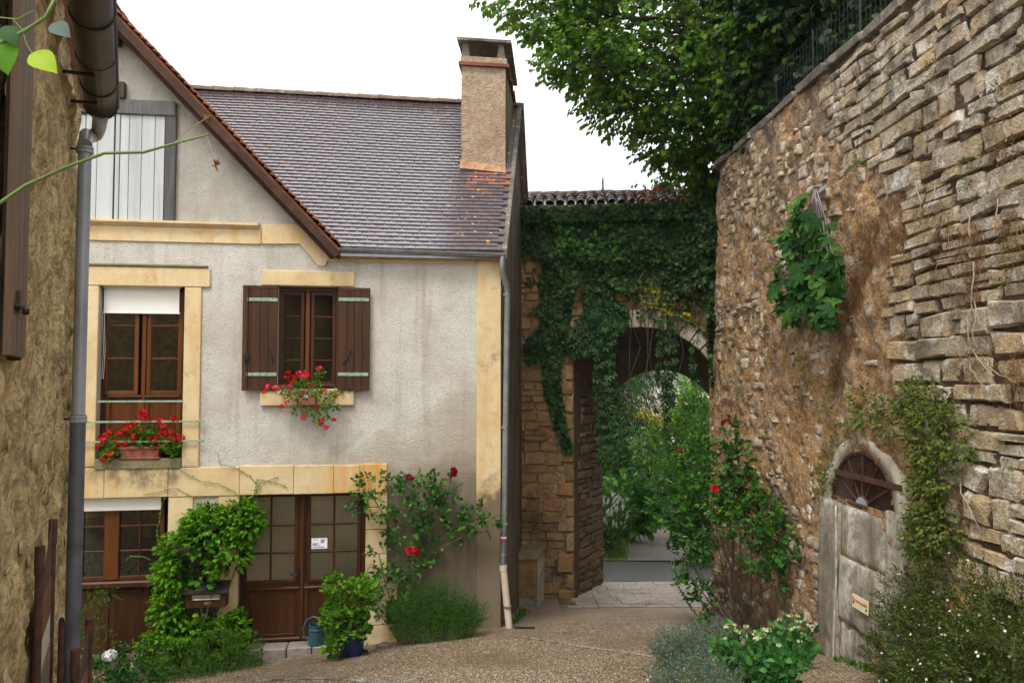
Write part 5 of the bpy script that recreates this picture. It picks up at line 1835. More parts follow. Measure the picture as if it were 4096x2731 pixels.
# terrace behind the wall
V = []
pl = [wall_pt(t, WTOP, -.12)[:2] for t in np.arange(0, TL, .4)]
V = [(p[0], p[1], 6.9) for p in pl] + [(40, p[1] + (p[1] - 10) * .5, 6.9) for p in pl]
nn = len(pl)
obj('terrace', V, [(i, i + 1, nn + i + 1, nn + i) for i in range(nn - 1)], M['soil'], kind='structure')

# ---- bricked-up doorway: stone slabs, lunette grille and plate
door = thing('fountain_doorway', 'lime streaked stone slabs filling an old doorway in the right wall', 'doorway', wall_pt(LCT, .6))
def wbox(mb, t0, t1, z0, z1, o0, o1):
    P8 = []
    for z in (z0, z1):
        for (t, o) in ((t0, o0), (t1, o0), (t1, o1), (t0, o1)):
            P8.append(wall_pt(t, z, o))
    return mb.hexa(P8)
zbot = .35
def rslab(name, t0, t1, z0, z1, o, mat=None, seed=1):
    """slab with a slightly uneven face"""
    nt2, nz2 = max(2, int((t1 - t0) / .06)), max(2, int((z1 - z0) / .06))
    V, F = [], []
    for i in range(nt2 + 1):
        for j in range(nz2 + 1):
            t = t0 + (t1 - t0) * i / nt2; z = z0 + (z1 - z0) * j / nz2
            e = max(abs(i / nt2 * 2 - 1), abs(j / nz2 * 2 - 1)) ** 12
            dd = (fbm(np.array([[t * 7 + seed, z * 3, seed]]), 3)[0] - .5) * .05
            jt = (fbm(np.array([[z * 5, seed * 3.1, 1]]), 2)[0] - .5) * .03 * (i in (0, nt2))
            V.append(wall_pt(t + jt, z, o + dd - .02 * e))
    m = nz2 + 1
    for i in range(nt2):
        for j in range(nz2):
            a = i * m + j
            F.append((a, a + 1, a + m + 1, a + m))
    ring = [i * m for i in range(nt2 + 1)] + [nt2 * m + j for j in range(1, m)] + [i * m + nz2 for i in range(nt2 - 1, -1, -1)] + [j for j in range(nz2 - 1, 0, -1)]
    o_ = len(V)
    L_ = (WY1 - WY0)
    for q in ring:
        V.append(np.array(V[q]) + np.array([.16, 0, 0]))
    kk = len(ring)
    for i in range(kk): F.append((ring[i], ring[(i + 1) % kk], o_ + (i + 1) % kk, o_ + i))
    return obj(name, V, F, mat or M['slab'], door, True, True)
tL, tR = SLAB[1], SLAB[0]
tm = on_wall(3378, 2200)[0]
rslab('left_jamb', tm + .004, tL, zbot - .2, LZ - .02, .095, seed=2)
for (z0, z1, o, sd) in ((zbot - .2, 1.05, .07, 3), (1.055, 1.75, .085, 4), (1.755, LZ - .03, .075, 5)):
    rslab('slab', tR + .38, tm, z0, z1, o, seed=sd)
rslab('right_jamb', tR, tR + .378, zbot - .2, LZ + .06, .064, seed=8)
# thin lime runs standing proud
for xx, z0, wd in ((3375, LZ - .05, .026),):
    t = on_wall(xx, 2200)[0]
    mb = MB(); mb.tube([wall_pt(t + .02 * math.sin(z * 3) + .03 * (fbm(np.array([[z * 4, 3, wd * 50]]), 2)[0] - .5), z, .095) for z in np.linspace(z0, zbot, 14)], [wd * .45 * (.5 + fbm(np.array([[z * 6, wd * 90, 2]]), 2)[0]) for z in np.linspace(z0, zbot, 14)], 7)
    mb.build('lime_run', m_plain('white lime crust', (.44, .405, .35), .88, .5, 9, 0, .9), door, True, smooth=True)
# pale rendered arch round the lunette
V, F = [], []
na = 20
for a in np.linspace(-.12, math.pi + .12, na + 1):
    for rr, o in ((1.0, -.22), (1.0, .035), (1.22, .05), (1.3, -.05)):
        V.append(wall_pt(LCT + LRR * rr * math.cos(a), LZ + lun_h * (rr + .02) * math.sin(a), o + .012 * math.sin(a * 7)))
for i in range(na):
    for k in range(3):
        o0 = i * 4 + k
        F.append((o0, o0 + 1, o0 + 5, o0 + 4))
obj('arch_render', V, F, m_plain('pale arch render', (.46, .40, .31), .9, .3, 6, 0, .7), door, True, True)
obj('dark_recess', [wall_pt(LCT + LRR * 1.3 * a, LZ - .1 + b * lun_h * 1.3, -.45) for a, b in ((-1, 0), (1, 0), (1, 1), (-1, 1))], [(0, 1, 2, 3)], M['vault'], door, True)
gril = thing('lunette_grille', 'rusty semicircular iron grille with mesh above the streaked stone slabs', 'grille', wall_pt(LCT, LZ, .02))
def wpt(t, z, o): return wall_pt(t, z, o)
def arcp(f, a, o=.02): return wpt(LCT + LRR * f * math.cos(a), LZ + lun_h * f * math.sin(a), o)
def wire(name, pts, r_, n=6, mat='rust', par=None):
    mb = MB(); mb.tube(pts, r_, n); return mb.build(name, M[mat], par, True)
wire('rim', [arcp(.97, a) for a in np.linspace(0, math.pi, 25)], .022, 6, 'rust', gril)
wire('bottom_bar', [wpt(LT0, LZ + .015, .02), wpt(LT1, LZ + .015, .02)], .022, 6, 'rust', gril)
for a in np.linspace(0, math.pi, 7)[1:-1]:
    wire('spoke', [arcp(.2, a), arcp(.95, a)], .012, 6, 'rust', gril)
wire('hub', [arcp(.2, a) for a in np.linspace(0, math.pi, 12)], .014, 6, 'rust', gril)
MB().add([wpt(LCT, LZ + .02, .03)] + [arcp(.19, a, .03) for a in np.linspace(0, math.pi, 10)], [(0, i + 1, i) for i in range(1, 10)]).build('hub_plate', m_plain('pale blue plate', (.30, .40, .45), .4), gril, True)
ba, bb = on_wall(3346, 1893, .05), on_wall(3598, 1942, .05)
mb = MB(); wbox(mb, bb[0] - .03, ba[0] + .03, (ba[1] + bb[1]) / 2 - .03, (ba[1] + bb[1]) / 2 + .03, .045, .058); mb.build('cross_bar', M['rust'], gril, True)
mb = MB()
for k in np.arange(-1, 1.01, .055):
    hgt = math.sqrt(max(0, 1 - k * k))
    if hgt > .1: mb.tube([wpt(LCT + LRR * k * .96, LZ + .03, .006), wpt(LCT + LRR * k * .96, LZ + lun_h * hgt * .95, .006)], .0035, 3, False)
for k in np.arange(.05, .98, .06):
    wd = math.sqrt(1 - k * k)
    mb.tube([wpt(LCT - LRR * wd * .95, LZ + lun_h * k, .009), wpt(LCT + LRR * wd * .95, LZ + lun_h * k, .009)], .0035, 3, False)
mb.build('wire_mesh', M['rust'], gril, True, kind='stuff')
# plate "Eau non potable"
pa = on_wall(3411, 2412, .12); pc = on_wall(3474, 2412, .12)
pz0, pz1 = on_wall(3442, 2440, .12)[1], on_wall(3442, 2386, .12)[1]
plate = thing('warning_plate', 'small cream plate with red lettering screwed to the streaked stone slab', 'sign', wall_pt((pa[0] + pc[0]) / 2, (pz0 + pz1) / 2, .12))
mb = MB(); wbox(mb, pc[0], pa[0], pz0, pz1, .125, .133); mb.build('plate', M['signplate'], plate, True)
for (t, z) in ((pa[0] - .03, pz0 + .05), (pc[0] + .03, pz0 + .04)):
    mb = MB(); c = wall_pt(t, z, .133); mb.tube([c, wall_pt(t, z, .139)], .012, 8); mb.build('screw', M['iron'], plate, True)

def text_mesh(name, body, size, mat, parent, origin, ex, ez, lift=.002, align='CENTER', fit=None):
    """flat lettering: origin world, ex reading direction, ez up"""
    cu = bpy.data.curves.new(name, 'FONT')
    cu.body = body; cu.size = size; cu.align_x = align; cu.resolution_u = 3
    cu.extrude = 0.0006
    o = bpy.data.objects.new(name, cu); COL.objects.link(o)
    dg = bpy.context.evaluated_depsgraph_get()
    me = bpy.data.meshes.new_from_object(o.evaluated_get(dg))
    bpy.data.objects.remove(o)
    if fit:
        xs_l = [v.co.x for v in me.vertices]
        kx = fit / (max(xs_l) - min(xs_l))
        for v in me.vertices: v.co.x *= kx; v.co.y *= max(kx, .8)
    me.materials.clear(); me.materials.append(mat)
    ob = link(name, me, parent)
    ex = Vector(ex).normalized(); ez = Vector(ez).normalized(); ey = ez.cross(ex)
    nrm = ex.cross(ez)
    B = Matrix(((ex.x, ez.x, nrm.x), (ex.y, ez.y, nrm.y), (ex.z, ez.z, nrm.z))).to_4x4()
    ob.matrix_basis = _mw(parent).inverted() @ Matrix.Translation(Vector(origin) + nrm * lift) @ B
    return ob
te_ = wall_pt(pc[0], 2, 0) - wall_pt(pa[0], 2, 0)
tz_ = wall_pt(5, 3, 0) - wall_pt(5, 2, 0)
text_mesh('lettering', 'Eau non potable', .068, M['ink_red'], plate, wall_pt((pa[0] + pc[0]) / 2, (pz0 + pz1) / 2 + .0, .134), te_, tz_, fit=(pa[0] - pc[0]) * .9)['kind'] = 'stuff'

# ================================================================== LEFT-HAND HOUSE
lh = thing('corner_house', 'rough stone house wall at the left edge with dark gutter and grey downpipe', 'house', LW)
ts = np.arange(0, 5.16, .05); zs_ = np.arange(-.8, 6.05, .06)
TT, ZZ = np.meshgrid(ts, zs_, indexing='ij')
q3 = np.stack([TT.ravel(), ZZ.ravel(), TT.ravel() * 0 + 3], -1)
disp = (fbm(q3 * 4.2, 4) - .5) * .16 + (fbm(q3 * 13, 3) - .5) * .08
edge_ = np.maximum(1 - sstep(0, .12, TT.ravel()), sstep(5.0, 5.12, TT.ravel()))
disp = disp * (1 - edge_) - .075 * edge_
VV = LW + TT.ravel()[:, None] * LE + (disp)[:, None] * LN + np.stack([q3[:, 0] * 0, q3[:, 0] * 0, ZZ.ravel()], -1)
nz_ = len(zs_)
i, j = np.meshgrid(np.arange(len(ts) - 1), np.arange(nz_ - 1), indexing='ij')
a = (i * nz_ + j).ravel()
F = np.stack([a, a + nz_, a + nz_ + 1, a + 1], -1).astype(np.int32)
g = G('left wall mortar')
p = g.pos()
cc = g.ramp(g.noise(1.0, 7, .68, vec=g.map(p, (2.2, 2.2, .8))), [(.25, (.30, .21, .11)), (.42, (.60, .43, .215)), (.6, (.76, .56, .28)), (.8, (.80, .63, .37))])
cc = g.mix(g.ramp(g.noise(12, 6, .72), [(.4, .7), (.56, 0)]), cc, (.17, .12, .06))
cc = g.mix(g.ramp(g.noise(1.0, 6, .7, vec=g.map(p, (7, 7, .5))), [(.55, 0), (.7, .7)]), cc, (.12, .10, .07))
M['leftmortar'] = g.done(cc, .93, g.bump(g.math('ADD', g.noise(18, 7, .75), g.math('MULTIPLY', g.voro(40), .4)), 1.0, .03), spec=.2)
obj('stone_face', VV, F, M['leftmortar'], lh, True, True)
n = 900
tt = RNG.uniform(.05, 5.05, n); zz = RNG.uniform(.2, 5.9, n)
k = RNG.random(n) < .12 + .5 * (zz < 3.9)
tt, zz = tt[k], zz[k]
pp_ = np.array([left_pt(a, b, .0) for a, b in zip(tt, zz)])
d2 = (fbm(np.stack([tt, zz, tt * 0 + 3], -1) * 4.2, 4) - .5) * .16
pp_ = pp_ + LN * d2[:, None]
sz = np.stack([RNG.uniform(.03, .16, len(tt)), RNG.uniform(.02, .09, len(tt))], -1)
lumps('embedded_stones', pp_ - LN * .01, np.tile(LN, (len(tt), 1)), sz, M['lefts'], lh, .2, 9)
# end wall and roof slab so the house is a solid block
EB = np.array([-LN[0], -LN[1], 0])
MB().hexa([left_pt(0.02, -.8, -.06), left_pt(5.1, -.8, -.06), left_pt(5.1, -.8, -3.2), left_pt(.02, -.8, -3.2), left_pt(.02, 6.0, -.06), left_pt(5.1, 6.0, -.06), left_pt(5.1, 6.0, -3.2), left_pt(.02, 6.0, -3.2)]).build('house_body', M['leftmortar'], lh, True)
MB().hexa([left_pt(-.12, 6.06, .12), left_pt(5.25, 6.06, .12), left_pt(5.25, 8.3, -3.0), left_pt(-.12, 8.3, -3.0), left_pt(-.12, 6.16, .12), left_pt(5.25, 6.16, .12), left_pt(5.25, 8.4, -3.0), left_pt(-.12, 8.4, -3.0)]).build('roof', M['claytile'], lh, True)
# gutter: half round seen from below
V, F = [], []
na = 11
gp0, gp1 = on_left(385, 470, .17), (5.2, 0)
gz_ = gp0[1] + .10
t0_ = gp0[0]
tg = np.linspace(t0_, 5.2, 12)
for t in tg:
    for a in np.linspace(0, math.pi, na):
        V.append(left_pt(t, gz_ - .115 * math.sin(a) + .004 * math.sin(t * 5), .20 - .115 * math.cos(a)))
for i in range(len(tg) - 1):
    for k in range(na - 1):
        F.append((i * na + k, i * na + k + 1, (i + 1) * na + k + 1, (i + 1) * na + k))
F.append(tuple(range(na)))
gl_ = obj('gutter', V, F, M['zinc_dark'], lh, True, True)
mb = MB(); mb.tube([left_pt(t0_ - .01, gz_, .315), left_pt(5.2, gz_, .315)], .014, 6); mb.build('gutter_lip', M['zinc_dark'], gl_, True)
for t in (t0_ + .03, t0_ + .55, t0_ + 1.1, t0_ + 1.75):
    mb = MB(); mb.tube([left_pt(t, gz_ - .118 * math.sin(a), .20 - .118 * math.cos(a)) for a in np.linspace(0, math.pi, 10)], .006, 5); mb.build('gutter_ring', M['zinc_dark'], gl_, True)
for t in (t0_ + .4, t0_ + 1.0):
    mb = MB(); mb.tube([left_pt(t, gz_ - .12, -.02), left_pt(t, gz_ - .12, .19)], .012, 6); mb.build('gutter_bracket', M['iron'], gl_, True)
def lq(x, y, o): 
    t, z = on_left(x, y, o); return left_pt(t, z, o)
d0 = left_pt(t0_ + .05, gz_ - .11, .20)
d1 = lq(395, 515, .18); d2_ = lq(375, 545, .14); d3 = lq(345, 540, .10); d4 = lq(340, 580, .10)
e4 = lq(340, 590, .10)
mb = MB(); mb.tube([d0, d1, (d1 + d2_) / 2 + np.array([0, 0, -.02]), d2_, d3, d4], [.055, .052, .05, .05, .05, .052], 12)
auto_smooth(mb.build('swan_neck', M['pvc'], lh, True))
pb0 = np.array([e4[0], e4[1], -.5])
e5 = lq(297, 2700, .10)
mid = e4.copy(); mid[2] = lq(318, 1670, .1)[2]
mb = MB(); mb.tube([e4, mid], .047, 14); ud = mb.build('downpipe', M['pvc'], lh, True); auto_smooth(ud)
mb = MB(); mb.tube([mid + np.array([0, 0, .03]), np.array([mid[0], mid[1], .6])], .054, 14)
auto_smooth(mb.build('lower_downpipe', m_plain('dark grey scratched pipe', (.12, .125, .145), .4, .35, 6, 0, .1), lh, True))
for z in (e4[2] - .02, mid[2]):
    mb = MB().lathe([(.05, -.03), (.062, -.025), (.062, -.005), (.056, 0), (.062, .008), (.062, .02), (.05, .025)], (e4[0], e4[1], z), 14)
    mb.build('pipe_collar', M['pvc'], ud, True)
    mb = MB(); mb.tube([(e4[0], e4[1], z), np.array([e4[0], e4[1], z]) - LN * .14], .008, 6); mb.build('wall_pin', M['iron'], ud, True)
# shutter folded back on the wall
sa, sb = on_left(85, 1430, .06)[0], 4.85
szb = on_left(85, 1432, .06)[1]
szt = 5.75
def lbox(mb, t0, t1, z0, z1, o0, o1):
    return mb.hexa([left_pt(t0, z0, o0), left_pt(t1, z0, o0), left_pt(t1, z0, o1), left_pt(t0, z0, o1), left_pt(t0, z1, o0), left_pt(t1, z1, o0), left_pt(t1, z1, o1), left_pt(t0, z1, o1)][::1])
shl = lbox(MB(), sa + .12, sb, szb + .02, szt, .035, .055).build('shutter', M['old_wood'], lh, True)
tq = on_left(75, 1400, .06)[0]
M['oldshut'] = m_wood('old brown shutter board', (.035, .02, .012), (.10, .058, .034), (.21, .135, .08), .65, bump=.5)
k = 0
t = tq - .02
while t < sb:
    lbox(MB(), t + .003, t + .135, szb + (.0 if k else .0), szt + .02, .056, .08).build('board', M['oldshut'], shl, True); t += .14; k += 1
lbox(MB(), sa, tq - .024, szb - .01, szt + .02, .02, .062).build('edge_board', M['old_wood'], shl, True)
zz = on_left(30, 1180, .08)[1]
lbox(MB(), tq + .25, sb, zz - .035, zz + .035, .081, .092).build('strap_hinge', M['rust'], shl, True)
for f in (.1, .22, .34):
    mb = MB(); c = left_pt(tq + f, zz - .02, .08); mb.tube([c, c + LN * .02], .012, 7); mb.build('bolt_head', M['iron'], shl, True)
# ================================================================== SMALL THINGS
def petals(name, n, rad, psize, mat, seed, flat=.75, parent=None):
    """a head of many small five-petalled florets"""
    rg = np.random.default_rng(seed)
    V, F, Rn = [], [], []
    for i in range(n):
        d = rg.normal(size=3); d[2] = abs(d[2]) * .9 + .05; d /= np.linalg.norm(d)
        if rg.random() < .25: d[2] *= -.4
        c = d * rad * np.array([1, 1, flat])
        a = np.cross(d, rg.normal(size=3)); a /= np.linalg.norm(a); b = np.cross(d, a)
        r0 = rg.random()
        for k in range(5):
            q = 2 * math.pi * k / 5
            e = math.cos(q) * a + math.sin(q) * b; f = -math.sin(q) * a + math.cos(q) * b
            o = len(V)
            V += [c, c + e * psize * .6 + f * psize * .36 + d * psize * .15, c + e * psize + d * psize * .22, c + e * psize * .6 - f * psize * .36 + d * psize * .15]
            F += [(o, o + 1, o + 2), (o, o + 2, o + 3)]
            Rn += [min(1, max(0, r0 * .7 + rg.random() * .3))] * 4
    return mesh_np(name, np.array(V), np.array(F, dtype=np.int32), mat, False, np.array(Rn))

def rose_head(name, rad, mat, seed):
    rg = np.random.default_rng(seed)
    V, F, Rn = [], [], []
    for ring, (n, r_, up) in enumerate(((3, .25, 1.1), (5, .5, .75), (6, .85, .35), (6, 1.0, .0))):
        for k in range(n):
            q = 2 * math.pi * (k + ring * .5 + rg.random() * .3) / n
            e = np.array([math.cos(q), math.sin(q), 0]); f = np.array([-math.sin(q), math.cos(q), 0]); z = np.array([0, 0, 1.0])
            o = len(V)
            wd = .55 * (.5 + r_)
            V += [e * r_ * .25 * rad, (e * r_ * .8 + f * wd * .6 + z * (up * .5 + .15)) * rad, (e * r_ * 1.15 + z * (up * .8 + .1)) * rad, (e * r_ * .8 - f * wd * .6 + z * (up * .5 + .15)) * rad]
            F += [(o, o + 1, o + 2), (o, o + 2, o + 3)]
            Rn += [rg.random()] * 4
    return mesh_np(name, np.array(V), np.array(F, dtype=np.int32), mat, False, np.array(Rn))

HEADS = {k: [petals('flower_head', 15, .034, .02, M[m_], 10 + i) for i in range(3)] for k, m_ in (('red', 'red'), ('pink', 'pink'))}
def put(me, parent, world, name, scale=1.0, rot=None):
    o = link(name, me, parent)
    X = Matrix.Translation(Vector([float(v) for v in world])) @ Matrix.Rotation(random.uniform(0, 6.28), 4, 'Z') @ Matrix.Rotation(R(35) + random.uniform(-.3, .3) if rot is None else rot, 4, 'X')
    o.matrix_basis = _mw(parent).inverted() @ X @ Matrix.Scale(scale, 4)
    return o

def foliage(parent, P, D, mat, T, size, L=.05, k=4, name='foliage', up=.6, spread=.9, hang=0.0, jit=.3):
    p, a, nn, s, r_ = sprigs(P, D, L, k, size, T, up, spread, jit, hang)
    return leaves(name, p, a, nn, s, T, mat, parent, r_)

def stalks(parent, A, B, r_=.003, mat='stem', name='stems', n=4, sag=0.0):
    mb = MB()
    for a, b in zip(A, B):
        a = np.asarray(a); b = np.asarray(b)
        m_ = (a + b) / 2 + RNG.normal(0, np.linalg.norm(b - a) * .07, 3) + np.array([0, 0, sag])
        mb.tube([a, m_, b], [r_, r_ * .85, r_ * .6], n, False)
    return mb.build(name, M[mat], parent, True, kind='stuff')

# ---- window box on the french window sill
def hp(x, y, off): 
    s, z = fac(x, y, off)
    return hworld(s, -off, z)
fb = thing('flower_trough', 'terracotta trough of red geraniums on the french window sill behind green bars', 'planter', hp(565, 1836, -.02), TH)
tr_ = frect(485, 1786, 642, 1833, -.02)
zs0 = OP1[2] + .014
w2_, h2_ = (tr_[1] - tr_[0]) / 2, tr_[3] - tr_[2]
fb.location = tuple(hworld((tr_[0] + tr_[1]) / 2, .02, zs0)); MW[fb.name] = Matrix.Translation(fb.location) @ Matrix.Rotation(TH, 4, 'Z')
mb = MB().hexa([(-w2_ * .93, -.07, 0), (w2_ * .93, -.07, 0), (w2_ * .93, .07, 0), (-w2_ * .93, .07, 0), (-w2_, -.09, h2_), (w2_, -.09, h2_), (w2_, .09, h2_), (-w2_, .09, h2_)])
mb.build('trough', M['terra'], fb)
MB().box(-w2_ * 1.03, w2_ * 1.03, -.10, .10, h2_ - .03, h2_ + .004, .006).build('rim', M['terra'], fb)
MB().box(-w2_ * 1.06, w2_ * 1.06, -.09, .09, -.0, .016, .004).build('saucer', M['terra'], fb)
bl_ = [(hp(x, y, o), (rx, .10, rz)) for x, y, o, rx, rz in ((565, 1760, .0, .30, .10), (450, 1775, .02, .14, .09), (680, 1770, .02, .14, .10), (565, 1725, .0, .20, .08), (440, 1815, .06, .10, .06), (690, 1800, .03, .08, .05))]
P, D = in_blobs(bl_, 420, .3)
foliage(fb, P, D + np.array([0, -.3, .5]), M['lf_ger'], T_GERAN, .042, .03, 2, up=.3, jit=.6)
src = hworld((tr_[0] + tr_[1]) / 2, .02, zs0 + h2_)
hd = [(895, 1180), (900, 1210), (930, 1222), (800, 1260), (790, 1280), (835, 1255), (690, 1300), (660, 1320), (655, 1350), (735, 1365), (745, 1310), (740, 1415), (790, 1367), (895, 1288), (960, 1228), (1000, 1228), (1025, 1260), (1030, 1300), (1070, 1300), (1090, 1215), (1060, 1340), (1000, 1370), (975, 1388), (1110, 1333), (1130, 1335), (640, 1340), (620, 1385), (690, 1435), (655, 1475), (795, 1308), (850, 1328), (985, 1330), (955, 1335)]
tips = []
for (x, y) in hd:
    w_ = hp(x / 1.568, y / 1.568 + 900, random.uniform(.03, .12))
    tips.append(w_)
    put(random.choice(HEADS['red']), fb, w_, 'flower_head', random.uniform(1.15, 1.7))
stalks(fb, [src + RNG.normal(0, .06, 3) * np.array([2, 1, .3]) for _ in tips], tips, .0028)

# ---- hanging pot under the shuttered window
hb = thing('hanging_flower_box', 'brown box of pink red trailing geraniums hung below the shuttered window', 'planter', hp(1222, 1610, .16), TH)
bx_ = frect(1190, 1592, 1262, 1622, .2)
MB().box(-.13, .13, -.075, .075, -.0, .11, .01).build('box', M['terra'], hb)
hb.location = tuple(hworld((bx_[0] + bx_[1]) / 2, -.15, bx_[2])); MW[hb.name] = Matrix.Translation(hb.location) @ Matrix.Rotation(TH, 4, 'Z')
mb = MB()
for s in (-.12, .12): mb.tube([(s, .11, .12), (s, -.08, .12), (s, -.08, .0)], .005, 5)
mb.tube([(-.22, .10, .10), (.22, .10, .10)], .005, 5)
mb.build('bracket', M['iron'], hb)
bl_ = [(hp(x, y, o), (rx, .09, rz)) for x, y, o, rx, rz in ((1230, 1560, .16, .2, .11), (1170, 1575, .17, .15, .07), (1290, 1600, .18, .16, .11), (1210, 1640, .2, .15, .09), (1285, 1660, .2, .10, .12), (1200, 1520, .15, .10, .06), (1130, 1560, .15, .06, .03), (1345, 1570, .16, .07, .04), (1340, 1625, .18, .06, .04), (1282, 1500, .14, .04, .08))]
P, D = in_blobs(bl_, 430, .3)
foliage(hb, P, D + np.array([0, -.3, .4]), M['lf_ger'], T_IVY, .036, .03, 2, up=.3, jit=.6)
src = hworld((bx_[0] + bx_[1]) / 2, -.15, bx_[2] + .1)
hd = [(398, 925, 'r'), (385, 958, 'r'), (432, 957, 'r'), (462, 930, 'p'), (520, 950, 'r'), (490, 953, 'p'), (505, 930, 'p'), (590, 900, 'p'), (268, 1012, 'p'), (248, 1040, 'r'), (320, 1025, 'p'), (365, 1015, 'p'), (408, 1015, 'p'), (420, 985, 'r'), (532, 1005, 'p'), (485, 1055, 'p'), (618, 1043, 'r'), (395, 1070, 'r'), (390, 1112, 'p'), (355, 1137, 'r'), (578, 1138, 'p'), (492, 1205, 'p'), (602, 1225, 'r'), (606, 1248, 'r'), (685, 1220, 'p'), (630, 1270, 'p'), (690, 1070, 'p')]
tips = []
for (x, y, c) in hd:
    w_ = hp(x / 1.568 + 900, y / 1.568 + 900, random.uniform(.14, .24))
    tips.append(w_)
    put(random.choice(HEADS['red' if c == 'r' else 'pink']), hb, w_, 'flower_head', random.uniform(.9, 1.35))
stalks(hb, [src + RNG.normal(0, .05, 3) for _ in tips], tips, .0025)
put(petals('flower_head', 5, .02, .02, M['white'], 77), hb, hp(506 / 1.568 + 900, 1075 / 1.568 + 900, .26), 'flower_head', 1)

# ---- letter box
mbx = frect(742, 2350, 905, 2427, .2)
lbx = thing('letter_box', 'dark brown wooden letter box with slate lid among the climber leaves', 'letter box', hworld((mbx[0] + mbx[1]) / 2, -.12, mbx[2]), TH)
w_ = (mbx[1] - mbx[0]) / 2; h_ = mbx[3] - mbx[2]
MB().box(-w_, w_, -.11, .10, 0, h_ - .05, .006).build('box', M['shutter'], lbx)
V = [(-w_ - .03, -.16, h_ - .06), (w_ + .03, -.16, h_ - .06), (w_ + .03, .10, h_ + .03), (-w_ - .03, .10, h_ + .03)]
MB().hexa(V + [(x, y, z + .025) for x, y, z in V]).build('lid', m_plain('dark slate lid', (.035, .035, .038), .55, .3, 16), lbx)
MB().box(-w_ * .65, w_ * .72, -.118, -.111, h_ * .40, h_ * .68, .003).build('letter_plate', M['letterplate'], lbx)
MB().box(-w_ * .55, w_ * .68, -.126, -.1185, h_ * .42, h_ * .475, .003).build('flap', M['blind'], lbx)
mb = MB()
V = [(.0 + .05 * math.cos(a) + .03, -.117, h_ * .24 + .024 * math.sin(a)) for a in np.linspace(0, 2 * math.pi, 16, endpoint=False)]
mb.add(V + [(x, -.111, z) for x, y, z in V], [tuple(range(16))] + [(i, i + 16, (i + 1) % 16 + 16, (i + 1) % 16) for i in range(16)])
mb.build('name_plate', M['brass'], lbx)

# ---- notice on the door
no = frect(1246, 2151, 1309, 2193, -.14)
nt_ = thing('door_notice', 'white printed notice taped to the glass of the double door', 'notice', hworld((no[0] + no[1]) / 2, .143, (no[2] + no[3]) / 2), TH)
nw, nh = (no[1] - no[0]) / 2, (no[3] - no[2]) / 2
MB().box(-nw, nw, -.0015, .0, -nh, nh).build('sheet', M['paper'], nt_)
for zz, f in ((.66, .62), (.40, .50), (.14, .46)):
    MB().box(nw * .15, nw * .15 + nw * f, -.0026, -.0017, nh * zz - .006, nh * zz + .006).build('text_line', M['ink'], nt_)
for k, (zz, f) in enumerate(((.02, .75), (-.1, .45), (-.24, .62), (-.38, 1.0))):
    MB().box(-nw * .85, -nw * .85 + nw * f, -.0026, -.0017, nh * zz - .003, nh * zz + .003).build('text_line', M['ink'], nt_)
MB().box(-nw * .85, nw * .62, -.0026, -.0017, -nh * .72 - .005, -nh * .72 + .004).build('text_line', M['ink_purple'], nt_)
mb = MB(); mb.tube([(-nw * .5 + .035 * math.cos(a), -.003, nh * .45 + .028 * math.sin(a)) for a in np.linspace(.3, math.pi - .3, 8)], .003, 4); mb.build('logo_arc', M['brass'], nt_)

# ---- watering can
cb = gnd(1260, 2592); cb = hworld(fac(1262, 2580, .1)[0], -.06, stepz + .011)
can = thing('watering_can', 'blue green watering can standing on the door step', 'watering can', cb)
mb = MB().lathe([(0, 0), (.098, 0), (.10, .01), (.092, .25), (.098, .255), (.098, .27), (.088, .27), (.086, .03), (0, .03)], n=24)
auto_smooth(mb.build('body', M['can'], can))
mb = MB(); mb.tube([(-.085, .0, .05), (-.16, 0, .10), (-.175, 0, .22), (-.13, 0, .33), (-.04, 0, .375), (.04, 0, .355)], .013, 9); auto_smooth(mb.build('handle', M['can'], can))
mb = MB(); mb.tube([(.085, .02, .05), (.17, .03, .18), (.26, .04, .31)], [.026, .02, .014], 10); auto_smooth(mb.build('spout', M['can'], can))
mb = MB().lathe([(.100, .20), (.105, .205), (.105, .215), (.099, .22)], n=24); mb.build('hoop', M['can'], can)

# ---- blue pot with a geranium on a saucer
pg = gnd(1411, 2624)
pot = thing('potted_geranium', 'bushy green pelargonium in a blue glazed pot on a saucer by the door', 'potted plant', pg)
mb = MB().lathe([(0, 0), (.17, 0), (.205, .035), (.20, .045), (.165, .018), (0, .018)], n=28); auto_smooth(mb.build('saucer', m_plain('dark glazed saucer', (.035, .028, .03), .35, .4), pot))
mb = MB().lathe([(0, .02), (.115, .02), (.125, .04), (.15, .26), (.165, .27), (.172, .36), (.16, .37), (.15, .33), (0, .33)], n=28); auto_smooth(mb.build('pot', M['bluepot'], pot))
mb = MB().lathe([(.171, .352), (.175, .358), (.175, .372), (.158, .373), (.150, .352)], n=28); mb.build('rim', m_plain('bare clay rim', (.40, .26, .15), .7), pot)
mb = MB().lathe([(0, .335), (.15, .332)], n=20); mb.build('soil', M['soil'], pot)
PY = pg[1]
bl_ = [(atY(x, y, PY + dy), (rx, .2, rz)) for x, y, dy, rx, rz in ((1390, 2500, 0, .26, .2), (1410, 2400, 0, .27, .22), (1330, 2340, -.02, .1, .1), (1345, 2460, -.05, .17, .12), (1450, 2350, .0, .13, .1), (1420, 2520, -.05, .17, .06), (1335, 2590, -.1, .1, .06), (1345, 2555, -.12, .1, .08))]
P, D = in_blobs(bl_, 560, .35)
foliage(pot, P, D + np.array([0, -.2, .5]), M['lf_ger'], T_GERAN, .058, .05, 3, up=.5, jit=.5)
base = pg + np.array([0, 0, .33])
stalks(pot, [base + RNG.normal(0, .04, 3) for _ in range(14)], P[:14], .007)

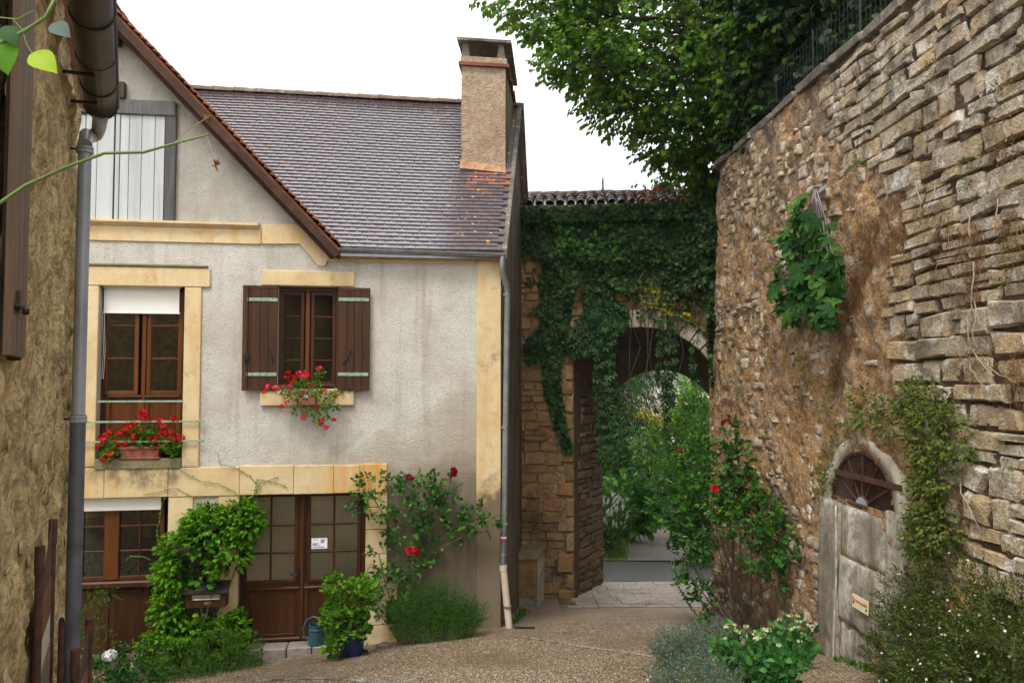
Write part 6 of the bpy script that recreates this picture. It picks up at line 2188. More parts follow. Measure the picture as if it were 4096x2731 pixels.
# ---- stone-capped meter box against the flank wall
mx0 = gnd(2052, 2428); mx1 = gnd(2146, 2425)
mrot = math.atan2(.09, 1) * -1
bxx = thing('meter_box', 'low stone meter box with mossy slab top against the house flank', 'meter box', (mx0[0], mx0[1], float(gz(mx0[0], mx0[1]))), 0)
wd_ = mx1[0] - mx0[0]
H_ = .98
dp_ = .95
def skx(x, y, z): return (x + .2 * y, y, z)
k = 0
z = -.08
for h in (.26, .24, .25, .24):
    MB().hexa([skx(0, 0 + .004 * k, z), skx(wd_, 0, z), skx(wd_, .12, z), skx(0, .12, z), skx(0, .004 * k, z + h - .008), skx(wd_, 0, z + h - .008), skx(wd_, .12, z + h - .008), skx(0, .12, z + h - .008)]).build('block', M['gate'] if k else M['rock'], bxx)
    z += h; k += 1
MB().hexa([skx(.01, .121, -.08), skx(wd_ - .01, .121, -.08), skx(wd_ - .01, dp_, -.25), skx(.01, dp_, -.25), skx(.01, .121, z - .01), skx(wd_ - .01, .121, z - .01), skx(wd_ - .01, dp_, z - .01), skx(.01, dp_, z - .01)]).build('core', M['vous'], bxx)
for q in np.arange(.15, dp_ - .05, .035):
    MB().hexa([skx(wd_ - .008, q, -.05), skx(wd_ + .012, q + .004, -.05), skx(wd_ + .012, q + .016, -.05), skx(wd_ - .008, q + .02, -.05), skx(wd_ - .008, q, z - .03), skx(wd_ + .012, q + .004, z - .03), skx(wd_ + .012, q + .016, z - .03), skx(wd_ - .008, q + .02, z - .03)]).build('slat', M['vous'], bxx)
for (y0, y1) in ((-.06, .42), (.425, dp_)):
    MB().hexa([skx(-.03, y0, z), skx(wd_ + .06, y0, z), skx(wd_ + .06, y1, z), skx(-.03, y1, z), skx(-.03, y0, z + .09), skx(wd_ + .06, y0, z + .085), skx(wd_ + .06, y1, z + .09), skx(-.03, y1, z + .09)]).build('cap_slab', M['moss'], bxx)

# ---- drain grate
dg = gnd(2098, 2510)
grate = thing('drain_grate', 'small dark iron drain grate set in the gravel by the downpipe', 'drain', dg)
sl = math.atan(-.19)
gx0 = (gnd(2138, 2510)[0] - gnd(2057, 2510)[0]) / 2
o = MB().box(-gx0, gx0, -.10, .10, -.02, .002).build('pit', M['iron'], grate); o.rotation_euler = (sl, 0, 0)
for q in np.linspace(-gx0 + .015, gx0 - .015, 9):
    o = MB().box(q - .007, q + .007, -.10, .10, .002, .010, .002).build('bar', M['iron'], grate); o.rotation_euler = (sl, 0, 0)

# ---- boulder at the corner, small border stones
def boulder(name, label, c, r_, seed, mat='rock', group=None):
    bm = bmesh.new(); bmesh.ops.create_icosphere(bm, subdivisions=3, radius=1.0)
    co = np.array([v.co[:] for v in bm.verts])
    d = fbm(co * 1.3 + seed, 4) - .5
    co = co * (1 + d[:, None] * .9) * np.array(r_)
    bm.verts.index_update()
    F = [[v.index for v in f.verts] for f in bm.faces]; bm.free()
    t = obj(name, co, F, M[mat], None, smooth=True)
    t.location = tuple(map(float, c))
    return tag(t, label, 'rock', group)
p = gnd(1975, 2490)
boulder('corner_boulder', 'grey lichened boulder at the foot of the house corner by the pipe', p + np.array([0, 0, .10]), (.26, .2, .22), 3)
for i, (x, y, r_, lb) in enumerate(((1500, 2560, .13, 'pale border stone beside the blue pot'), (1535, 2590, .09, 'small border stone in front of the rosemary, next to the pale one'), (1720, 2562, .16, 'flat border stone under the front edge of the rosemary'), (1795, 2556, .14, 'flat border stone at the right end of the rosemary bed'), (528, 2690, .16, 'brown stone half hidden under the bushes at bottom left'))):
    p = gnd(x, y)
    boulder('border_stone', lb, p + np.array([0, 0, .03]), (r_, r_ * .6, r_ * .55), 11 + i * 3, 'rock', 'border stones along the house bed')

# ---- information boards on rusty posts
def post(root, p, z0, z1):
    mb = MB(); mb.tube([(p[0], p[1], z0), (p[0], p[1], z1 - .14)], .019, 10); mb.tube([(p[0], p[1], z1 - .14), (p[0], p[1], z1)], .023, 10)
    auto_smooth(mb.build('post', M['rust'], root, True))
def board(label, a, b, za, zb_, drop, hgt):
    root = thing('information_board', label, 'sign', (a[0], a[1], float(gz(a[0], a[1]))))
    post(root, a, za - 1.9, za); post(root, b, zb_ - 1.9, zb_)
    d = b - a; L_ = np.linalg.norm(d[:2]); d = d / L_
    nn = np.array([d[1], -d[0], 0])             # faces the street
    def pt(u, z, o=0.0): return a + d * (u * L_) + nn * o + np.array([0, 0, za + (zb_ - za) * u - drop + z - a[2]])
    def quad(name, u0, u1, z0, z1, o, mat, th=.004):
        P8 = [pt(u0, z0, o - th), pt(u1, z0, o - th), pt(u1, z0, o), pt(u0, z0, o)]
        P8 += [pt(u0, z1, o - th), pt(u1, z1, o - th), pt(u1, z1, o), pt(u0, z1, o)]
        return MB().hexa(P8).build(name, mat, root, True)
    quad('panel', .06, .94, -hgt, .0, 0, M['rust'], .008)
    # pierced crest above the panel
    P8 = [pt(.3, 0, -.006), pt(.94, 0, -.006), pt(.94, 0, 0), pt(.3, 0, 0), pt(.86, drop * .9, -.006), pt(.94, drop * 1.0, -.006), pt(.94, drop * 1.0, 0), pt(.86, drop * .9, 0)]
    MB().hexa(P8).build('crest', M['rust'], root, True)
    return root, quad, pt
pn = atY(160, 2182, 3.95); pf_ = atY(213, 2076, 4.62)
za = pn[2]; zb_ = pf_[2]
r1, q1, pt1 = board('tall rusty framed information board standing against the left wall', pn, pf_, za, zb_, .30, 1.2)
tanb = m_plain('tan printed panel', (.30, .18, .085), .5, .1); palb = m_plain('pale printed panel', (.55, .50, .38), .5, .06); phob = m_plain('dark printed photograph', (.05, .055, .05), .4, .7, 30)
brn = m_plain('brown printed band', (.16, .065, .03), .5, .1)
q1('header', .1, .9, -.22, -.02, .004, brn); q1('sheet', .1, .9, -1.18, -.225, .004, palb)
q1('text_panel', .1, .9, -.66, -.36, .007, tanb); q1('picture', .16, .72, -1.10, -.78, .007, phob)
for k in range(9): q1('text_line', .16, .84 - .1 * (k % 3), -.40 - k * .026, -.393 - k * .026, .009, M['ink'], .001)
pn = atY(301, 2594, 4.1); pf_ = atY(359, 2470, 4.72)
r2, q2, pt2 = board('low rusty framed information board in front of the grey downpipe', pn, pf_, pn[2], pf_[2], .22, .8)
q2('header', .1, .9, -.16, -.02, .004, brn); q2('sheet', .1, .9, -.78, -.165, .004, palb)
for k in range(7): q2('text_line', .16, .8 - .1 * (k % 2), -.22 - k * .03, -.213 - k * .03, .007, M['ink'], .001)
pn = atY(246, 2488, 5.2)
bs = thing('sign_post', 'short rusty post between the tall board and the downpipe', 'post', (pn[0], pn[1], float(gz(pn[0], pn[1]))))
mb = MB(); mb.tube([(pn[0], pn[1], pn[2] - 1.0), (pn[0], pn[1], pn[2])], .018, 8); mb.build('shaft', M['rust'], bs, True)
mb = MB(); mb.tube([(pn[0], pn[1], pn[2]), (pn[0], pn[1], pn[2] + .03)], [.02, .012], 8); mb.build('cap', M['iron'], bs, True)

# ---- wire fence on top of the wall
fen = thing('wire_fence', 'dark wire mesh fence on posts along the top of the right wall', 'fence', wall_pt(7, WTOP + .08, -.15))
for t in np.arange(4.2, 13.2, 1.3):
    p = wall_pt(t, WTOP, -.16)
    mb = MB(); mb.tube([p + np.array([0, 0, -.1]), p + np.array([0, 0, .85])], .014, 6); mb.build('post', M['iron'], fen, True)
mb = MB()
for z in np.arange(.12, .82, .11): mb.tube([wall_pt(4.2, WTOP, -.15) + np.array([0, 0, z]), wall_pt(12.8, WTOP, -.15) + np.array([0, 0, z])], .003, 3, False)
for t in np.arange(4.2, 12.8, .11): mb.tube([wall_pt(t, WTOP, -.15) + np.array([0, 0, .08]), wall_pt(t, WTOP, -.15) + np.array([0, 0, .8])], .002, 3, False)
mb.build('wire_mesh', M['iron'], fen, True, kind='stuff')

# ---- leafy pot plants standing inside the lower left window
for i, (lb, xs_p) in enumerate((('green houseplant leaves behind the left pane of the lower window', 375), ('green houseplant leaves behind the right pane of the lower window', 520))):
    q = fac(xs_p, 2310, -.35)
    r0 = thing('houseplant', lb, 'houseplant', hworld(q[0], .35, q[1] - .3))
    mb = MB().lathe([(0, 0), (.09, 0), (.12, .2), (.11, .2), (0, .18)], (0, 0, 0), 14); mb.build('pot', M['terra'], r0)
    b_ = [(hworld(q[0] + dx, .30, q[1] + dz), (.16, .07, .12)) for dx, dz in ((-.08, .02), (.1, .06), (0, .2), (-.12, .22))]
    P, D = in_blobs(b_, 60, .3)
    foliage(r0, P, D + np.array([0, -.6, .3]), M['lf_ger'], T_GERAN, .06, .04, 2, up=.6)
    stalks(r0, [hworld(q[0], .35, q[1] - .12) for _ in range(8)], P[:8], .004)
# ================================================================== PLANTS
Q = 1.7415                                   # scale of the sketch coordinates used below
def dY(x, y, Y): return atY(x * Q, y * Q, Y)
def dF(x, y, off): return hp(x * Q, y * Q, off)
def dG(x, y, off):
    s, z = gat(x * Q, y * Q, off); return gworld(s, -off, z)
def dW(x, y, off):
    t, z = on_wall(x * Q, y * Q, off); return wall_pt(t, z, off)
def blobF(rows): return [(dF(x, y, o), (rx, ry, rz)) for x, y, o, rx, ry, rz in rows]
def blobY(rows): return [(dY(x, y, Y), (rx, ry, rz)) for x, y, Y, rx, ry, rz in rows]
def ctr(rows): return np.mean([b[0] for b in rows], axis=0)
DOWN = np.array([0, 0, -1.0])

def plant(name, label, cat, base, group=None): return thing(name, label, cat, base, 0, group)

# ---- climber on the pier between door and window
b = blobF([(480, 1210, .16, .34, .16, .22), (560, 1200, .18, .22, .15, .25), (430, 1260, .16, .32, .16, .22), (520, 1270, .2, .28, .17, .22), (400, 1320, .14, .24, .13, .2), (450, 1330, .18, .25, .14, .16), (390, 1400, .14, .2, .14, .25), (430, 1460, .2, .3, .16, .2), (520, 1460, .2, .22, .15, .2), (370, 1490, .25, .25, .16, .2), (550, 1175, .15, .18, .1, .12), (470, 1180, .1, .12, .08, .08), (545, 1440, .12, .1, .1, .2), (440, 1400, .08, .2, .06, .2)])
cl = plant('climbing_shrub', 'bright glossy green climber covering the pier between window and door', 'climber', np.array([*dF(450, 1540, .1)[:2], -.1]))
P, D = in_blobs(b, 2200, .5, .32, 4)
def clear_of_box(P, D):
    q = np.array([hloc(p) for p in P])
    k = ~((q[:, 0] > mbx[0] - .07) & (q[:, 0] < mbx[1] + .10) & (q[:, 2] > mbx[2] - .06) & (q[:, 2] < mbx[3] + .06))
    return P[k], D[k]
P, D = clear_of_box(P, D)
foliage(cl, P, D * .8 + np.array([0, -.6, -.05]), M['lf_jas'], T_OVATE, .062, .11, 6, up=1.0, spread=.8, hang=.35)
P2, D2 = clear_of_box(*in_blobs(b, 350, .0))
foliage(cl, P2, D2 + DOWN * .3, M['lf_dark'], T_OVATE, .06, .10, 5, name='inner_foliage')  # inner leaves coloured dark to paint the shade inside the climber
base = dF(450, 1530, .08)
stalks(cl, [base + RNG.normal(0, .05, 3) * np.array([3, .4, .3]) for _ in range(12)], P[:12], .009, 'bark')
# wandering tendrils on the lintel
def tendril(parent, pts, mat='bark', r_=.0035, leafmat=None, lsz=.022, every=.06):
    mb = MB(); mb.tube(pts, r_, 4, False); o = mb.build('tendril', M[mat], parent, True)
    pts = np.array(pts)
    if leafmat:
        L_ = np.concatenate([[0], np.cumsum(np.linalg.norm(np.diff(pts, axis=0), axis=1))])
        f = np.arange(.02, L_[-1], every)
        pp = np.stack([np.interp(f, L_, pts[:, k]) for k in range(3)], -1)
        n = len(pp)
        leaves('tendril_leaves', pp, rdir(n) + np.array([0, -.3, .3]), rdir(n) * .5 + np.array([0, -1, .5]), RNG.uniform(.7, 1.2, n) * lsz, T_OVATE, leafmat, o)
for path in ([(470, 1165), (462, 1150), (430, 1135), (405, 1120), (330, 1136)], [(560, 1165), (540, 1130), (500, 1110), (460, 1105), (415, 1080)], [(555, 1160), (600, 1120), (575, 1095), (545, 1075), (505, 1065), (500, 1040)], [(590, 1180), (590, 1120), (600, 1108), (640, 1095)], [(380, 1300), (360, 1230), (372, 1160), (378, 1140)], [(345, 1285), (330, 1278), (300, 1277), (290, 1285)], [(570, 1180), (585, 1130), (590, 1100), (640, 1110), (660, 1120)]):
    tendril(cl, [dF(x, y, .05) for x, y in path], 'stem', .004, M['lf_jas'], .028)

# ---- fuchsia at the foot of it
p0 = gnd(450 * Q, 1568 * Q)
fp = hworld(fac(450 * Q, 1540 * Q)[0], -.55, 0); fp[2] = float(gz(fp[0], fp[1]))
fu = plant('fuchsia_bush', 'fine leaved fuchsia bush with tiny red flowers below the bright climber', 'bush', fp)
b = blobF([(420, 1530, .6, .40, .3, .28), (500, 1510, .5, .35, .25, .3), (550, 1500, .45, .25, .2, .28), (350, 1560, .6, .3, .25, .2), (470, 1580, .8, .5, .3, .3), (560, 1545, .6, .28, .2, .2)])
P, D = in_blobs(b, 2600, .45, .30, 5)
foliage(fu, P, D + np.array([0, -.2, .6]), M['lf_fuch'], T_SLIM, .032, .10, 7, up=.6, spread=1.0)
stalks(fu, [fp + RNG.normal(0, .1, 3) * np.array([2, 1, .2]) for _ in range(22)], P[:22], .005, 'bark')
fm = petals('flower', 3, .008, .016, M['rosered'], 5)
for k in range(16): put(fm, fu, P[30 + k * 7] + np.array([0, -.06, 0]), 'flower', random.uniform(.8, 1.2), R(160))
for k in range(5): put(petals('flower', 3, .008, .014, M['white'], 6), fu, P[200 + k * 7] + np.array([0, -.06, 0]), 'flower', 1, R(160))
# sparse sprays left of it, in front of the boards
fp2 = hworld(fac(215 * Q, 1500 * Q)[0], -.35, 0); fp2[2] = float(gz(fp2[0], fp2[1]))
f2 = plant('fuchsia_sprays', 'thin arching fuchsia sprays in front of the brown boards at lower left', 'bush', fp2)
b = blobF([(205, 1375, .3, .16, .1, .06), (245, 1365, .3, .12, .08, .04), (215, 1395, .3, .14, .1, .04), (210, 1440, .3, .12, .1, .08), (240, 1470, .35, .1, .08, .04), (195, 1500, .3, .15, .1, .1), (235, 1440, .3, .06, .05, .03)])
P, D = in_blobs(b, 170, .3)
foliage(f2, P, D + np.array([.3, -.2, 0]), M['lf_fuch'], T_SLIM, .038, .10, 6)
stalks(f2, [fp2 + RNG.normal(0, .04, 3) for _ in range(16)], P[:16], .004, 'bark')

# ---- white flowering shrub in the corner
hpnt = hworld(fac(262 * Q, 1540 * Q)[0], -.75, 0); hpnt[2] = float(gz(hpnt[0], hpnt[1]))
wh = plant('white_rose_bush', 'low bush with one cluster of white flowers at the bottom left', 'bush', hpnt)
b = blobF([(255, 1545, .75, .26, .2, .2), (300, 1550, .75, .22, .2, .2), (230, 1570, .8, .25, .2, .2), (300, 1500, .6, .1, .1, .08), (290, 1590, .9, .4, .2, .2)])
P, D = in_blobs(b, 330, .5, .3, 5)
foliage(wh, P, D + np.array([0, -.2, .5]), M['lf_rose'], T_BROAD, .05, .1, 5)
stalks(wh, [hpnt + RNG.normal(0, .06, 3) for _ in range(10)], P[:10], .006, 'bark')
put(petals('flower_head', 14, .06, .038, M['white'], 31), wh, dF(252, 1506, .95), 'flower_head', 1.25)

# ---- climbing rose on the facade
rb0 = hworld(fac(935 * Q, 1440 * Q)[0], -.2, 0); rb0[2] = float(gz(rb0[0], rb0[1]))
rs = plant('climbing_rose', 'climbing rose with a few dark crimson blooms trained up the facade right of the door', 'rose', rb0)
b = blobF([(860, 1125, .2, .25, .12, .18), (835, 1165, .22, .14, .1, .16), (960, 1120, .2, .26, .14, .2), (985, 1160, .2, .25, .14, .25), (930, 1200, .22, .25, .13, .2), (1030, 1130, .2, .12, .1, .2), (1100, 1195, .2, .28, .12, .16), (1060, 1220, .2, .18, .1, .1), (1035, 1095, .2, .06, .06, .1), (880, 1270, .2, .18, .1, .18), (930, 1290, .2, .18, .1, .2), (905, 1340, .2, .25, .12, .2), (870, 1385, .2, .12, .1, .12), (985, 1270, .2, .14, .08, .12), (1120, 1180, .2, .12, .1, .12)])
P, D = in_blobs(b, 430, .4, .36, 4)
foliage(rs, P, D + np.array([0, -.4, .2]), M['lf_rose'], T_BROAD, .062, .13, 5, up=.45, spread=1.0, hang=.1)
can_ = [[(935, 1445), (940, 1380), (960, 1300), (985, 1240), (990, 1150)], [(940, 1445), (920, 1340), (910, 1260), (880, 1180), (850, 1130)], [(940, 1440), (965, 1330), (985, 1270), (1040, 1215), (1110, 1195)], [(945, 1440), (950, 1330), (1000, 1230), (1030, 1130), (1037, 1085)], [(925, 1440), (900, 1390), (880, 1320), (870, 1270)]]
for path in can_: tendril(rs, [dF(x, y, .12) for x, y in path], 'stem', .008)
stalks(rs, [dF(960, 1280, .12) for _ in range(24)], P[:24], .004)
for (x, y, sz, m_) in ((1636, 1908, .05, 'crimson'), (1655, 1915, .04, 'crimson'), (1815, 1884, .06, 'crimson'), (1814, 1896, .05, 'crimson'), (1800, 1908, .03, 'crimson'), (1640, 2203, .06, 'rosered'), (1665, 2207, .065, 'rosered'), (1452, 1942, .03, 'crimson')):
    put(rose_head('bloom', sz, M[m_ if m_ != 'rosered' else 'rosered'], int(x)), rs, hp(x, y, .36), 'bloom', 1.0, R(60))

# ---- rosemary
rm0 = hworld(fac(990 * Q, 1480 * Q)[0], -.5, 0); rm0[2] = float(gz(rm0[0], rm0[1]))
ry_ = plant('rosemary_bush', 'upright needle leaved rosemary bush below the climbing rose', 'bush', rm0)
n = 800
rr_ = RNG.random(n) ** .5; an = RNG.random(n) * 6.283
hg = RNG.uniform(.45, 1.1, n) ** 1.2
bs_ = rm0 + np.stack([np.cos(an) * rr_ * .52, np.sin(an) * rr_ * .24, np.zeros(n) - .02], -1)
tipx = np.stack([np.cos(an) * rr_ * .74 + RNG.normal(0, .05, n), np.sin(an) * rr_ * .32 - .05, .12 + .74 * (1 - .55 * rr_ ** 2) * hg], -1)
tp = rm0 + tipx + np.array([.02, 0, 0])
pa_, ax, nm, ss, rn = [], [], [], [], []
for f in np.linspace(.12, 1.0, 24):
    c = bs_ + (tp - bs_) * f + np.array([0, 0, .08]) * math.sin(f * math.pi) + RNG.normal(0, .012, (n, 3))
    d = (tp - bs_); d /= np.linalg.norm(d, axis=1, keepdims=True)
    for q in range(2):
        pa_.append(c); ax.append(d * .8 + rdir(n) * .9); nm.append(rdir(n)); ss.append(np.full(n, .036) * RNG.uniform(.7, 1.2, n)); rn.append(np.clip(f * .8 + RNG.random(n) * .3 - .1, 0, 1))
leaves('foliage', np.concatenate(pa_), np.concatenate(ax), np.concatenate(nm), np.concatenate(ss), (T_NEEDLE[0] * np.array([1.5, 1, 1]), T_NEEDLE[1]), M['lf_rosem'], ry_, np.concatenate(rn))
stalks(ry_, bs_[:120], bs_[:120] * .4 + tp[:120] * .6, .003, 'bark')

# ---- ivy over the gateway
def ivy_fill(parent, poly, n, mat, T, size, o0, o1, name='foliage', clump=.0, hang=1.0):
    q = poly_points(poly, n)
    if clump:
        q = q[fbm(np.stack([q[:, 0] / 28, q[:, 1] / 38, q[:, 0] * 0 + .5], -1), 3) > clump]
    bulge = fbm(np.stack([q[:, 0] / 45, q[:, 1] / 45, q[:, 0] * 0], -1), 3)
    off = o0 + (o1 - o0) * np.clip(bulge * 1.6 - .3, 0, 1) * RNG.random(len(q)) ** .5
    P = np.array([dG(x, y, o) for (x, y), o in zip(q, off)])
    m_ = len(P)
    A = DOWN * hang + rdir(m_) * .75 + np.array([0, -.25, 0])
    N_ = -GE2 * 1.0 + np.array([0, 0, .55]) + rdir(m_) * .55
    return leaves(name, P, A, N_, size * RNG.uniform(.65, 1.25, m_), T, mat, parent), P
iv = plant('ivy', 'dark green ivy curtain covering the top and left pier of the gateway', 'ivy', gworld(1.2, -.1, -.6))
main = [(1190, 490), (1215, 478), (1400, 470), (1600, 464), (1650, 470), (1648, 700), (1600, 660), (1540, 690), (1500, 640), (1440, 680), (1385, 640), (1335, 640), (1300, 690), (1285, 620), (1215, 585), (1192, 560)]
ivy_fill(iv, main, 8200, M['lf_ivy'], T_IVY, .088, .05, .42)
ivy_fill(iv, [(1200, 474), (1640, 458), (1648, 496), (1200, 506)], 1700, M['lf_ivy'], T_IVY, .095, .28, .5, 'crest_foliage')
ivy_fill(iv, [(1200, 470), (1440, 465), (1440, 600), (1200, 580)], 500, M['lf_rose'], T_IVY, .08, .3, .45, 'young_foliage', .5)
tongue = [(1255, 580), (1335, 600), (1312, 700), (1296, 800), (1285, 880), (1300, 960), (1316, 1040), (1296, 1035), (1270, 960), (1250, 900), (1245, 830), (1207, 835), (1203, 785), (1240, 745), (1238, 660)]
ivy_fill(iv, tongue, 2300, M['lf_ivy'], T_IVY, .085, .05, .24)
ivy_fill(iv, [(1590, 430), (1668, 372), (1662, 600), (1650, 830), (1644, 900), (1632, 870), (1622, 700)], 2000, M['lf_ivy'], T_IVY, .09, .1, .9)
ivy_fill(iv, [(1335, 600), (1400, 620), (1425, 720), (1350, 745), (1335, 680)], 520, M['lf_ivy'], T_IVY, .085, .05, .22, 'bridge_foliage')
ivy_fill(iv, [(1195, 560), (1300, 560), (1330, 760), (1200, 720)], 420, M['lf_ivy'], T_IVY, .08, .04, .12, 'sparse_foliage', .5)
ivy_fill(iv, [(1440, 600), (1640, 620), (1640, 760), (1560, 730), (1450, 700)], 420, M['lf_yellow'], T_IVY, .07, .06, .22, 'yellow_foliage', .5)
ivy_fill(iv, [(1440, 600), (1640, 640), (1640, 780), (1560, 740), (1450, 730)], 620, M['lf_ivy'], T_IVY, .08, .05, .2, 'thin_foliage', .4)
ivy_fill(iv, [(1450, 420), (1590, 428), (1590, 470), (1440, 470)], 120, M['lf_rust'], T_OVATE, .07, .3, .45, 'dead_foliage', .35)
mb = MB()
for k in range(16):
    x = random.uniform(1290, 1640) if k % 3 else random.uniform(1470, 1640)
    y0 = random.uniform(540, 640); y1 = y0 + random.uniform(50, 110)
    pts = [dG(x + 10 * math.sin(f * 4 + k) + random.uniform(-5, 5), y0 + (y1 - y0) * f, .12) for f in np.linspace(0, 1, 6)]
    mb.tube(pts, .004, 3, False)
mb.build('vines', M['deadtwig'], iv, True, kind='stuff')
cr = plant('virginia_creeper', 'bluish green creeper trailing through the middle of the arch', 'creeper', gworld(1.9, -.2, 4.6))
def strands(parent, rows, mat, T, size, name):
    """hanging runners given as (x, y top, y bottom, half width, leaves)"""
    PP = []
    mb = MB()
    for (x, y0, y1, hw, n_) in rows:
        f = RNG.random(n_) ** .8
        xx = x + np.sin(f * 5 + x) * hw * .6 + RNG.normal(0, hw * .55, n_) * (1 - .5 * f)
        for xa, fa in zip(xx, f): PP.append(dG(xa, y0 + (y1 - y0) * fa, .1 + .3 * random.random() * (1 - .5 * fa)))
        mb.tube([dG(x + math.sin(q * 5 + x) * hw * .6, y0 + (y1 - y0) * q, .12) for q in np.linspace(0, 1, 7)], .006, 4, False)
    mb.build('runners', M['bark'], parent, True, kind='stuff')
    P = np.array(PP); m_ = len(P)
    leaves(name, P, DOWN * 1.2 + rdir(m_) * .7 + np.array([0, -.3, 0]), -GE2 + np.array([0, 0, .7]) + rdir(m_) * .5, size * RNG.uniform(.6, 1.2, m_), T, mat, parent)
ivy_fill(cr, [(1305, 780), (1340, 720), (1370, 690), (1440, 700), (1446, 745), (1400, 775), (1360, 810), (1330, 820), (1300, 810)], 430, M['lf_creep'], T_CREEP, .13, .12, .4, hang=1.3)
strands(cr, [(1378, 740, 990, 9, 90), (1394, 740, 1050, 9, 110), (1410, 740, 940, 8, 60), (1382, 880, 1065, 7, 40), (1515, 730, 880, 7, 40), (1534, 730, 980, 9, 100), (1546, 740, 930, 7, 50), (1592, 780, 880, 6, 14)], M['lf_creep'], T_CREEP, .125, 'trails')
stalks(cr, [dG(1400 + i * 18, 700, .1) for i in range(9)], [dG(1385 + i * 20, 930, .3) for i in range(9)], .008, 'bark')

# ---- the tree overhanging the wall
tb = np.array([6.6, 16.5, 6.9])
tree = plant('linden_tree', 'broad light green tree leaning over the high wall against the white sky', 'tree', tb)
rows = []
for (x, y, Y, r_) in ((1170, -25, 14.5, .42), (1235, 20, 14.4, .45), (1290, 45, 14.6, .5), (1330, 120, 14.3, .5), (1285, 150, 14.2, .28), (1400, 60, 15, .75), (1400, 160, 14.6, .65), (1440, 245, 14.8, .5), (1375, 255, 14.6, .25), (1500, 60, 15.4, .9), (1520, 180, 15, .9), (1560, 280, 15.4, .75), (1530, 330, 15.2, .4), (1640, 80, 16, 1.1), (1650, 200, 15.6, .9), (1640, 310, 15.6, .6), (1590, 375, 15.6, .5), (1560, 400, 15.8, .25), (1450, -90, 15, .9), (1330, -60, 14.8, .7), (1600, -120, 16, 1.2), (1740, 0, 16.2, 1.1), (1750, 130, 16, .9), (1700, 290, 15.8, .5), (1640, 395, 15.9, .4)):
    rows.append((x, y, Y, r_ * 1.25, r_ * 1.1, r_ * .9))
b = blobY(rows)
P, D = in_blobs(b, 6000, .35, .33, 1.8)
foliage(tree, P, D * .7 + np.array([-.3, -.4, -.1]), M['lf_tree'], T_BROAD, .115, .34, 6, name='crown', up=.7, spread=.9, hang=.75)
mb = MB()
trunk_top = tb + np.array([-.5, -.3, 3.4])
mb.tube([tb + np.array([0, 0, -.3]), tb + np.array([-.1, 0, 1.5]), trunk_top, tb + np.array([-.7, -.2, 6.0])], [.28, .23, .18, .07], 10)
tro = mb.build('trunk', M['bark'], tree, True, smooth=True)
mb = MB()
for c, r_ in b:
    st = tb + np.array([-.2, -.1, 1.6 + 2.4 * random.random()])
    mid = (st + c) / 2 + np.array([0, 0, .35])
    mb.tube([st, mid, c], [.07, .045, .012], 6, False)
    for q in range(4):
        mb.tube([c * .6 + mid * .4, c + rdir(1)[0] * np.array(r_) * .8], [.018, .006], 4, False)
mb.build('branches', M['bark'], tree, True, kind='stuff')
# darker tree nearer, right behind the fence
tb2 = np.array([6.3, 11.5, 6.9])
dt = plant('dark_tree', 'deep green shadowy tree behind the wire fence at the upper right', 'tree', tb2)
rows = [(x, y, Y, r_, r_, r_ * .8) for x, y, Y, r_ in ((1720, 60, 13, .7), (1800, 40, 12.4, .8), (1780, 160, 12.6, .7), (1860, 120, 12, .7), (1900, 20, 11.6, .8), (1700, 200, 13, .55), (1760, 250, 12.8, .5), (1830, 230, 12.6, .5), (1960, -20, 11, .8), (1850, -90, 12, 1.1), (1740, -90, 13, 1.0), (1690, 290, 13.6, .35), (1950, 60, 11.4, .5), (2040, -60, 10.4, .8), (1760, 290, 12.6, .3), (1830, 250, 12, .35), (1890, 190, 11.3, .35), (1940, 130, 10.8, .35), (1990, 80, 10.2, .35), (2040, 30, 9.8, .35), (1700, 330, 13.4, .3))]
b2 = blobY(rows)
b2 = [(c + np.array([max(0, 4.3 - c[0]) * .5, 0, 0]), r_) for c, r_ in b2]
P, D = in_blobs(b2, 3300, .15, .25, 1.8)
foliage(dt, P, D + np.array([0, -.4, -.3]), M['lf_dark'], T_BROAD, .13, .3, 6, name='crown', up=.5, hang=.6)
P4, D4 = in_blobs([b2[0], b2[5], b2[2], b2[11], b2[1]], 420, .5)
foliage(dt, P4, D4 + np.array([-.3, -.4, -.3]), M['lf_tree'], T_BROAD, .11, .3, 5, name='linden_crown', up=.6, hang=.7)  # lighter linden leaves mixed into the left of the dark crown
b3 = [(c + np.array([1.8, 1.2, .2]), (r_[0] * 1.5, r_[1] * 1.4, r_[2] * 1.5)) for c, r_ in b2]
P, D = in_blobs(b3, 1500, .0)
foliage(dt, P, D, M['lf_dark'], T_BROAD, .2, .3, 6, name='rear_crown', up=.5, hang=.4)
mb = MB(); mb.tube([tb2 + np.array([0, 0, -.2]), tb2 + np.array([.1, .2, 1.5]), tb2 + np.array([-.2, .3, 3.6])], [.22, .17, .08], 9)
mb.build('trunk', M['bark'], dt, True, smooth=True)
mb = MB()
for c, r_ in b2: mb.tube([tb2 + np.array([0, .1, 1.0 + random.random()]), (tb2 + c) / 2 + np.array([0, 0, .9]), c], [.05, .035, .01], 5, False)
mb.build('branches', M['bark'], dt, True, kind='stuff')

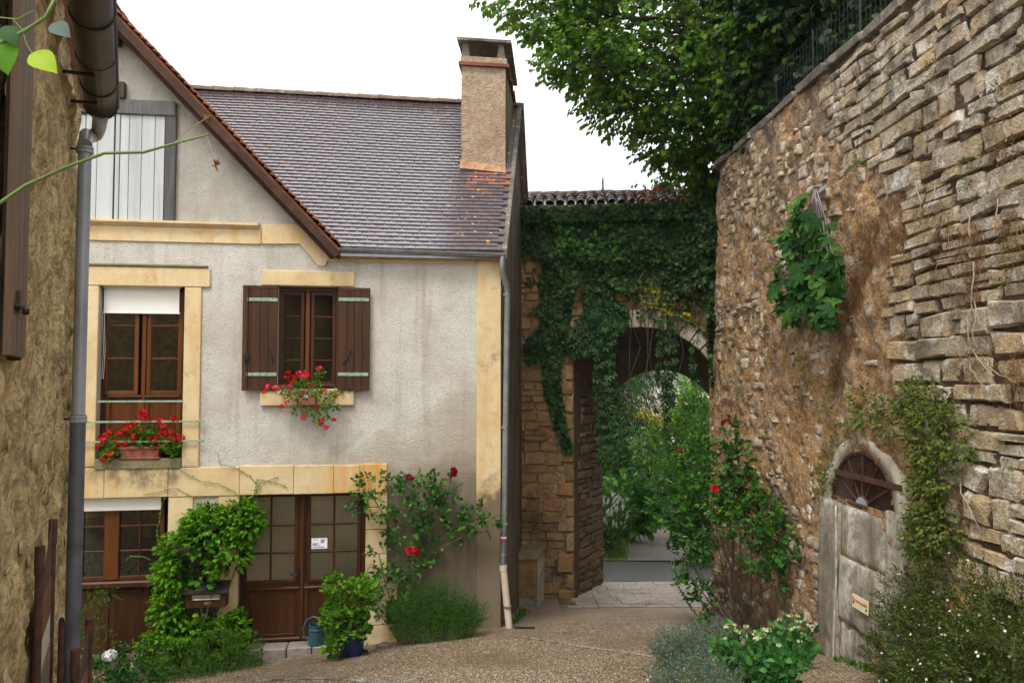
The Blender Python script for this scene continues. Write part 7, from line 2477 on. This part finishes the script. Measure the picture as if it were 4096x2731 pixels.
# ---- rose bush against the right wall
rb1 = gnd(1690 * Q, 1445 * Q)
rr1 = plant('rose_bush', 'tall rose bush with dark red blooms leaning on the right wall', 'rose', rb1)
rowsw = [(1680, 1010, 11.4, .10, .1, .22), (1695, 1060, 11.2, .18, .14, .2), (1640, 1090, 11.6, .3, .2, .25), (1600, 1040, 12.2, .25, .2, .25), (1590, 1130, 12, .3, .2, .25), (1700, 1130, 11.0, .3, .18, .2), (1660, 1150, 11.3, .3, .2, .2), (1740, 1180, 10.8, .28, .18, .2), (1780, 1230, 10.5, .25, .15, .2), (1800, 1270, 10.4, .22, .15, .15), (1700, 1210, 11.0, .3, .2, .2), (1750, 1280, 10.6, .2, .15, .1), (1560, 1190, 12.0, .22, .2, .2), (1600, 1240, 11.8, .2, .2, .15), (1585, 1320, 11.6, .14, .12, .25), (1570, 1270, 12, .14, .12, .15), (1520, 1170, 12.6, .2, .15, .12), (1780, 1330, 10.4, .12, .1, .12), (1830, 1280, 10.2, .1, .1, .08), (1610, 1380, 11.5, .1, .1, .2)]
b = blobY(rowsw)
P, D = in_blobs(b, 780, .35, .34, 4)
foliage(rr1, P, D + np.array([-.2, -.4, .2]), M['lf_rose'], T_BROAD, .072, .15, 6, up=.9, spread=1.0, hang=.1)
P2, D2 = in_blobs(b[3:9], 150, .2)
foliage(rr1, P2, D2 + np.array([-.2, -.4, .3]), M['lf_ger'], T_BROAD, .065, .14, 5, name='young_foliage')
for q in range(16):
    tgt = b[random.randrange(len(b))][0]
    tendril(rr1, [rb1 + RNG.normal(0, .1, 3) * np.array([1.5, 1, .1]), rb1 * .65 + tgt * .35 + RNG.normal(0, .08, 3), rb1 * .25 + tgt * .75 + RNG.normal(0, .08, 3), tgt], 'bark', .008)
for (x, y, Y, sz, m_) in ((1664, 972, 11.2, .062, 'crimson'), (1673, 968, 11.2, .045, 'crimson'), (1642, 1122, 10.9, .06, 'rosered'), (1565, 1038, 12, .035, 'rosered'), (1556, 1030, 12, .03, 'rosered'), (1690, 1078, 11, .03, 'crimson'), (1720, 1098, 10.8, .025, 'crimson'), (1570, 1150, 11.8, .03, 'crimson')):
    put(rose_head('bloom', sz, M[m_], int(x * 7 + y)), rr1, dY(x, y, Y), 'bloom', 1.0, R(50))
# tall spiky stalk at its foot
sp0 = gnd(1625 * Q, 1440 * Q)
spk = plant('acanthus_spike', 'curved seed spike with rows of dark bracts left of the rose bush', 'plant', sp0)
pth = [dY(1625, 1440, sp0[1]), dY(1590, 1400, 11.9), dY(1560, 1350, 11.9), dY(1548, 1300, 11.9)]
mb = MB(); mb.tube(pth, [.01, .009, .007, .004], 6); mb.build('stalk', M['stem'], spk, True)
f = np.linspace(.3, 1, 90)
pth = np.array(pth); pp = np.stack([np.interp(f * 3, range(4), pth[:, k]) for k in range(3)], -1)
leaves('bracts', pp, rdir(90) + np.array([0, -.2, .4]), rdir(90), .05 * RNG.uniform(.7, 1.1, 90), T_OVATE, M['lf_lav'], spk)

# ---- lavender, valerian and fleabane in the bed at the wall foot
def tuft(label, name, x, y, n, spread_, h, mat, cat, T, lsz, kk=10, lean=0.0, rad=.1):
    g0 = gnd(x * Q, y * Q)
    r0 = plant(name, label, cat, g0)
    an = RNG.random(n) * 6.283; q = RNG.random(n) ** .5
    A_ = g0 + np.stack([np.cos(an) * q * rad, np.sin(an) * q * rad, np.zeros(n) - .02], -1)
    B_ = g0 + np.stack([np.cos(an) * q * spread_ + lean, np.sin(an) * q * spread_ * .8, h * RNG.uniform(.55, 1.1, n) * (1 - .35 * q ** 2)], -1)
    pa_, ax, ss, rn = [], [], [], []
    d = (B_ - A_); d /= np.linalg.norm(d, axis=1, keepdims=True)
    for f in np.linspace(.2, 1, kk):
        c = A_ + (B_ - A_) * f + RNG.normal(0, .008, (n, 3))
        pa_.append(c); ax.append(d * .7 + rdir(n) * .8); ss.append(lsz * RNG.uniform(.6, 1.2, n)); rn.append(np.clip(RNG.random(n) * .7 + f * .3, 0, 1))
    m_ = n * kk
    leaves('foliage', np.concatenate(pa_), np.concatenate(ax), rdir(m_) + np.array([0, -.3, .6]), np.concatenate(ss), T, M[mat], r0, np.concatenate(rn))
    stalks(r0, A_[:n // 2], B_[:n // 2], .0025)
    return r0, B_
tuft('grey green lavender mound spilling onto the gravel at the wall foot', 'lavender', 1570, 1530, 330, .36, .42, 'lf_lav', 'lavender', (T_NEEDLE[0] * np.array([1.6, 1, 1]), T_NEEDLE[1]), .045, 14, -.05, .2)
tuft('second lavender mound nearer the rose stems', 'lavender', 1640, 1500, 260, .32, .40, 'lf_lav', 'lavender', (T_NEEDLE[0] * np.array([1.6, 1, 1]), T_NEEDLE[1]), .045, 14, 0, .18)
tuft('low grey lavender sprawl at the bottom edge of the bed', 'lavender', 1600, 1590, 330, .45, .33, 'lf_lav', 'lavender', (T_NEEDLE[0] * np.array([1.6, 1, 1]), T_NEEDLE[1]), .04, 12, 0, .3)
for i, (x, y, n, s_, h, lb) in enumerate(((1700, 1560, 60, .30, .48, 'leafy valerian with pale green flower heads left of centre in the wall bed'), (1770, 1590, 70, .34, .5, 'leafy valerian with pale green flower heads at the bottom of the wall bed'), (1820, 1530, 55, .28, .5, 'leafy valerian with pale green flower heads next to the streaked slabs'))):
    r0, B_ = tuft(lb, 'valerian', x, y, n, s_, h, 'lf_sed', 'plant', T_OVATE, .085, 9, 0, .12)
    hm = [petals('flower_head', 16, .022, .011, M['cream_fl'], 60 + q, .6) for q in range(2)]
    for k in np.argsort(-B_[:, 2])[:11]:
        put(random.choice(hm), r0, B_[k] + np.array([0, -.03, .02]), 'flower_head', random.uniform(.8, 1.35), R(15))
def mound(label, name, pts, n, mat, T, lsz, kk=6, L=.12, cat='plant', flowers=0, fm=None, hang=.0, shell=.4, clump=.3):
    c = np.mean([p[0] for p in pts], axis=0)
    r0 = plant(name, label, cat, np.array([c[0], c[1], min(p[0][2] - p[1][2] for p in pts)]))
    P, D = in_blobs(pts, n, shell, clump, 4)
    foliage(r0, P, D + np.array([-.5, -.2, .3]), M[mat], T, lsz, L, kk, hang=hang)
    if flowers:
        P, D = in_blobs(pts, flowers, 1.5)
        k = D[:, 0] < .4
        P, D = P[k] + D[k] * .05 + np.array([-.05, -.02, .02]), D[k]
        m_ = len(P)
        A = np.cross(D, rdir(m_))
        pp = np.concatenate([P] * 5); rot = []
        tt_ = A / np.linalg.norm(A, axis=1, keepdims=True); bb_ = np.cross(D, tt_)
        aa = np.concatenate([math.cos(q) * tt_ + math.sin(q) * bb_ for q in np.linspace(0, 6.283, 6)[:-1]])
        leaves('daisies', pp, aa, np.concatenate([D] * 5), .0125, (T_NEEDLE[0] * np.array([5.5, 1, 1]), T_NEEDLE[1]), fm, r0)
    return r0
def wblob(rows): return [(dW(x, y, o), (rx, ry, rz)) for x, y, o, rx, ry, rz in rows]
mound('dark mound of fleabane dotted with tiny white daisies at the lower right', 'fleabane', wblob([(2100, 1400, .15, .2, .45, .3), (2200, 1370, .18, .22, .4, .35), (2250, 1480, .25, .25, .5, .35), (2150, 1500, .3, .25, .5, .35), (2320, 1450, .25, .25, .4, .35), (2080, 1480, .2, .2, .4, .3), (2300, 1560, .4, .3, .5, .35), (2180, 1580, .4, .3, .5, .3), (2050, 1540, .3, .2, .3, .3), (2140, 1330, .1, .12, .25, .2)]), 4200, 'lf_erig', T_SLIM, .036, 7, .12, flowers=260, fm=M['white'])
mound('short fleabane cushion at the left foot of the streaked slabs', 'fleabane', wblob([(1850, 1510, .15, .12, .3, .16), (1880, 1550, .15, .15, .3, .16)]), 260, 'lf_erig', T_SLIM, .034, 6, .1, flowers=40, fm=M['white'])
mound('white starred groundcover under the lavender at the bottom edge', 'fleabane', [(gnd(1580 * Q, 1545 * Q) + np.array([0, 0, .05]), (.35, .3, .1)), (gnd(1560 * Q, 1562 * Q), (.3, .25, .1))], 260, 'lf_erig', T_SLIM, .03, 5, .08, flowers=70, fm=M['white'])
mound('yellow green creeper hanging round the right side of the lunette grille', 'wall_creeper', wblob([(2120, 940, .08, .1, .35, .2), (2140, 1000, .1, .12, .4, .25), (2050, 960, .06, .08, .3, .15), (1990, 940, .05, .07, .25, .15), (2150, 1080, .1, .12, .3, .25), (2130, 1160, .1, .1, .2, .3), (2120, 1230, .1, .1, .18, .2), (2170, 1200, .08, .1, .2, .2), (2200, 1000, .08, .1, .2, .2), (1960, 960, .04, .05, .15, .15), (2090, 920, .06, .08, .25, .12)]), 1250, 'lf_hang', T_OVATE, .042, 6, .12, hang=.4, shell=.1, clump=.32)
mound('small green tuft on the wall beside the left end of the grille', 'wall_creeper', wblob([(1905, 1080, .05, .06, .15, .12), (1895, 1100, .05, .06, .12, .1), (1890, 1140, .03, .04, .1, .04)]), 110, 'lf_hang', T_OVATE, .035, 5, .09)
# dead brown vine mats
def dry(label, rows, n):
    b_ = wblob(rows)
    c = np.mean([p[0] for p in b_], axis=0)
    r0 = plant('dry_vine', label, 'vine', c)
    P, D = in_blobs(b_, n, .0)
    m_ = len(P)
    leaves('dry_stems', P, rdir(m_) * np.array([.3, 1, 1]) + DOWN * .5, rdir(m_) + np.array([-1, 0, 0]), RNG.uniform(.06, .2, m_), (T_NEEDLE[0] * np.array([.25, 1, 1]), T_NEEDLE[1]), M['lf_dry'], r0)
    return r0
dry('mat of dry brown vine stems on the wall right of the fig', [(2000, 560, .02, .04, .3, .35), (2080, 560, .03, .05, .4, .3), (2150, 540, .03, .05, .3, .3), (1960, 660, .02, .04, .25, .35), (1940, 760, .02, .04, .25, .3), (1920, 860, .02, .03, .2, .25), (2060, 640, .02, .04, .2, .2), (2230, 580, .03, .05, .25, .3)], 5200)
dry('thin dry brown vine trailing near the right edge of the wall', [(2220, 700, .04, .04, .25, .3), (2240, 840, .05, .06, .25, .2), (2320, 560, .04, .05, .15, .3), (2330, 860, .05, .06, .15, .2)], 1100)
tw = plant('dead_twigs', 'bleached leafless twigs hanging on the coursed stones of the right wall', 'twigs', dW(2230, 800, .1))
mb = MB()
for (x0, y0, x1, y1) in ((2100, 420, 2120, 520), (2150, 430, 2100, 530), (2230, 700, 2225, 840), (2240, 690, 2235, 830), (2250, 720, 2220, 830), (2220, 480, 2235, 590), (2290, 460, 2280, 540), (2235, 800, 2300, 900), (2230, 820, 2330, 880), (2225, 830, 2260, 905), (2240, 600, 2225, 760), (2200, 1100, 2260, 1240)):
    pts = [dW(x0 + (x1 - x0) * f + random.uniform(-8, 8), y0 + (y1 - y0) * f + random.uniform(-5, 5), .10 + .06 * math.sin(f * 3)) for f in np.linspace(0, 1, 6)]
    mb.tube(pts, [.006, .0055, .005, .004, .003, .002], 5, False)
mb.build('stems', M['deadtwig'], tw, True, kind='stuff')
# small tufts growing out of the joints
tuftpos = [(1755, 740), (1688, 745), (1670, 690), (1700, 890), (1775, 810), (1850, 845), (1915, 890), (1900, 945), (1835, 955), (1980, 380), (2150, 170), (2240, 400), (2320, 350), (1880, 430), (1790, 640), (1690, 540), (2300, 240), (2330, 600), (2320, 1080), (1960, 1000), (1870, 570), (1765, 540), (1920, 1010)]
tlab = ['tuft left of the fig, level with its lowest leaves', 'tuft at the far end of the wall, lower of a close pair', 'tuft at the far end of the wall, upper of a close pair', 'tuft midway down the far end of the wall', 'tuft under the fig on bare orange mortar', 'tuft below the fig tip, close above a pale stone', 'tuft left of the hanging creeper, upper one', 'tuft left of the hanging creeper, lower one', 'tuft in the orange mortar well below the fig', 'dry tuft high above the grey fig branches', 'tuft high in the coursed stones near the coping', 'tuft among the coursed stones above the dead twigs', 'tuft at the right edge among lichened stones', 'tuft just right of the grey fig root stock', 'tuft touching the left flank of the fig leaves', 'tuft high at the far end of the wall near the ivy', 'tuft near the top right corner of the wall', 'dry tuft at the right edge beside the brown vine', 'tuft at the right edge low among pale stones', 'tuft hanging left above the grille arch', 'tuft touching the right flank of the fig leaves', 'tuft high left of the fig', 'tuft right above the grille arch']
for i, (x, y) in enumerate(tuftpos):
    c = dW(x, y, .03)
    r0 = plant('wall_tuft', 'small ' + tlab[i], 'plant', c, 'tufts in the wall joints')
    P, D = in_blobs([(c, (.05, .09, .08 + .06 * (i % 3)))], 26 + 8 * (i % 3), .2)
    foliage(r0, P, D + np.array([-.5, 0, -.2]), M['lf_hang'] if i % 4 else M['lf_dry'], T_SLIM, .035, .07, 5)

# ---- fig on the wall: every leaf a part
fg = plant('fig_shrub', 'dark lobed fig shrub hanging from grey branches on the right wall', 'shrub', dW(1880, 440, .05))
mb = MB()
mb.tube([dW(1900, 440, -.04), dW(1893, 434, .08), dW(1886, 438, .14), dW(1878, 448, .16), dW(1872, 456, .16)], [.03, .034, .028, .024, .014], 8)
mb.tube([dW(1890, 436, .10), dW(1884, 428, .13), dW(1874, 429, .15), dW(1866, 436, .16)], [.02, .026, .02, .01], 8)
mb.build('root_stock', M['figbark'], fg, True, smooth=True)
for q in range(9):
    x = 1846 + q * 6
    mb = MB(); mb.tube([dW(1874 - (q % 2) * 6, 450 - (q % 3) * 8, .16), dW((1874 + x) / 2, 468, .2 + .02 * (q % 3)), dW(x, 500, .18), dW(x - 14 + q * 3, 560, .2), dW(x - 34 + 10 * q, 640 + 14 * (q % 3), .2)], [.009, .009, .008, .007, .004], 6)
    mb.build('branch', M['figbark'], fg, True, smooth=True)
T_F = [mesh_np('fig_leaf', T_FIG[0] * np.array([1, 1, 1 + .5 * k]), T_FIG[1].astype(np.int32), M['lf_fig'], True) for k in range(3)]
fpos = poly_points([(1840, 440), (1856, 490), (1905, 510), (1915, 560), (1940, 600), (1938, 650), (1915, 670), (1930, 700), (1890, 760), (1865, 720), (1820, 735), (1805, 750), (1785, 690), (1765, 660), (1770, 620), (1790, 570), (1800, 530), (1800, 500), (1830, 480)], 190)
for i, (x, y) in enumerate(fpos):
    c = Vector(dW(x, y, .10 + .26 * random.random() ** .7).tolist())
    a = Vector((-.45 + random.gauss(0, .4), random.gauss(0, .8), -.5 + random.gauss(0, .55))).normalized()
    nn = Vector((-.8 + random.gauss(0, .3), -.7 + random.gauss(0, .3), .7 + random.gauss(0, .3)))
    nn = (nn - nn.dot(a) * a).normalized()
    bb_ = a.cross(nn)
    B = Matrix(((bb_.x, a.x, nn.x), (bb_.y, a.y, nn.y), (bb_.z, a.z, nn.z))).to_4x4()
    o = link('leaf', T_F[i % 3], fg)
    o.matrix_basis = _mw(fg).inverted() @ Matrix.Translation(c) @ B @ Matrix.Scale(random.uniform(.11, .19), 4)
P = np.array([dW(x, y, .1) for x, y in fpos[:60]])
stalks(fg, [dW(1872, 520 + 2 * i, .16) for i in range(60)], P, .004, 'stem')

# ================================================================== BEYOND THE GATE
def bush(name, label, rows, n, mat, T, lsz, L=.2, kk=6, cat='bush', hang=.1, clump=.33, trunk=True, cs=2.0, group=None):
    b_ = blobY(rows)
    c = np.mean([p[0] for p in b_], axis=0)
    base = np.array([c[0], c[1], float(gz(c[0], c[1]))])
    r0 = plant(name, label, cat, base, group)
    P, D = in_blobs(b_, n, .35, clump, cs)
    k = P[:, 2] > float(gz(c[0], c[1])) - .05
    P, D = P[k], D[k]
    foliage(r0, P, D + np.array([0, -.3, .25]), M[mat], T, lsz, L, kk, name='crown', hang=hang)
    if trunk: stalks(r0, [base + RNG.normal(0, .06, 3) * np.array([2, 1, 0]) for _ in range(min(16, len(P)))], P[:16], .02, 'bark', 'branches')
    return r0, P
bush('flowering_shrub', 'rounded shrub with white flower spikes on the verge beyond the gate', [(1385, 1190, 20.6, .55, .45, .5), (1410, 1180, 20.6, .4, .4, .45), (1370, 1240, 20.4, .45, .4, .35), (1400, 1160, 20.8, .4, .35, .3)], 520, 'lf_rose', T_SLIM, .11, .22, 6)
r0 = bpy.data.objects['flowering_shrub']
P, D = in_blobs(blobY([(1400, 1180, 20.4, .5, .4, .45), (1415, 1190, 20.4, .35, .35, .4)]), 90, 1.5)
fmw = mesh_np('flower_spike', *(lambda m: (np.array(m[0]), m[1]))((lambda q: (q.V, q.F))(MB().lathe([(0, 0), (.022, .03), (.026, .09), (.014, .16), (0, .2)], n=7))), M['white'], True)
for k in range(60):
    o = link('flower_spike', fmw, r0)
    o.matrix_basis = _mw(r0).inverted() @ Matrix.Translation(Vector(P[k].tolist()) + Vector((0, -.1, .08))) @ Matrix.Rotation(random.uniform(-.6, .6), 4, 'Y') @ Matrix.Rotation(random.uniform(.2, .9), 4, 'X')
bush('laurel_shrub', 'large leaved blue green shrub behind the white flowering one', [(1430, 1140, 22, .5, .4, .3), (1465, 1160, 22, .5, .4, .4), (1478, 1185, 21.6, .25, .3, .25), (1420, 1180, 22.4, .4, .4, .3)], 230, 'lf_rose', T_BROAD, .2, .35, 5)
bush('dark_shrub', 'dark shade shrub closing the far path', [(1450, 1190, 25, 1.0, .6, .8), (1500, 1180, 25.5, .8, .6, .8), (1400, 1150, 25, .9, .6, 1.0), (1550, 1150, 25, .9, .6, 1.0)], 800, 'lf_dark', T_BROAD, .16, .3, 6)
bush('bright_shrub', 'bright yellow green shrub on the right beyond the gate', [(1600, 1010, 19.6, .4, .4, .5), (1600, 1070, 19.6, .5, .5, .5), (1548, 1110, 20.5, .45, .4, .5), (1592, 1170, 19.8, .5, .4, .5), (1630, 1100, 19.4, .6, .5, .8), (1630, 1240, 19.4, .5, .4, .4), (1620, 1290, 19.2, .3, .3, .3)], 1300, 'lf_bright', T_OVATE, .10, .22, 6)
bush('golden_shrub', 'leafy shrub with yellow sprays behind the bright one', [(1500, 1030, 23, .4, .4, .5), (1545, 1000, 23.5, .5, .5, .6), (1585, 970, 23, .5, .5, .7), (1625, 960, 23, .6, .5, .9)], 800, 'lf_bright', T_OVATE, .11, .25, 6)
r0 = bpy.data.objects['golden_shrub']
P, D = in_blobs(blobY([(1478, 945, 22.6, .08, .1, .14), (1500, 955, 22.6, .1, .1, .12), (1535, 960, 22.6, .1, .1, .1)]), 60, .5)
foliage(r0, P, D + DOWN, M['lf_yellow'], T_SLIM, .12, .15, 4, name='yellow_sprays')
# weeping spruce: drooping tiers
spb = np.array([3.4, 29.5, -.8])
spt = plant('weeping_spruce', 'tall weeping spruce with drooping grey green branches seen through the arch', 'tree', spb)
mb = MB(); mb.tube([spb, spb + np.array([0, 0, 6]), spb + np.array([0, 0, 12])], [.22, .15, .03], 8); mb.build('trunk', M['bark'], spt, True)
pa_, ax, nm, ss = [], [], [], []
mb = MB()
for z in np.arange(.6, 11.6, .34):
    L_ = 3.0 * (1 - z / 12.5) + .3
    for a in np.linspace(0, 6.283, 9)[:-1] + random.random() * 3:
        d = np.array([math.cos(a), math.sin(a), 0])
        f = np.linspace(.15, 1, 12)
        arm = spb + np.array([0, 0, z]) + d * (f * L_)[:, None] + np.array([0, 0, 1.0]) * (-.35 * L_ * f ** 1.7)[:, None]
        mb.tube(arm[::3], .02, 3, False)
        for q in range(26):
            c = arm + RNG.normal(0, .1, arm.shape)
            pa_.append(c + np.array([0, 0, -.12]) * q / 10); ax.append(DOWN * 1.0 + rdir(12) * .5 + d * .35); nm.append(rdir(12)); ss.append(RNG.uniform(.12, .26, 12))
mb.build('branches', M['bark'], spt, True, kind='stuff')
leaves('crown', np.concatenate(pa_), np.concatenate(ax), np.concatenate(nm), np.concatenate(ss), (T_NEEDLE[0] * np.array([1.3, 1, 1]), T_NEEDLE[1]), M['lf_spruce'], spt)
bush('hedge_tree', 'mixed green tree standing left of the spruce beyond the gate', [(1380, 1020, 27, 1.2, .8, 1.2), (1400, 1100, 26, 1.0, .8, 1.0), (1370, 940, 30, 1.2, 1, 1.2)], 900, 'lf_spruce', T_OVATE, .15, .3, 6, 'tree')
bush('far_tree', 'pale hazy tree behind the yellow sprays', [(1640, 930, 40, 1.4, 1.5, 2.0), (1640, 960, 38, 2, 1.5, 2.2), (1580, 1010, 42, 2, 1.5, 1.6)], 900, 'lf_bright', T_OVATE, .25, .5, 6, 'tree')

# ---- twig of a climber right in front, at the upper left
tg_ = plant('rose_twig', 'thin green twig reaching in from the left edge in front of the downpipe', 'twig', dY(-30, 480, 1.3))
def tp_(x, y, Y=1.3): return dY(x, y, Y)
mb = MB(); mb.tube([tp_(-40, 490), tp_(0, 466), (tp_(60, 425)), tp_(150, 385), tp_(240, 352), tp_(330, 350), tp_(400, 330), tp_(470, 312), tp_(480, 306)], [.0032, .003, .0029, .0027, .0025, .0023, .002, .0016, .001], 7); mb.build('stem', M['stem'], tg_, True, smooth=True)
mb = MB(); mb.tube([tp_(400, 330), tp_(430, 300), tp_(480, 268)], [.001, .0008, .0006], 5, False); mb.tube([tp_(475, 312), tp_(486, 345), tp_(493, 378)], [.0008, .0006, .0005], 5, False); mb.build('side_stems', M['deadtwig'], tg_, True, kind='stuff')
for (x, y) in ((482, 270), (495, 380)):
    P = np.tile(tp_(x, y), (12, 1)); leaves('dried_sepals', P, rdir(12), rdir(12), .012, T_SLIM, M['lf_dry'], tg_)
tg2 = plant('leafy_twig', 'leafy green twig with one spotted yellow leaf in the top left corner', 'twig', dY(-30, 120, 1.2))
mb = MB(); mb.tube([tp_(-40, 130, 1.2), tp_(0, 100, 1.2), tp_(60, 70, 1.2), tp_(105, 40, 1.2), tp_(135, -20, 1.2)], [.0035, .0033, .003, .0028, .0025], 7); mb.tube([tp_(-10, 40, 1.2), tp_(40, 45, 1.2), tp_(80, 25, 1.2)], .0012, 5, False); mb.tube([tp_(30, 45, 1.2), tp_(52, 70, 1.2), tp_(60, 100, 1.2), tp_(75, 125, 1.2)], .001, 5, False)
mb.build('stem', M['stem'], tg2, True, smooth=True)
T_BIG = fan([(0, 0, 0)] + [(.36 * math.sin(math.pi * f ** .8) * (1 + .04 * (k % 2)), f, .09 * math.sin(math.pi * f) - .15 * f * f) for k, f in enumerate(np.linspace(.06, .96, 14))] + [(0, 1, -.16)] + [(-.36 * math.sin(math.pi * f ** .8) * (1 + .04 * (k % 2)), f, .09 * math.sin(math.pi * f) - .15 * f * f) for k, f in enumerate(np.linspace(.96, .06, 14))], (0, .45, -.02))
M['lf_spot'] = m_leaf('yellow green leaf', (.22, .36, .02), (.34, .5, .03), (.42, .55, .04), .4, .35, .3)
for (x, y, dx, dy, sz, m_) in ((72, 122, 55, 38, .045, 'lf_spot'), (-4, 80, 18, 85, .055, 'lf_ger'), (118, 55, 40, 25, .034, 'lf_lav'), (10, 60, 25, 40, .03, 'lf_rose')):
    a = tp_(x + dx, y + dy, 1.19) - tp_(x, y, 1.2)
    V = np.array([tp_(x, y, 1.2)])
    leaves('leaf', V, [a], [np.array([.25, -1, .35])], [np.linalg.norm(a)], T_BIG, M[m_], tg2, kind=None)

# ---- litter: dry leaves, petals and weeds along the foot of the walls
n = 150
lx = np.concatenate([RNG.uniform(.1, .9, 50), RNG.uniform(-3.4, -.2, 50), RNG.uniform(.5, 3.0, 50)]); ly = np.concatenate([RNG.uniform(13.2, 14.6, 50), RNG.uniform(9.6, 11.0, 50), RNG.uniform(8.5, 14.5, 50)])
P = np.stack([lx, ly, ground_z(lx, ly) + .012], -1)
tag(leaves('leaf_litter', P, rdir(n) * np.array([1, 1, .15]), np.array([0, 0, 1.0]) + rdir(n) * .3, RNG.uniform(.02, .055, n), T_OVATE, M['lf_dry']), 'scattered dry leaves lying on the gravel', 'leaves', kind='stuff')
n = 900
f = RNG.random(n)
side_ = RNG.random(n) < .45
wx = np.where(side_, np.interp(f, [0, 1], [-.16, .25]) + .08 + np.abs(RNG.normal(0, .05, n)), 0); wy = np.where(side_, 11.75 + f * 3.9, 0)
tt_ = RNG.uniform(6.5, 12.9, n)
wp_ = np.array([wall_pt(a, float(gz(3.4, WY0 + a)), .05 + abs(random.gauss(0, .07))) for a in tt_])
wx = np.where(side_, wx, wp_[:, 0]); wy = np.where(side_, wy, wp_[:, 1])
cl_ = fbm(np.stack([wx * 3, wy * 3, wx * 0], -1), 2) > .48
wx, wy = wx[cl_], wy[cl_]; n = len(wx)
P = np.stack([wx, wy, ground_z(wx, wy)], -1)
tag(leaves('weeds', P, np.array([0, 0, 1.0]) + rdir(n) * .7, rdir(n) + np.array([-.4, -.4, .4]), RNG.uniform(.04, .11, n), T_SLIM, M['lf_fuch']), 'low green weeds along the foot of the flank and the right wall', 'weeds', kind='stuff')
# ------------------------------------------------------------------ damp air that pales the far hillside
V = [(x, y, z) for x in (-3200, 3200) for y in (-320, 4100) for z in (-60, 420)]
hz = obj('haze', V, [(0, 1, 3, 2), (4, 6, 7, 5), (0, 4, 5, 1), (2, 3, 7, 6), (0, 2, 6, 4), (1, 5, 7, 3)], None, kind='stuff')
hm_ = bpy.data.materials.new('damp air')
hm_.use_nodes = True
hm_.node_tree.nodes.clear()
ho = hm_.node_tree.nodes.new('ShaderNodeOutputMaterial')
pv_ = hm_.node_tree.nodes.new('ShaderNodeVolumePrincipled')
pv_.inputs['Color'].default_value = (.92, .95, .97, 1)
pv_.inputs['Density'].default_value = .0004
pv_.inputs['Anisotropy'].default_value = .2
hm_.node_tree.links.new(pv_.outputs[0], ho.inputs['Volume'])
hz.data.materials.append(hm_)
